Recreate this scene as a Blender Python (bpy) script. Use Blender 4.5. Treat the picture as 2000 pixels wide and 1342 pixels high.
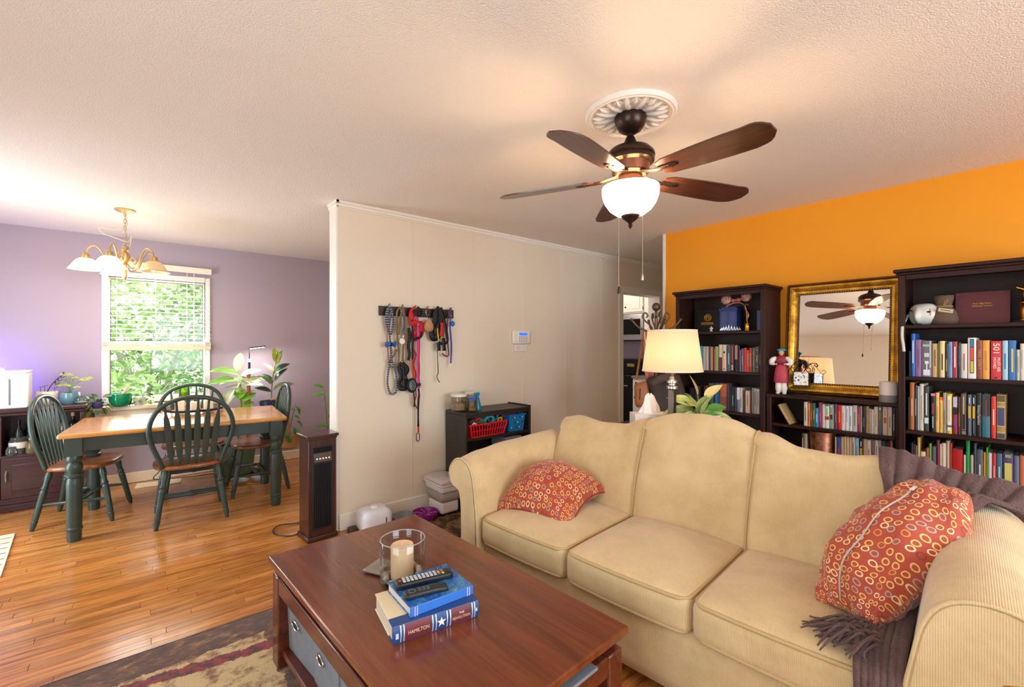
import bpy, bmesh, math, random
from mathutils import Vector, Matrix, Euler
PI = math.pi
SC = bpy.context.scene
COL = SC.collection
for o in list(bpy.data.objects):
    bpy.data.objects.remove(o)
random.seed(7)

# ------------------------------------------------------------------ camera, world, lights, exposure
cd = bpy.data.cameras.new('camera'); cam = bpy.data.objects.new('camera', cd); COL.objects.link(cam)
cam.location = (0, 0, 1.37)
cam.rotation_euler = (math.radians(90), 0, math.radians(50.1 - 90))
cd.sensor_width = 36; cd.lens = 36 * 883 / 2000; cd.shift_y = 4 / 2000
cd.clip_start = .05
SC.camera = cam
SC.view_settings.view_transform = 'Standard'
SC.view_settings.look = 'None'
SC.view_settings.gamma = 1
SC.view_settings.use_curve_mapping = False
SC.view_settings.exposure = -0.15
SC.cycles.use_denoising = True
SC.cycles.max_bounces = 10
SC.cycles.diffuse_bounces = 6
SC.cycles.transparent_max_bounces = 16
SC.cycles.sample_clamp_indirect = 8
SC.cycles.caustics_reflective = False
SC.cycles.caustics_refractive = False
wd = bpy.data.worlds.new('sky'); SC.world = wd; wd.use_nodes = True
bg = wd.node_tree.nodes['Background']
bg.inputs[0].default_value = (.93, .98, 1, 1); bg.inputs[1].default_value = 3.6

def light(name, kind, loc, power, color, size=.1, rot=None, size_y=None, spread=None):
    d = bpy.data.lights.new(name, kind); o = bpy.data.objects.new(name, d); COL.objects.link(o)
    o.location = loc; d.energy = power; d.color = color
    if kind == 'AREA':
        d.shape = 'RECTANGLE'; d.size = size; d.size_y = size_y or size
        if spread: d.spread = spread
    else:
        d.shadow_soft_size = size
    if rot: o.rotation_euler = rot
    return o
WARM = (1, .70, .42)
light('added_daylight_front', 'AREA', (1.6, -2.58, 1.45), 112, (.78, .89, 1), 2.5, (math.radians(90), 0, 0), 1.45)  # daylight from an added window behind the camera
light('added_daylight_entry', 'AREA', (-1.44, 4.35, 1.1), 44, (.76, .88, 1), .7, (math.radians(90), 0, math.radians(-90)), 1.7)  # daylight through an added glass door, out of view
light('added_daylight_side', 'AREA', (-1.44, .2, 1.35), 36, (.74, .88, 1), 1.5, (math.radians(90), 0, math.radians(-90)), 1.35)  # side daylight from an added window, out of view
light('daylight_dining_window', 'AREA', (.2, 5.99, 1.4), 32, (.94, .98, 1), .84, (math.radians(-90), 0, 0), 1.15)
light('fan_bulb', 'POINT', (1.757, 1.25, 2.085), 66, (1, .65, .35), .05)
light('kitchen_fill', 'POINT', (5.0, 4.6, 2.2), 34, (1, .88, .74), .12)  # unseen light added to brighten the kitchen
light('blue_lamp', 'POINT', (-1.03, 5.72, 1.06), 15, (.16, .12, 1), .05)
light('blue_floor_fill', 'POINT', (-.82, 3.0, .3), 1.6, (.3, .14, 1), .04)  # unseen light added for the violet tint on the floor

# ------------------------------------------------------------------ materials
def lin(c):
    c /= 255
    return c / 12.92 if c <= .04045 else ((c + .055) / 1.055) ** 2.4
def hexc(h):
    h = h.lstrip('#')
    return (lin(int(h[0:2], 16)), lin(int(h[2:4], 16)), lin(int(h[4:6], 16)), 1)
_M = {}
def new_mat(name):
    m = bpy.data.materials.new(name); m.use_nodes = True
    return m, m.node_tree, m.node_tree.nodes['Principled BSDF']
def node(nt, t, **kw):
    n = nt.nodes.new(t)
    for k, v in kw.items():
        if k in n.inputs: n.inputs[k].default_value = v
        else: setattr(n, k, v)
    return n
def coords(nt, scale=(1, 1, 1), kind='Object'):
    tc = nt.nodes.new('ShaderNodeTexCoord'); mp = nt.nodes.new('ShaderNodeMapping')
    mp.inputs['Scale'].default_value = scale
    nt.links.new(tc.outputs[kind], mp.inputs['Vector'])
    return mp.outputs['Vector']
def mat(hx, rough=.5, metal=0., var=.0, vscale=8, stretch=(1, 1, 1), bump=0., bscale=60, bstretch=None, coat=0., sheen=0., trans=0., emit=None, estr=0., ior=1.45, sub=0., hx2=None, spec=None):
    key = (hx, rough, metal, var, vscale, stretch, bump, bscale, bstretch, coat, sheen, trans, emit, estr, ior, sub, hx2, spec)
    if key in _M: return _M[key]
    m, nt, p = new_mat('surface_' + hx.lstrip('#'))
    c = hexc(hx)
    p.inputs['Base Color'].default_value = c
    p.inputs['Roughness'].default_value = rough
    p.inputs['Metallic'].default_value = metal
    p.inputs['IOR'].default_value = ior
    if spec is not None: p.inputs['Specular IOR Level'].default_value = spec
    if coat: p.inputs['Coat Weight'].default_value = coat; p.inputs['Coat Roughness'].default_value = .08
    if sheen: p.inputs['Sheen Weight'].default_value = sheen
    if trans: p.inputs['Transmission Weight'].default_value = trans
    if sub:
        p.inputs['Subsurface Weight'].default_value = sub; p.inputs['Subsurface Radius'].default_value = (.02, .012, .006)
    if emit:
        p.inputs['Emission Color'].default_value = hexc(emit); p.inputs['Emission Strength'].default_value = estr
    if var or hx2:
        v = coords(nt, stretch)
        n = node(nt, 'ShaderNodeTexNoise', Scale=vscale, Detail=5., Roughness=.6); nt.links.new(v, n.inputs['Vector'])
        r = nt.nodes.new('ShaderNodeValToRGB')
        r.color_ramp.elements[0].position = .32; r.color_ramp.elements[1].position = .68
        if hx2: r.color_ramp.elements[0].color = c; r.color_ramp.elements[1].color = hexc(hx2)
        else:
            r.color_ramp.elements[0].color = tuple(q * (1 - var) for q in c[:3]) + (1,)
            r.color_ramp.elements[1].color = tuple(min(1, q * (1 + var)) for q in c[:3]) + (1,)
        nt.links.new(n.outputs[0], r.inputs[0]); nt.links.new(r.outputs[0], p.inputs['Base Color'])
    if bump:
        v = coords(nt, bstretch or (1, 1, 1))
        n = node(nt, 'ShaderNodeTexNoise', Scale=bscale, Detail=3.); nt.links.new(v, n.inputs['Vector'])
        b = node(nt, 'ShaderNodeBump', Strength=bump, Distance=.01); nt.links.new(n.outputs[0], b.inputs['Height'])
        nt.links.new(b.outputs[0], p.inputs['Normal'])
    _M[key] = m
    return m
def glass_pane(hx='ffffff', alpha=.12, rough=.02):
    """thin clear glass: mostly see-through with a fresnel reflection"""
    k = ('pane', hx, alpha, rough)
    if k in _M: return _M[k]
    m = bpy.data.materials.new('clear_glass'); m.use_nodes = True; nt = m.node_tree
    nt.nodes.clear()
    out = nt.nodes.new('ShaderNodeOutputMaterial'); mx = nt.nodes.new('ShaderNodeMixShader')
    tr = nt.nodes.new('ShaderNodeBsdfTransparent'); tr.inputs[0].default_value = hexc(hx)
    gl = nt.nodes.new('ShaderNodeBsdfGlossy'); gl.inputs['Roughness'].default_value = rough
    lw = nt.nodes.new('ShaderNodeLayerWeight'); lw.inputs[0].default_value = .5
    pw = node(nt, 'ShaderNodeMath', operation='POWER'); pw.inputs[1].default_value = 4.; nt.links.new(lw.outputs['Facing'], pw.inputs[0])
    ad = node(nt, 'ShaderNodeMath', operation='MULTIPLY_ADD'); ad.inputs[1].default_value = .7; ad.inputs[2].default_value = .004 + alpha * .11
    nt.links.new(pw.outputs[0], ad.inputs[0]); nt.links.new(ad.outputs[0], mx.inputs[0])
    nt.links.new(tr.outputs[0], mx.inputs[1]); nt.links.new(gl.outputs[0], mx.inputs[2]); nt.links.new(mx.outputs[0], out.inputs[0])
    _M[k] = m
    return m

def wood(name, lo, hi, rough=.35, axis='x', scale=6., coat=0., rnd=0., bump=.05, spec=.5):
    k = ('wood', name)
    if k in _M: return _M[k]
    m, nt, p = new_mat(name)
    st = {'x': (1, 14, 14), 'y': (14, 1, 14), 'z': (14, 14, 1)}[axis]
    tc = nt.nodes.new('ShaderNodeTexCoord'); mp = nt.nodes.new('ShaderNodeMapping'); mp.inputs['Scale'].default_value = st
    vec = tc.outputs['Object']
    oi = nt.nodes.new('ShaderNodeObjectInfo')
    if rnd:
        ml = node(nt, 'ShaderNodeMath', operation='MULTIPLY'); ml.inputs[1].default_value = 37.
        nt.links.new(oi.outputs['Random'], ml.inputs[0])
        ad = node(nt, 'ShaderNodeVectorMath', operation='ADD'); nt.links.new(vec, ad.inputs[0]); nt.links.new(ml.outputs[0], ad.inputs[1]); vec = ad.outputs[0]
    nt.links.new(vec, mp.inputs['Vector'])
    n = node(nt, 'ShaderNodeTexNoise', Scale=scale, Detail=6., Roughness=.65, Distortion=.6); nt.links.new(mp.outputs[0], n.inputs['Vector'])
    r = nt.nodes.new('ShaderNodeValToRGB')
    r.color_ramp.elements[0].position = .34; r.color_ramp.elements[0].color = hexc(lo)
    r.color_ramp.elements[1].position = .62; r.color_ramp.elements[1].color = hexc(hi)
    nt.links.new(n.outputs[0], r.inputs[0])
    col = r.outputs[0]
    if rnd:
        hs = nt.nodes.new('ShaderNodeHueSaturation')
        mr = nt.nodes.new('ShaderNodeMapRange'); mr.inputs['To Min'].default_value = 1 - rnd; mr.inputs['To Max'].default_value = 1 + rnd
        nt.links.new(oi.outputs['Random'], mr.inputs['Value']); nt.links.new(mr.outputs[0], hs.inputs['Value'])
        nt.links.new(col, hs.inputs['Color']); col = hs.outputs[0]
    nt.links.new(col, p.inputs['Base Color'])
    p.inputs['Roughness'].default_value = rough; p.inputs['Specular IOR Level'].default_value = spec
    if coat: p.inputs['Coat Weight'].default_value = coat; p.inputs['Coat Roughness'].default_value = .12
    if bump:
        b = node(nt, 'ShaderNodeBump', Strength=bump, Distance=.004); nt.links.new(n.outputs[0], b.inputs['Height']); nt.links.new(b.outputs[0], p.inputs['Normal'])
    _M[k] = m
    return m

# ------------------------------------------------------------------ mesh builder
class MB:
    def __init__(s): s.v = []; s.f = []; s.mi = []; s.cur = 0
    def add(s, vs, fs):
        b = len(s.v); s.v += [tuple(q) for q in vs]
        for f in fs: s.f.append([b + i for i in f]); s.mi.append(s.cur)
        return s
    def box(s, c, d, rot=None):
        hx, hy, hz = d[0] / 2, d[1] / 2, d[2] / 2
        vs = [Vector((x, y, z)) for x in (-hx, hx) for y in (-hy, hy) for z in (-hz, hz)]
        if rot is not None:
            R = Euler(rot).to_matrix(); vs = [R @ q for q in vs]
        vs = [q + Vector(c) for q in vs]
        return s.add(vs, [(0, 1, 3, 2), (4, 6, 7, 5), (0, 4, 5, 1), (2, 3, 7, 6), (0, 2, 6, 4), (1, 5, 7, 3)])
    def bx(s, x0, x1, y0, y1, z0, z1):
        return s.box(((x0 + x1) / 2, (y0 + y1) / 2, (z0 + z1) / 2), (abs(x1 - x0), abs(y1 - y0), abs(z1 - z0)))
    def lathe(s, prof, n=20, c=(0, 0, 0), M=None, cap=True):
        vs = []; fs = []
        for r, z in prof:
            for i in range(n):
                a = 2 * PI * i / n
                q = Vector((r * math.cos(a), r * math.sin(a), z))
                if M is not None: q = M @ q
                vs.append(q + Vector(c))
        m = len(prof)
        for j in range(m - 1):
            for i in range(n):
                k = (i + 1) % n
                fs.append((j * n + i, j * n + k, (j + 1) * n + k, (j + 1) * n + i))
        if cap:
            if prof[0][0] > 1e-5: fs.append(tuple(range(n - 1, -1, -1)))
            if prof[-1][0] > 1e-5: fs.append(tuple((m - 1) * n + i for i in range(n)))
        return s.add(vs, fs)
    def rod(s, p0, p1, prof, n=12):
        """prof: (radius, fraction) along p0->p1"""
        p0 = Vector(p0); p1 = Vector(p1); d = p1 - p0; L = d.length
        M = d.to_track_quat('Z', 'Y').to_matrix()
        return s.lathe([(r, t * L) for r, t in prof], n, p0, M)
    def cyl(s, p0, p1, r, r1=None, n=12):
        return s.rod(p0, p1, [(r, 0), (r if r1 is None else r1, 1)], n)
    def tube(s, pts, r, n=8, closed=False, flat=None):
        """sweep a circle (or a flat strip section flat=(w,t)) along pts"""
        P = [Vector(p) for p in pts]; m = len(P)
        rr = r if isinstance(r, (list, tuple)) else [r] * m
        vs = []; fs = []
        up = None
        for i in range(m):
            a = P[(i - 1) % m] if (closed or i > 0) else P[i]
            b = P[(i + 1) % m] if (closed or i < m - 1) else P[i]
            t = (b - a)
            if t.length < 1e-9: t = Vector((0, 0, 1))
            t.normalize()
            if up is None:
                up = Vector((0, 0, 1)) if abs(t.z) < .9 else Vector((0, 1, 0))
            x = up.cross(t)
            if x.length < 1e-5: x = Vector((1, 0, 0)).cross(t)
            x.normalize(); y = t.cross(x); up = y
            for k in range(n):
                an = 2 * PI * k / n + PI / 4 * (n == 4)
                if flat: q = x * (flat[0] * math.cos(an)) + y * (flat[1] * math.sin(an))
                else: q = (x * math.cos(an) + y * math.sin(an)) * rr[i]
                vs.append(P[i] + q)
        for i in range(m if closed else m - 1):
            j = (i + 1) % m
            for k in range(n):
                l = (k + 1) % n
                fs.append((i * n + k, i * n + l, j * n + l, j * n + k))
        if not closed:
            fs.append(tuple(range(n - 1, -1, -1))); fs.append(tuple((m - 1) * n + k for k in range(n)))
        return s.add(vs, fs)
    def ell(s, c, r, n=16, m=10, rot=None):
        vs = []; fs = []
        R = Euler(rot).to_matrix() if rot else None
        for j in range(m + 1):
            th = PI * j / m
            for i in range(n):
                a = 2 * PI * i / n
                q = Vector((r[0] * math.sin(th) * math.cos(a), r[1] * math.sin(th) * math.sin(a), -r[2] * math.cos(th)))
                if R: q = R @ q
                vs.append(q + Vector(c))
        for j in range(m):
            for i in range(n):
                k = (i + 1) % n
                fs.append((j * n + i, j * n + k, (j + 1) * n + k, (j + 1) * n + i))
        return s.add(vs, fs)
    def prism(s, poly, z0, z1, M=None):
        """poly in xy, extruded z0..z1, optional 4x4 M"""
        n = len(poly)
        vs = [Vector((x, y, z0)) for x, y in poly] + [Vector((x, y, z1)) for x, y in poly]
        if M is not None: vs = [M @ q for q in vs]
        fs = [tuple(range(n - 1, -1, -1)), tuple(range(n, 2 * n))] + [(i, (i + 1) % n, n + (i + 1) % n, n + i) for i in range(n)]
        return s.add(vs, fs)
    def grid(s, fn, nu, nv, cu=False, cv=False):
        vs = [fn(i / (nu if cu else nu - 1), j / (nv if cv else nv - 1)) for j in range(nv) for i in range(nu)]
        fs = []
        for j in range(nv if cv else nv - 1):
            for i in range(nu if cu else nu - 1):
                a, b = i, (i + 1) % nu; c, d = j, (j + 1) % nv
                fs.append((c * nu + a, c * nu + b, d * nu + b, d * nu + a))
        return s.add(vs, fs)
    def rbox(s, c, d, r, n=(8, 8, 6), fn=None):
        """rounded box made of a gridded cube; fn displaces points in local space"""
        vs = []; fs = []; idx = {}
        nx, ny, nz = n
        h = [q / 2 for q in d]
        def vert(i, j, k):
            if (i, j, k) in idx: return idx[(i, j, k)]
            def g(t, n_, hh):
                # concentrate points near the ends
                u = 2 * t / n_ - 1
                return hh * math.copysign(abs(u) ** .75, u)
            p = Vector((g(i, nx, h[0]), g(j, ny, h[1]), g(k, nz, h[2])))
            q = Vector((max(-h[0] + r, min(h[0] - r, p.x)), max(-h[1] + r, min(h[1] - r, p.y)), max(-h[2] + r, min(h[2] - r, p.z))))
            dd = p - q
            if dd.length > 1e-9: p = q + dd.normalized() * r
            if fn: p = Vector(fn(p))
            idx[(i, j, k)] = len(vs); vs.append(p + Vector(c)); return idx[(i, j, k)]
        for i in range(nx):
            for j in range(ny):
                fs.append((vert(i, j, 0), vert(i, j + 1, 0), vert(i + 1, j + 1, 0), vert(i + 1, j, 0)))
                fs.append((vert(i, j, nz), vert(i + 1, j, nz), vert(i + 1, j + 1, nz), vert(i, j + 1, nz)))
        for i in range(nx):
            for k in range(nz):
                fs.append((vert(i, 0, k), vert(i + 1, 0, k), vert(i + 1, 0, k + 1), vert(i, 0, k + 1)))
                fs.append((vert(i, ny, k), vert(i, ny, k + 1), vert(i + 1, ny, k + 1), vert(i + 1, ny, k)))
        for j in range(ny):
            for k in range(nz):
                fs.append((vert(0, j, k), vert(0, j, k + 1), vert(0, j + 1, k + 1), vert(0, j + 1, k)))
                fs.append((vert(nx, j, k), vert(nx, j + 1, k), vert(nx, j + 1, k + 1), vert(nx, j, k + 1)))
        return s.add(vs, fs)
    def mesh(s, name, mats, smooth=False):
        me = bpy.data.meshes.new(name); me.from_pydata(s.v, [], s.f)
        for m in (mats if isinstance(mats, (list, tuple)) else [mats]): me.materials.append(m)
        if any(s.mi): me.polygons.foreach_set('material_index', s.mi)
        bm = bmesh.new(); bm.from_mesh(me)
        bmesh.ops.remove_doubles(bm, verts=bm.verts, dist=1e-6)
        bmesh.ops.recalc_face_normals(bm, faces=bm.faces)
        bm.to_mesh(me); bm.free()
        if smooth: me.shade_smooth() if smooth is True else me.shade_auto_smooth(angle=smooth) if hasattr(me, 'shade_auto_smooth') else smooth_angle(me, smooth)
        me.update()
        return me
def smooth_angle(me, ang):
    me.shade_smooth()
    bm = bmesh.new(); bm.from_mesh(me)
    for e in bm.edges:
        if len(e.link_faces) == 2 and e.calc_face_angle(0) > ang: e.smooth = False
    bm.to_mesh(me); bm.free()
SM = math.radians(38)
def link(name, me, parent=None, loc=(0, 0, 0), rot=(0, 0, 0), scale=None):
    o = bpy.data.objects.new(name, me); COL.objects.link(o)
    o.parent = parent; o.location = loc; o.rotation_euler = rot
    if scale: o.scale = scale if isinstance(scale, (tuple, list)) else (scale,) * 3
    return o
def part(name, mb, m, parent, bev=0, smooth=SM, loc=(0, 0, 0), rot=(0, 0, 0), label=None, seg=2, sub=0):
    o = link(name, mb.mesh(name, m, smooth), parent, loc, rot)
    if bev:
        b = o.modifiers.new('bevel', 'BEVEL'); b.width = bev; b.segments = seg; b.limit_method = 'ANGLE'; b.angle_limit = math.radians(40)
    if sub:
        b = o.modifiers.new('sub', 'SUBSURF'); b.levels = sub; b.render_levels = sub
    if label: o['label'] = label
    return o
def tag(o, label, cat, group=None):
    o['label'] = label; o['category'] = cat
    if group: o['group'] = group
    return o
def thing(name, label, cat, loc=(0, 0, 0), rz=0, group=None, rot=None):
    o = bpy.data.objects.new(name, None); COL.objects.link(o); o.empty_display_size = .05
    o.location = loc; o.rotation_euler = rot if rot else (0, 0, rz)
    return tag(o, label, cat, group)
def solo(name, mb, m, label, cat, loc=(0, 0, 0), rz=0, group=None, bev=0, smooth=SM, rot=None, sub=0):
    o = part(name, mb, m, None, bev, smooth, loc, rot if rot else (0, 0, rz), None, 2, sub)
    return tag(o, label, cat, group)
def struct(name, mb, m, parent=None, bev=0, smooth=SM):
    o = part(name, mb, m, parent, bev, smooth)
    if parent is None: o['kind'] = 'structure'
    return o
def copy_tree(o, parent=None):
    c = o.copy(); COL.objects.link(c); c.parent = parent
    for ch in list(o.children): copy_tree(ch, c)
    return c
def lettering(txt, size, m, parent, loc, rot, name='lettering', align='CENTER', ext=.0003, sx=1., label=None):
    cu = bpy.data.curves.new('letters', 'FONT'); cu.body = txt; cu.size = size; cu.align_x = align; cu.align_y = 'CENTER'; cu.extrude = ext
    cu.resolution_u = 2
    t = bpy.data.objects.new('letters', cu)
    me = bpy.data.meshes.new_from_object(t)
    bpy.data.objects.remove(t); bpy.data.curves.remove(cu)
    me.materials.clear(); me.materials.append(m)
    o = link(name, me, parent, loc, rot); o.scale = (sx, 1, 1)
    if label: o['label'] = label
    return o
def circ(r, n, cx=0, cy=0, a0=0, a1=2 * PI, ry=None):
    full = abs(a1 - a0 - 2 * PI) < 1e-6
    return [(cx + r * math.cos(a0 + (a1 - a0) * i / (n if full else n - 1)), cy + (ry or r) * math.sin(a0 + (a1 - a0) * i / (n if full else n - 1))) for i in range(n)]
def smooth_path(pts, k=6, closed=False):
    """Catmull-Rom through pts"""
    P = [Vector(p) for p in pts]; n = len(P); out = []
    for i in range(n if closed else n - 1):
        p0 = P[(i - 1) % n] if closed or i > 0 else P[i]; p1 = P[i]; p2 = P[(i + 1) % n]
        p3 = P[(i + 2) % n] if closed or i < n - 2 else P[(i + 1) % n]
        for j in range(k):
            t = j / k
            out.append(.5 * ((2 * p1) + (p2 - p0) * t + (2 * p0 - 5 * p1 + 4 * p2 - p3) * t * t + (3 * p1 - p0 - 3 * p2 + p3) * t ** 3))
    if not closed: out.append(P[-1])
    return out
def interp(tab, x):
    if x <= tab[0][0]: return tab[0][1]
    for (a, va), (b, vb) in zip(tab, tab[1:]):
        if x <= b:
            t = (x - a) / (b - a); t = t * t * (3 - 2 * t)
            return va + (vb - va) * t
    return tab[-1][1]
def leaf_mesh(name, L, W, m, droop=.3, fold=.25, shape='oval', nu=5, nv=8):
    """a leaf along +Y, its upper side +Z"""
    def fn(u, v):
        if shape == 'heart': w = math.sin(PI * min(1, v * .93 + .07)) ** .7 * (1 - .35 * v) * 1.15
        elif shape == 'long': w = math.sin(PI * v) ** .75
        elif shape == 'strap': w = min(1, 4 * v + .15) * (1 - v ** 3)
        else: w = math.sin(PI * v ** .85) ** .8
        x = (u - .5) * 2
        a = droop * v
        y = L * (math.sin(a) / droop * 1.0 if abs(droop) > 1e-3 else v)
        z = -L * ((1 - math.cos(a)) / droop if abs(droop) > 1e-3 else 0)
        return (x * W / 2 * max(w, .02), y, z + fold * abs(x) * W / 2 * w)
    mb = MB(); mb.grid(fn, nu, nv)
    return mb.mesh(name, m, True)
def leaf_at(me, parent, loc, yaw, pitch, scale=1., roll=0., name='leaf', lean=.75):
    """yaw: heading of the leaf from +X counterclockwise; pitch up; lean: how far the blade turns its face to the open room"""
    c = Vector((-parent.location.x, -parent.location.y - 1.5)).normalized()
    roll += lean * (math.cos(yaw - PI / 2) * c.x + math.sin(yaw - PI / 2) * c.y) * max(.2, math.cos(pitch))
    o = link(name, me, parent, loc)
    o.rotation_mode = 'QUATERNION'
    M = Matrix.Rotation(yaw - PI / 2, 4, 'Z') @ Matrix.Rotation(pitch, 4, 'X') @ Matrix.Rotation(roll, 4, 'Y')
    o.rotation_quaternion = M.to_quaternion(); o.scale = (scale,) * 3
    return o

SPINE = Matrix(((0, 0, -1), (0, -1, 0), (-1, 0, 0))).to_euler()    # lettering down a spine that faces -X
SPINE_Y = Matrix(((0, 1, 0), (0, 0, -1), (-1, 0, 0))).to_euler()   # the same on a spine that faces -Y
# shared looks
WHITE = mat('f1ede6', .45); TRIMW = mat('efe9de', .4)
CREAM = mat('efe0c4', .45)
ESP = wood('espresso_wood', '22100c', '351b15', .5, 'y', 4., spec=.22)
ESPZ = wood('espresso_wood_upright', '25120d', '3a1e17', .5, 'z', 4., spec=.22)
BLACKP = mat('15151a', .4); DARKM = mat('2a211d', .35, .7); NICK = mat('b9b2a8', .28, 1.)
GOLD = mat('d8a23c', .25, 1.); CHROME = mat('d9dadd', .12, 1.)
SOIL = mat('2a1c14', .95, bump=.6, bscale=120)

# ================================================================== ROOM SHELL
def wall_mat(name, hx, bump=.12, sc=140, rough=.6, grooves=False):
    m, nt, p = new_mat(name)
    p.inputs['Base Color'].default_value = hexc(hx); p.inputs['Roughness'].default_value = rough
    v = coords(nt)
    n = node(nt, 'ShaderNodeTexNoise', Scale=float(sc), Detail=3.); nt.links.new(v, n.inputs['Vector'])
    n2 = node(nt, 'ShaderNodeTexNoise', Scale=1.3, Detail=3.); nt.links.new(v, n2.inputs['Vector'])
    mx = node(nt, 'ShaderNodeMix', data_type='RGBA'); c = hexc(hx)
    mx.inputs[6].default_value = tuple(q * .94 for q in c[:3]) + (1,); mx.inputs[7].default_value = c
    nt.links.new(n2.outputs[0], mx.inputs[0]); nt.links.new(mx.outputs[2], p.inputs['Base Color'])
    b = node(nt, 'ShaderNodeBump', Strength=bump, Distance=.004); nt.links.new(n.outputs[0], b.inputs['Height'])
    nt.links.new(b.outputs[0], p.inputs['Normal'])
    return m
W_WHITE = wall_mat('painted_panel_white', 'e9ddc8', .05)
W_PURPLE = wall_mat('painted_purple', 'aea2b0', .08)
W_ORANGE = wall_mat('painted_orange', 'f09a00', .08)
def popcorn():
    m, nt, p = new_mat('textured_ceiling_paint')
    p.inputs['Base Color'].default_value = hexc('ebe6de'); p.inputs['Roughness'].default_value = .75
    v = coords(nt)
    n = node(nt, 'ShaderNodeTexNoise', Scale=120., Detail=4., Roughness=.7); nt.links.new(v, n.inputs['Vector'])
    vo = node(nt, 'ShaderNodeTexVoronoi', Scale=170.); nt.links.new(v, vo.inputs['Vector'])
    s = node(nt, 'ShaderNodeMath', operation='SUBTRACT'); nt.links.new(n.outputs[0], s.inputs[0]); nt.links.new(vo.outputs['Distance'], s.inputs[1])
    b = node(nt, 'ShaderNodeBump', Strength=.3, Distance=.01); nt.links.new(s.outputs[0], b.inputs['Height']); nt.links.new(b.outputs[0], p.inputs['Normal'])
    return m
X0, X1, Y0, Y1, H = -1.45, 6.4, -2.6, 5.9, 2.44
floor = struct('floor', MB().bx(X0 - .15, X1 + .2, Y0 - .15, Y1 + .15, -.12, -.006), mat('2a1408', .6))
OAK = wood('stained_oak', '9a5722', 'd8974c', .24, 'x', 3.2, coat=.35, rnd=.20, bump=.04)
def plank_mesh(L):
    w = .0565; c = .0012; mb = MB()
    vs = [(0, -w / 2, -.012), (L, -w / 2, -.012), (L, w / 2, -.012), (0, w / 2, -.012),
          (0, -w / 2, -c), (L, -w / 2, -c), (L, w / 2, -c), (0, w / 2, -c),
          (c, -w / 2 + c, 0), (L - c, -w / 2 + c, 0), (L - c, w / 2 - c, 0), (c, w / 2 - c, 0)]
    fs = [(0, 1, 5, 4), (1, 2, 6, 5), (2, 3, 7, 6), (3, 0, 4, 7), (4, 5, 9, 8), (5, 6, 10, 9), (6, 7, 11, 10), (7, 4, 8, 11), (8, 9, 10, 11)]
    mb.add(vs, fs)
    return mb
PL = {L: plank_mesh(L) for L in (.45, .62, .8, 1.0, 1.25, 1.6)}
PLM = {L: mb.mesh('plank', OAK) for L, mb in PL.items()}
def proj(x, y, z):
    f = (math.cos(math.radians(50.1)), math.sin(math.radians(50.1)))
    d = x * f[0] + y * f[1]
    if d < .2: return None
    l = x * f[1] - y * f[0]
    return 1000 + 883 * l / d, 675 - 883 * (z - 1.37) / d, d
cands = []; others = MB()
rg = random.Random(3)
y = Y0 + .03
while y < Y1 - .02:
    if y < 2.4: xs, xe = X0, 3.92
    elif y < 3.38: xs, xe = X0, 6.35
    else: xs, xe = X0, 2.6
    x = xs - rg.random() * .8
    while x < xe:
        L = rg.choice(list(PL))
        if x + L > xs + .05:
            vis = 0
            for t in (.1, .5, .9):
                q = proj(x + L * t, y, 0)
                px = x + L * t
                under = (1.6 < px < 2.5 and y < 2.3) or (y < 2.5 and .42 < px < 1.2) or (y < 2.55 and px < 1.12) or (px > 3.55 and y < 2.2)
                if q and -10 < q[0] < 2010 and q[1] < 1350 and not under: vis += 1
            cands.append((vis > 0, math.hypot(x + L / 2, y), x, y, L))
        x += L + .0012
    y += .0577
cands.sort(key=lambda q: (not q[0], q[1]))
for k, (vis, d, x, y, L) in enumerate(cands):
    if vis and k < 300:
        link('plank', PLM[L], floor, (x, y, 0))
    else:
        mb = PL[L]; lim = 3.91 if y < 2.4 else 9; others.add([(min(a + x, lim), b + y, c) for a, b, c in mb.v], mb.f)
po = part('plank_field', others, OAK, floor, smooth=False); po['kind'] = 'stuff'

struct('ceiling', MB().bx(X0 - .15, X1 + .2, Y0 - .15, Y1 + .15, H, H + .12), popcorn())
# window wall of the dining area (purple)
mb = MB(); wx0, wx1, wz0, wz1 = -.2, .6, .84, 2.05
mb.bx(X0 - .15, wx0, Y1, Y1 + .14, 0, H); mb.bx(wx1, X1 + .2, Y1, Y1 + .14, 0, H); mb.bx(wx0, wx1, Y1, Y1 + .14, 0, wz0); mb.bx(wx0, wx1, Y1, Y1 + .14, wz1, H)
struct('wall_left', mb, W_PURPLE)
# white partition with the kitchen doorway
mb = MB(); dx0, dx1, dz = 4.57, 5.38, 2.035
mb.bx(1.155, dx0, 3.38, 3.515, 0, H); mb.bx(dx1, X1, 3.38, 3.515, 0, H); mb.bx(dx0, dx1, 3.38, 3.515, dz, H)
struct('wall_back', mb, W_WHITE)
struct('trim_1', MB().bx(1.138, 1.158, 3.374, 3.522, 0, H - .03), TRIMW, bev=.004)
mb = MB()
for a, b, c, d in ((1.13, X1, 3.352, 3.38), (1.128, 1.156, 3.352, 3.54)):
    mb.bx(a, b, c, d, H - .022, H); mb.bx(a + .006, b, c + .008, d, H - .042, H - .022); mb.bx(a + .012, b, c + .018, d, H - .052, H - .042)
struct('trim_2', mb, TRIMW, bev=.003)
mb = MB(); mb.bx(dx0 - .062, dx0 + .012, 3.36, 3.535, 0, dz + .06); mb.bx(dx1 - .006, dx1 + .062, 3.36, 3.535, 0, dz + .06); mb.bx(dx0 - .061, dx1 + .061, 3.3605, 3.5345, dz - .012, dz + .0615)
struct('door_1', mb, TRIMW, smooth=False)
# faint joints of the painted panelling
mb = MB()
for x in (1.75, 2.36, 2.97, 3.58, 4.19): mb.bx(x, x + .006, 3.377, 3.381, .12, H - .05)
struct('trim_3', mb, W_WHITE, bev=.001)
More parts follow.
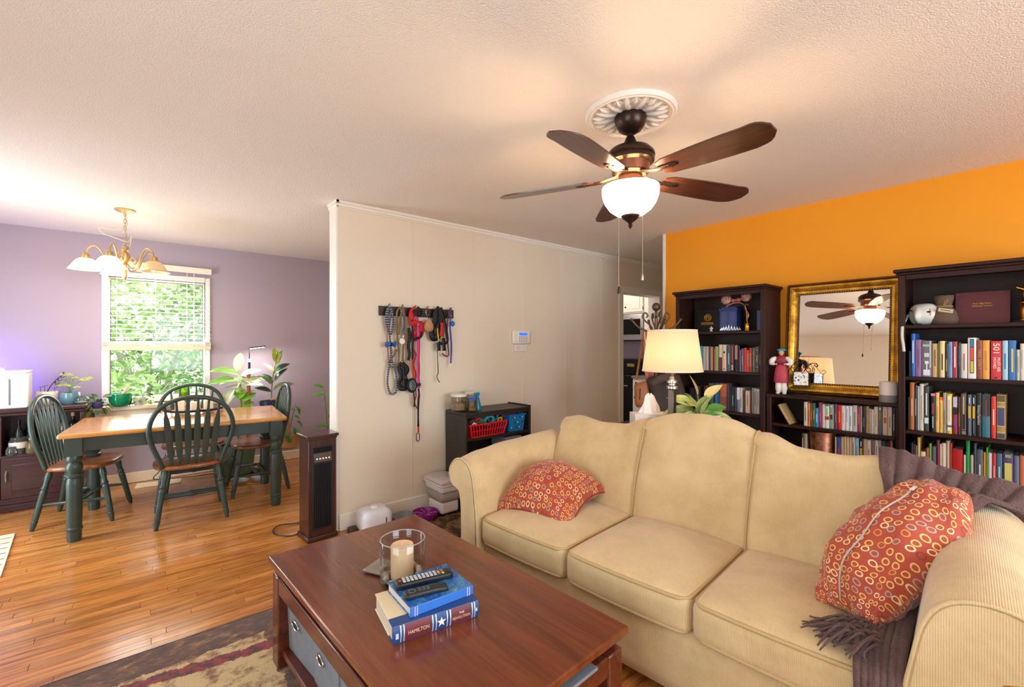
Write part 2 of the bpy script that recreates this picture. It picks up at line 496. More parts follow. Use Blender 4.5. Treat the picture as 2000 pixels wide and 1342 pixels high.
# orange wall
mb = MB(); mb.bx(3.92, 4.05, Y0, 2.395, 0, H); struct('wall_right', mb, W_ORANGE)
struct('trim_4', MB().bx(3.905, 4.06, 2.385, 2.41, 0, H), TRIMW, bev=.003)
mb = MB(); mb.bx(4.05, X1, 2.28, 2.4, 0, H); mb.bx(X1, X1 + .12, 2.28, 3.38, 0, H); struct('wall_hall', mb, W_WHITE)
mb = MB(); mb.bx(X1, X1 + .12, 3.5, Y1, 0, H); struct('wall_kitchen', mb, W_PURPLE)
# walls behind the camera, with unseen windows and door added for daylight
mb = MB(); mb.bx(X0, .3, Y0 - .15, Y0, 0, H); mb.bx(2.9, 4.05, Y0 - .15, Y0, 0, H); mb.bx(.3, 2.9, Y0 - .15, Y0, 0, .7); mb.bx(.3, 2.9, Y0 - .15, Y0, 2.2, H)
struct('wall_front', mb, W_WHITE)
mb = MB(); mb.bx(.3, .36, Y0 - .12, Y0 - .02, .7, 2.2); mb.bx(2.84, 2.9, Y0 - .12, Y0 - .02, .7, 2.2); mb.bx(.36, 2.84, Y0 - .12, Y0 - .02, .7, .76); mb.bx(.36, 2.84, Y0 - .12, Y0 - .02, 2.14, 2.2); mb.bx(1.58, 1.62, Y0 - .12, Y0 - .02, .76, 2.14)
w2 = struct('added_window_2', mb, TRIMW)  # added window, never in view, there for the daylight
part('pane', MB().bx(.36, 1.58, Y0 - .075, Y0 - .07, .76, 2.14), glass_pane(), w2); part('pane', MB().bx(1.62, 2.84, Y0 - .075, Y0 - .07, .76, 2.14), glass_pane(), w2)
mb = MB(); mb.bx(X0 - .15, X0, Y0, -.6, 0, H); mb.bx(X0 - .15, X0, 1.0, 3.9, 0, H); mb.bx(X0 - .15, X0, -.6, 1.0, 0, .65); mb.bx(X0 - .15, X0, -.6, 1.0, 2.05, H); mb.bx(X0 - .15, X0, 4.8, Y1, 0, H); mb.bx(X0 - .15, X0, 3.9, 4.8, 2.05, H)
struct('wall_entry', mb, W_WHITE)
mb = MB(); mb.bx(X0 - .1, X0 - .06, 3.9, 4.0, 0, 2.05); mb.bx(X0 - .1, X0 - .06, 4.7, 4.8, 0, 2.05); mb.bx(X0 - .1, X0 - .06, 4.0, 4.7, 0, .2); mb.bx(X0 - .1, X0 - .06, 4.0, 4.7, 1.95, 2.05)
d2 = struct('added_door_2', mb, TRIMW); part('pane', MB().bx(X0 - .083, X0 - .078, 4.0, 4.7, .2, 1.95), glass_pane(), d2)  # added glass door, unseen, so daylight reaches the dining side
mb = MB(); mb.bx(X0 - .1, X0 - .06, -.6, -.54, .65, 2.05); mb.bx(X0 - .1, X0 - .06, .94, 1.0, .65, 2.05); mb.bx(X0 - .1, X0 - .06, -.54, .94, .65, .71); mb.bx(X0 - .1, X0 - .06, -.54, .94, 1.99, 2.05)
w3 = struct('added_window_3', mb, TRIMW); part('pane', MB().bx(X0 - .083, X0 - .078, -.54, .94, .71, 1.99), glass_pane(), w3)  # added unseen window for the light from the side
# skirting
def skirt(name, a, b, c, d, h, m):
    mb = MB(); mb.bx(a, b, c, d, 0, h); struct(name, mb, m, bev=.006)
skirt('baseboard_left', X0, 4.4, Y1 - .016, Y1, .105, CREAM)
skirt('baseboard_back', 1.158, dx0 - .062, 3.364, 3.38, .125, TRIMW)
skirt('baseboard_right', 3.904, 3.92, 2.1, 2.385, .11, TRIMW)
skirt('baseboard_hall', dx1 + .062, X1, 3.364, 3.38, .125, TRIMW)

# ------------------------------------------------------------------ dining window
VIN = mat('f2f1ee', .35); GASK = mat('1c2628', .5)
mb = MB(); a0, a1, z0, z1 = -.24, .636, .80, 2.1
for q in ((a0, a0 + .047, z0, z1), (a1 - .047, a1, z0, z1), (a0 + .047, a1 - .047, z1 - .05, z1), (a0 + .047, a1 - .047, z0, z0 + .045)): mb.bx(q[0], q[1], Y1 - .02, Y1 + .10, q[2], q[3])
w1 = struct('window_1', mb, VIN, bev=.004)
def sash(zl, zh, y):
    l, r = a0 + .047, a1 - .047; mb = MB()
    for q in ((l, l + .014, zl, zh), (r - .014, r, zl, zh), (l + .014, r - .014, zh - .02, zh), (l + .014, r - .014, zl, zl + .02)): mb.bx(q[0], q[1], y, y + .025, q[2], q[3])
    s = part('sash', mb, VIN, w1, .002)
    l += .014; r -= .014; zl += .02; zh -= .02; mb = MB()
    for q in ((l, l + .006, zl, zh), (r - .006, r, zl, zh), (l + .006, r - .006, zh - .006, zh), (l + .006, r - .006, zl, zl + .006)): mb.bx(q[0], q[1], y + .004, y + .02, q[2], q[3])
    part('gasket', mb, GASK, s); part('pane', MB().bx(l, r, y + .012, y + .016, zl, zh), glass_pane(), s)
sash(1.395, 2.05, Y1 + .05); sash(.845, 1.41, Y1 + .015)
mb = MB(); mb.bx(-.30, .70, 5.73, Y1 + .01, .748, .785); mb.bx(-.285, .685, 5.76, Y1 + .01, .67, .748)
part('sill', mb, CREAM, w1, .006)
# wooden blind with open slats
bl = thing('window_blind', 'cream wooden slat blind half lowered over the dining window', 'blind', (.2, 5.845, 2.17))
BAM = mat('ead7b4', .45, var=.06, vscale=12, stretch=(.4, 4, 4)); SLT = mat('f3ead8', .5)
part('valance', MB().box((-.0, .0, 0), (.89, .018, .062), (0, .015, 0)), SLT, bl, .003)
part('head_rail', MB().bx(-.435, .435, .005, .045, -.025, .015), SLT, bl, .002)
sl = MB().box((0, 0, 0), (.876, .046, .0032)).mesh('slat', SLT)
for i in range(15):
    z = -.115 - i * .0435
    link('slat', sl, bl, (0, .015, z), (math.radians(7), 0, 0))
for x in (-.33, -.03, .23, .29): part('cord', MB().cyl((x, -.012, -.03), (x, -.012, -.78), .0016, n=6).cyl((x, .042, -.03), (x, .042, -.78), .0016, n=6), SLT, bl)
for i in range(7): link('slat', sl, bl, (0, .015, -.765 - i * .0055))
part('bottom_rail', MB().bx(-.438, .438, -.012, .042, -.845, -.803), BAM, bl, .004)
part('rail_button', MB().bx(-.26, -.215, -.004, .01, -.852, -.845), mat('c9713f', .5), bl); part('rail_button', MB().bx(.06, .1, -.004, .01, -.852, -.845), mat('c9713f', .5), bl)
# ------------------------------------------------------------------ outside the window
struct('ground_outside', MB().bx(-6, 8, 6.3, 16, -.4, -.3), mat('7f9a54', .9, var=.3, vscale=6))
LEAFG = [mat(h, .5, var=.15, vscale=3) for h in ('94b872', 'b0d086', '80a86c')]
rs = random.Random(11)
def shrub(x, y, r, h, k, n=1900, label=''):
    t = thing('garden_shrub', label, 'shrub', (x, y, -.3), group='shrubs outside the dining window')
    mb = MB()
    for i in range(n):
        a = rs.random() * 2 * PI; q = rs.random() ** .5; zz = rs.random()
        rr = r * q * (.55 + .6 * math.sin(PI * min(.98, zz * .9 + .1)))
        c = Vector((rr * math.cos(a), rr * math.sin(a), h * (.04 + .96 * zz)))
        s = .05 + .05 * rs.random(); R = Euler((rs.random() * 6, rs.random() * 6, rs.random() * 6)).to_matrix()
        mb.add([c + R @ Vector(v) for v in ((0, -s, 0), (s * .45, 0, .01), (0, s, 0), (-s * .45, 0, .01))], [(0, 1, 2, 3)])
    f = part('foliage', mb, LEAFG[k], t, smooth=False); f['kind'] = 'stuff'
    mb = MB()
    for i in range(14):
        a = rs.random() * 6.28; e = r * .9
        mb.tube([(0, 0, 0), (e * .35 * math.cos(a), e * .35 * math.sin(a), h * .4), (e * math.cos(a + .3), e * math.sin(a + .3), h * (.5 + .4 * rs.random()))], [.02, .014, .005], 5)
    part('branches', mb, mat('c9c2b2', .8), t)
shrub(-1.3, 9.0, 1.2, 3.4, 0, label='tall green shrub beyond the glass behind the hanging lamp')
shrub(.2, 9.6, 1.3, 3.8, 1, label='pale green shrub in the middle of the window view')
shrub(1.3, 9.2, 1.1, 3.0, 2, label='dark green shrub behind the window plant in the glass vase')
shrub(-.3, 8.0, .8, 1.3, 1, 500, label='low twiggy shrub close outside the lower sash')
shrub(.6, 11.5, 2.6, 5.2, 1, 4200, label='big pale green tree crown filling the view behind the other shrubs')

# ================================================================== DINING AREA
GREEN = mat('33443d', .38, var=.08, vscale=5, coat=.1)
HONEY = wood('honey_tabletop', 'b06e2c', 'dba25a', .22, 'x', 3., coat=.5)
SEATW = wood('brown_seat_wood', '6b3a1c', '9c5f32', .3, 'y', 4., coat=.3)
# ---- table
tb = thing('dining_table', 'farmhouse dining table with honey wooden top and dark green turned legs', 'table', (.341, 4.72, 0), math.radians(-5))
part('table_top', MB().bx(-.71, .71, -.45, .45, .728, .762), HONEY, tb, .012, seg=3)
mb = MB(); mb.bx(-.6, .6, -.385, -.36, .625, .728); mb.bx(-.6, .6, .36, .385, .625, .728); mb.bx(-.63, -.605, -.35, .35, .625, .728); mb.bx(.605, .63, -.35, .35, .625, .728)
for nm, q in (('apron', (-.59, .59, -.385, -.36)), ('apron', (-.59, .59, .36, .385)), ('apron', (-.63, -.605, -.34, .34)), ('apron', (.605, .63, -.34, .34))):
    part(nm, MB().bx(q[0], q[1], q[2], q[3], .625, .728), GREEN, tb, .003)
lg = MB(); lg.bx(-.046, .046, -.046, .046, .60, .728)
lg.lathe([(.037, .0), (.04, .03), (.04, .075), (.046, .08), (.046, .095), (.041, .1), (.043, .2), (.045, .40), (.041, .435), (.036, .445), (.046, .452), (.047, .47), (.036, .478), (.042, .492), (.048, .515), (.042, .54), (.034, .552), (.042, .562), (.044, .58), (.04, .60)], 20)
lgm = lg.mesh('leg', GREEN, SM)
for sx in (-1, 1):
    for sy in (-1, 1): link('leg', lgm, tb, (sx * .632, sy * .372, 0))
# ---- chairs : front is +Y of the chair
def make_chair(name, label, loc, rz):
    t = thing(name, label, 'chair', loc, rz, 'windsor chairs around the dining table')
    # saddle seat
    def seat_out(a):
        x = math.cos(a); y = math.sin(a)
        sx = math.copysign(abs(x) ** .72, x); sy = math.copysign(abs(y) ** .72, y)
        return (.245 + .012 * sy) * sx, .222 * sy
    mb = MB(); n = 40; rings = []
    for r, z in ((.9, .418), (.985, .424), (1, .437), (.985, .45), (.93, .455), (.7, .449), (.4, .446), (.02, .447)):
        rings.append([(seat_out(2 * PI * i / n)[0] * r, seat_out(2 * PI * i / n)[1] * r, z) for i in range(n)])
    vs = [p for r in rings for p in r]; fs = [tuple(range(n - 1, -1, -1))]
    for j in range(len(rings) - 1):
        for i in range(n): fs.append((j * n + i, j * n + (i + 1) % n, (j + 1) * n + (i + 1) % n, (j + 1) * n + i))
    fs.append(tuple((len(rings) - 1) * n + i for i in range(n)))
    mb.add(vs, fs); part('seat', mb, SEATW, t, smooth=True)
    prof = [(.012, 0), (.015, .05), (.02, .13), (.0215, .15), (.017, .165), (.019, .18), (.02, .40), (.022, .62), (.0235, .64), (.018, .67), (.024, .70), (.018, .73), (.017, .8), (.023, .88), (.02, .95), (.014, 1)]
    F = {}
    for sx in (-1, 1):
        for sy in (-1, 1):
            p0 = (sx * .225, sy * .232, 0); p1 = (sx * .165, sy * .15, .425)
            part('leg', MB().rod(p0, p1, prof, 14), GREEN, t)
            F[sx, sy] = [Vector(p0).lerp(Vector(p1), q) for q in (.42,)][0]
    sp = [(.008, 0), (.0115, .15), (.013, .45), (.0165, .47), (.0165, .53), (.013, .55), (.0115, .85), (.008, 1)]
    for sx in (-1, 1): part('stretcher', MB().rod(F[sx, -1], F[sx, 1], sp, 10), GREEN, t)
    m0 = F[-1, -1].lerp(F[-1, 1], .42); m1 = F[1, -1].lerp(F[1, 1], .42); m2 = F[-1, -1].lerp(F[-1, 1], .58); m3 = F[1, -1].lerp(F[1, 1], .58)
    part('stretcher', MB().rod(m0, m1, sp, 10), GREEN, t); part('stretcher', MB().rod(m2, m3, sp, 10), GREEN, t)
    # bowed back, reclining to -Y
    yb = lambda z: -.168 - (z - .44) * .16
    pts = []
    for x, z in ((.185, .44), (.21, .52), (.245, .62), (.265, .71), (.255, .80), (.215, .885), (.15, .94), (.075, .968), (0, .976)): pts.append((x, z))
    full = pts + [(-x, z) for x, z in pts[-2::-1]]
    path = smooth_path([(x, yb(z), z) for x, z in full], 4)
    mb = MB()
    mb.tube(path, .017, 8)
    part('bow_back', mb, GREEN, t, smooth=True)
    for i in range(6):
        u = (i - 2.5) / 2.5; xb = u * .125; xt = u * .172
        # find bow height at xt
        zt = max(z for (x, z) in [(p.x, p.z) for p in path] if abs(x - xt) < .03) - .004
        zt = min((abs(p.x - xt), p.z) for p in path if p.z > .75)[1] - .006
        prof2 = [(.008, 0), (.010, .08), (.0205, .22), (.0215, .5), (.0195, .72), (.0085, .86), (.0075, 1)]
        mb = MB(); vs = []; fs = []
        for w, f in prof2:
            z = .445 + (zt - .445) * f; x = xb + (xt - xb) * f; y = yb(z)
            tt = .008 if .15 < f < .8 else .007
            vs += [(x - w, y - tt * .4, z), (x, y - tt, z), (x + w, y - tt * .4, z), (x + w, y + tt * .4, z), (x, y + tt, z), (x - w, y + tt * .4, z)]
        for j in range(len(prof2) - 1):
            for k in range(6): fs.append((j * 6 + k, j * 6 + (k + 1) % 6, (j + 1) * 6 + (k + 1) % 6, (j + 1) * 6 + k))
        fs += [tuple(range(5, -1, -1)), tuple((len(prof2) - 1) * 6 + k for k in range(6))]
        mb.add(vs, fs); part('spindle', mb, GREEN, t)
    return t
make_chair('dining_chair', 'green arrow-back dining chair at the near side, its back to the room', (.355, 4.47, 0), math.radians(-2))
make_chair('dining_chair', 'green arrow-back dining chair at the table end by the dark bar cabinet', (-.30, 4.985, 0), math.radians(-90 - 14))
make_chair('dining_chair', 'green arrow-back dining chair at the table end nearest the partition', (.915, 4.93, 0), math.radians(88))
make_chair('dining_chair', 'green arrow-back dining chair on the window side of the table', (.44, 5.29, 0), math.radians(178))
# ---- tray and candles on the table
tr = thing('candle_tray', 'long dark boat-shaped tray with stones and candles on the dining table', 'tray', (.42, 4.93, .762), math.radians(-3))
mb = MB()
def trf(u, v):
    s = (u - .5) * 2; a = (v - .5) * 2
    return (.235 * s, .06 * a * (1 - .25 * s * s), .008 + .022 * abs(a) ** 2 + .03 * abs(s) ** 4)
mb.grid(trf, 17, 7)
mb2 = MB(); o = part('tray_body', mb, mat('2a1717', .35), tr, smooth=True)
sd = o.modifiers.new('thick', 'SOLIDIFY'); sd.thickness = .006
CAN = mat('f3e6d0', .5, sub=.2)
for i, (x, h, nm) in enumerate(((.31, .105, 'leftmost'), (.42, .09, 'middle'), (.52, .1, 'rightmost'))):
    c = MB(); c.bx(-.034, .034, -.028, .028, 0, h)
    t = thing('square_candle', f'{nm} of the three cream block candles standing in the boat-shaped tray', 'candle', (x, 4.935, .775), .05 * i, 'block candles on the dining table')
    part('wax', c, CAN, t, .004); part('wick', MB().cyl((0, 0, h), (.002, 0, h + .012), .0015, n=6), BLACKP, t)
for i, (x, y) in enumerate(((.262, 4.95), (.276, 4.92), (.365, 4.93), (.37, 4.955), (.468, 4.93), (.475, 4.95))):
    solo('tray_stone', MB().ell((0, 0, .012), (.017, .013, .012), 10, 6), mat('d8b98c', .6), f'small tan stone in the boat-shaped tray, {["first", "second", "third", "fourth", "fifth", "sixth"][i]} from its bar-cabinet end', 'stone', (x, y, .777), i * .7, 'tan stones in the table tray')

# ---- bar cabinet
cb = thing('bar_cabinet', 'dark cherry bar cabinet with open bottle shelf and two doors', 'cabinet', (-.87, 5.68, 0))
CHY = wood('dark_cherry', '2a1114', '3f1c1d', .3, 'x', 4., coat=.3)
part('cabinet_top', MB().bx(-.55, .55, -.205, .2, .815, .85), CHY, cb, .008)
part('top_moulding', MB().bx(-.535, .535, -.19, .2, .79, .815), CHY, cb, .006)
for x in (-.53, .505): part('side_panel', MB().bx(x, x + .025, -.18, .2, .06, .79), CHY, cb, .003)
part('back_panel', MB().bx(-.505, .505, .185, .198, .06, .79), CHY, cb)
part('shelf', MB().bx(-.505, .505, -.178, .185, .44, .465), CHY, cb, .002)
part('bottom_panel', MB().bx(-.505, .505, -.178, .185, .085, .105), CHY, cb)
part('divider', MB().bx(.015, .04, -.175, .185, .465, .79), CHY, cb, .002)
part('plinth', MB().bx(-.55, .55, -.2, .2, 0, .06), CHY, cb, .006)
part('plinth_moulding', MB().bx(-.54, .54, -.19, .2, .06, .085), CHY, cb, .004)
for sx, x0, x1, hx in ((-1, -.503, .02, -.012), (1, .035, .503, .068)):
    d = part('door', MB().bx(x0, x1, -.18, -.16, .107, .438), CHY, cb, .003)
    part('door_panel', MB().bx(x0 + .06, x1 - .06, -.184, -.178, .165, .385), CHY, d, .004)
    part('handle', MB().tube([(hx, -.18, .335), (hx, -.205, .325), (hx, -.208, .29), (hx, -.205, .255), (hx, -.18, .245)], .006, 8), CHROME, d)
# things standing in the open shelf (heights above z .465)
GLC = glass_pane('eef4f2', .3)
def bottle(x, y, h, r, body, cap, label, lab=None, text=None, neck=.3, z=.465):
    t = thing('liquor_bottle', label, 'bottle', (x, y, z), 0, 'bottles in the bar cabinet')
    part('bottle_body', MB().lathe([(r * .9, 0), (r, .006), (r, h * (.62 - neck * .1)), (r * .85, h * .68), (r * .36, h * .76), (r * .33, h * .9), (r * .38, h * .91), (r * .36, h * .93)], 16), body, t)
    part('cap', MB().lathe([(r * .42, h * .88), (r * .43, h), (r * .3, h * 1.003)], 12), cap, t)
    if lab: part('label', MB().lathe([(r * 1.01, h * .12), (r * 1.015, h * .48), (r * 1.0, h * .48)], 16, cap=False), lab, t)
    if text: lettering(text, r * .42, mat('c22a22', .5), t, (0, -r * 1.02, h * .53), (PI / 2, 0, 0))
    return t
GLG = mat('c9d6cf', .06, trans=.9); AMB = mat('7a4a1c', .1, trans=.6); DKG = mat('232a20', .1); CLR = mat('dfe6e2', .05, trans=.92)
bottle(-.47, 5.57, .305, .045, GLG, mat('178a55', .4), 'tall clear bottle with green cap and red-and-white label', mat('e9e3dc', .5), 'SMIRNOFF')
bottle(-.425, 5.72, .30, .036, DKG, mat('c8a766', .4), 'dark bottle with tan cap behind the green-capped bottle', mat('3b2a1d', .5))
bottle(-.395, 5.55, .17, .036, AMB, mat('b3261f', .4), 'short amber bottle with red label at the shelf end', mat('c23a22', .5))
bottle(-.75, 5.63, .27, .032, DKG, BLACKP, 'slim black bottle behind the clear jars', mat('3a3a42', .5))
bottle(-.70, 5.70, .255, .035, mat('2b3a6b', .1, trans=.5), mat('2347b5', .4), 'blue-capped bottle at the back of the bar shelf', mat('8f98a0', .5))
bottle(-.60, 5.6, .18, .034, DKG, BLACKP, 'squat black bottle beside the corked decanter', mat('2b2b2b', .5))
bottle(-.665, 5.53, .125, .034, mat('c7b98c', .08, trans=.75), mat('d8b685', .6), 'small round decanter with a wooden ball stopper', None)
bottle(-.93, 5.66, .27, .034, mat('6d2626', .1, trans=.5), mat('cfd3d6', .3, 1.), 'red bottle with silver cap beside the green book', mat('c9c2b8', .5))
t = thing('glass_jar', 'wide clear jar with printed band in the bar cabinet', 'jar', (-.745, 5.56, .465), 0, 'jars in the bar cabinet')
part('jar_body', MB().lathe([(.05, 0), (.055, .01), (.055, .11), (.045, .12), (.046, .135)], 18), CLR, t); part('label', MB().lathe([(.0555, .05), (.0555, .1)], 18, cap=False), mat('d9d2c6', .5), t)
t = thing('glass_jar', 'low round glass jar at the front of the bar shelf', 'jar', (-.775, 5.51, .465), 0, 'jars in the bar cabinet')
part('jar_body', MB().lathe([(.03, 0), (.036, .015), (.034, .05), (.026, .06), (.027, .07)], 16), CLR, t)
t = thing('glass_jar', 'clear tumbler beside the green book in the bar cabinet', 'glass', (-.945, 5.53, .465), 0, 'jars in the bar cabinet')
part('jar_body', MB().lathe([(.03, 0), (.036, .02), (.038, .1), (.036, .1), (.033, .02), (.0, .012)], 16, cap=False), CLR, t)
t = thing('bar_book', 'green hardback with white lettering upright in the bar cabinet', 'book', (-.862, 5.58, .465), 0)
part('cover', MB().bx(-.018, .018, -.075, .075, 0, .222), mat('1f5a3a', .5), t, .003); part('pages', MB().bx(-.014, .014, -.07, .072, .004, .2225), mat('e6dcc2', .8), t)
lettering("THE BARTENDER'S BIBLE", .0195, mat('e9e6d8', .5), t, (0, -.0756, .118), SPINE_Y)
# ---- things on the cabinet
hm = thing('water_tank_humidifier', 'white square humidifier tank with grey level slot on the bar cabinet', 'humidifier', (-.84, 5.58, .85))
part('tank', MB().bx(-.165, .165, -.1, .1, 0, .295), mat('f4f1ea', .35), hm, .018, seg=3)
part('lid', MB().bx(-.17, .17, -.105, .105, .295, .312), mat('f4f1ea', .35), hm, .008)
part('lid_knob', MB().lathe([(.02, .31), (.018, .325), (.008, .335)], 14), mat('f4f1ea', .35), hm)
part('level_slot', MB().bx(.052, .064, -.104, -.098, .03, .245), mat('6f7480', .3), hm, .003)
def pot(name, label, cat, loc, prof, m, group=None, soil=None):
    t = thing(name, label, cat, loc, 0, group)
    part('pot', MB().lathe(prof + [(prof[-1][0] - .008, prof[-1][1]), (prof[-1][0] - .012, prof[-1][1] - .02)], 24), m, t)
    part('soil', MB().lathe([(prof[-1][0] - .01, prof[-1][1] - .012), (.02, prof[-1][1] - .004), (.001, prof[-1][1] - .002)], 18), SOIL, t)
    return t
LG = mat('4f8a35', .35, var=.2, vscale=30, coat=.2); LGD = mat('2f4a2c', .3, var=.15, vscale=30, coat=.3); LGY = mat('b8c84e', .4, var=.15, vscale=30, coat=.2)
LBR = mat('74b93a', .35, var=.15, vscale=25, coat=.2); LPUR = mat('45354f', .4, var=.2, vscale=40); LVAR = mat('4a7a45', .4, hx2='c9d2a0', vscale=30)
def stem(parent, pts, r=.003, m=None, name='stem'):
    return part(name, MB().tube(smooth_path(pts, 4), r, 6), m or LG, parent, smooth=True)
rp = random.Random(5)
p1 = pot('potted_plant', 'white round pot with a purple feathery plant beside the humidifier', 'plant', (-.585, 5.66, .85), [(.035, 0), (.055, .02), (.072, .07), (.068, .118)], mat('e8dfcd', .4))
stem(p1, [(0, 0, .11), (.02, 0, .16), (.06, -.01, .22), (.1, -.02, .26)], .004, LPUR)
lm = leaf_mesh('leaf', .05, .014, LPUR, .4, .2, 'long', 3, 5)
for i in range(8):
    f = .25 + i * .1; b = Vector((.02 + .09 * f, -.02 * f, .13 + .14 * f)); leaf_at(lm, p1, b, (1.9 if i % 2 else .1) - .2, .7, .8 + .3 * rp.random())
for x, y, h in ((-.04, 0, .05), (.05, -.03, .04), (-.01, -.04, .06)):
    stem(p1, [(x, y, .11), (x, y, .11 + h)], .002, LPUR)
    for a in (0, 2.1, 4.2): leaf_at(lm, p1, (x, y, .11 + h), a, .1, .45)
p2 = pot('potted_plant', 'blue-green faceted pot with a frilly pale green plant', 'plant', (-.44, 5.66, .85), [(.045, 0), (.066, .03), (.07, .07), (.066, .1)], mat('5d8390', .3, coat=.4))
lm2 = leaf_mesh('leaf', .034, .034, mat('a9bd6c', .45, var=.2, vscale=60), .5, .15, 'heart', 5, 5)
for i in range(13):
    a = i * 2.4; r = .03 + .09 * rp.random(); h = .05 + .12 * rp.random(); b = Vector((r * math.cos(a), r * .6 * math.sin(a), .095 + h))
    stem(p2, [(0, 0, .09), (b.x * .4, b.y * .4, .095 + h * .7), b], .0015)
    for k in range(3): leaf_at(lm2, p2, b, a + k * 2.1, .15, .8 + .4 * rp.random())
gb = thing('glass_globe', 'clear glass globe terrarium lying on the bar cabinet end', 'terrarium', (-.36, 5.585, .85))
part('globe', MB().ell((0, 0, .036), (.052, .04, .036), 18, 12), glass_pane('e4efef', .5), gb, smooth=True); part('stones', MB().ell((0, 0, .014), (.035, .026, .01), 12, 6), mat('a8b3b0', .7), gb)
# ---- plants on the window sill
POTHL = [leaf_mesh('leaf', .055, .045, m, .5, .2, 'heart', 5, 6) for m in (mat('4e6b3a', .35, var=.3, vscale=30), mat('8aa04c', .4, var=.25, vscale=30), LBR)]
def pothos(t, n, ctr, rx, rz, z0, ms, seed, s=1., lean=0):
    r_ = random.Random(seed)
    for i in range(n):
        a = r_.random() * 2 * PI; q = .35 + .65 * r_.random()
        b = Vector((ctr[0] + rx * q * math.cos(a), ctr[1] + rx * .6 * q * math.sin(a), ctr[2] + rz * (r_.random() - .45)))
        if i % 3 == 0: stem(t, [(ctr[0], ctr[1], z0), ((ctr[0] + b.x) / 2, (ctr[1] + b.y) / 2, max(b.z, z0) + .02), b], .0018)
        leaf_at(r_.choice(ms), t, b, a + r_.random() * .6, -.2 - .9 * r_.random() + .6 * (b.z > ctr[2]), s * (.7 + .6 * r_.random()), (r_.random() - .5), lean=.3)
t = thing('potted_pothos', 'trailing variegated pothos hanging over the sill end by the bar cabinet', 'plant', (-.262, 5.72, .785))
part('pot', MB().lathe([(.03, 0), (.045, .02), (.047, .06), (.04, .062)], 16), mat('5a5290', .4), t)
pothos(t, 26, (-.01, -.05, .045), .085, .16, .06, POTHL[:2], 3, 1.05)
t = thing('mortar_bowl', 'emerald green ribbed glass bowl holding a pink pestle on the sill', 'bowl', (-.1, 5.74, .785))
mb = MB(); n = 48; vs = []; fs = []
prof = [(.04, 0), (.06, .006), (.078, .03), (.086, .07), (.088, .128), (.083, .128), (.08, .07), (.07, .03), (.0, .02)]
for r, z in prof:
    for i in range(n): rr = r * (1 + .018 * (i % 2) * (z > .025)); vs.append((rr * math.cos(2 * PI * i / n), rr * math.sin(2 * PI * i / n), z))
for j in range(len(prof) - 1):
    for i in range(n): fs.append((j * n + i, j * n + (i + 1) % n, (j + 1) * n + (i + 1) % n, (j + 1) * n + i))
fs.append(tuple(range(n - 1, -1, -1))); mb.add(vs, fs)
part('bowl', mb, mat('0f8d5e', .12, trans=.15, coat=.4), t)
part('pestle', MB().rod((-.02, .0, .05), (.06, .0, .195), [(.014, 0), (.013, .6), (.015, .93), (.008, 1)], 12), mat('e7b9a6', .5), t)
t = thing('potted_pothos', 'bright trailing plant spilling over the sill right of the emerald bowl', 'plant', (.04, 5.77, .785))
part('pot', MB().lathe([(.035, 0), (.045, .02), (.048, .08), (.042, .082)], 16), mat('d9d5cc', .4), t)
pothos(t, 30, (.025, -.03, .085), .09, .17, .08, POTHL, 8, .85)
t = thing('window_plant', 'bright green leafy cutting in a lime glass vase on the sill', 'plant', (.405, 5.79, .785))
part('vase', MB().lathe([(.042, 0), (.047, .01), (.047, .15), (.044, .15), (.043, .015), (.0, .012)], 20, cap=False), mat('a9cf2b', .1, trans=.6), t)
part('water', MB().lathe([(.041, .014), (.041, .10), (.0, .1)], 16), mat('8fae20', .1, trans=.5), t)
pothos(t, 34, (.02, -.01, .215), .125, .19, .13, [leaf_mesh('leaf', .062, .055, LBR, .4, .15, 'heart', 5, 6), leaf_mesh('leaf', .055, .045, LG, .5, .2, 'heart', 5, 6)], 21)
# ---- floor plants and grow lamp right of the window
gl = thing('grow_lamp', 'slim black pole grow lamp with a flat tilting head among plants', 'lamp', (.965, 5.62, 0))
part('base', MB().lathe([(.1, 0), (.1, .012), (.02, .018)], 20), BLACKP, gl); part('pole', MB().cyl((0, 0, .015), (0, 0, 1.2), .012), BLACKP, gl)
part('collar', MB().cyl((0, 0, 1.19), (0, 0, 1.225), .014), WHITE, gl); part('upper_pole', MB().cyl((0, 0, 1.225), (0, 0, 1.335), .006), BLACKP, gl)
hd = part('lamp_head', MB().box((.07, -.03, 1.352), (.16, .05, .016), (0, -.14, -.35)), mat('3a4742', .4), gl, .005)
part('diffuser', MB().box((.07, -.03, 1.3425), (.14, .04, .003), (0, -.14, -.35)), mat('fff6ea', .4, emit='fff2e4', estr=14), hd)
light('grow_lamp_led', 'AREA', (1.045, 5.585, 1.335), 5.5, (1, .93, .88), .14, (0, math.radians(-8), 0), .05)
dp = pot('tall_dumb_cane', 'tall variegated dumb cane with long arching leaves beside the window', 'plant', (.85, 5.58, 0), [(.11, 0), (.14, .02), (.17, .30), (.165, .32)], mat('56705a', .4))
part('moss_pole', MB().cyl((.10, .0, .3), (.10, 0, 1.06), .019, n=10), mat('b9804a', .9, bump=.8, bscale=90), dp)
stem(dp, [(0, 0, .3), (.02, 0, .6), (.03, 0, .85), (0, 0, 1.05)], .012, mat('b4b86a', .5))
VL = mat('5aa03a', .35, hx2='a8cf7a', vscale=7, stretch=(6, 1, 1), coat=.2)
PALE = mat('9fb489', .4, hx2='dfe5c8', vscale=9, stretch=(5, 1, 1))
LB = leaf_mesh('leaf', .28, .1, VL, .9, .3, 'long', 5, 10); LP = leaf_mesh('leaf', .27, .1, PALE, .7, .3, 'long', 5, 10); LO = leaf_mesh('leaf', .2, .11, LBR, .5, .25, 'oval', 5, 8)
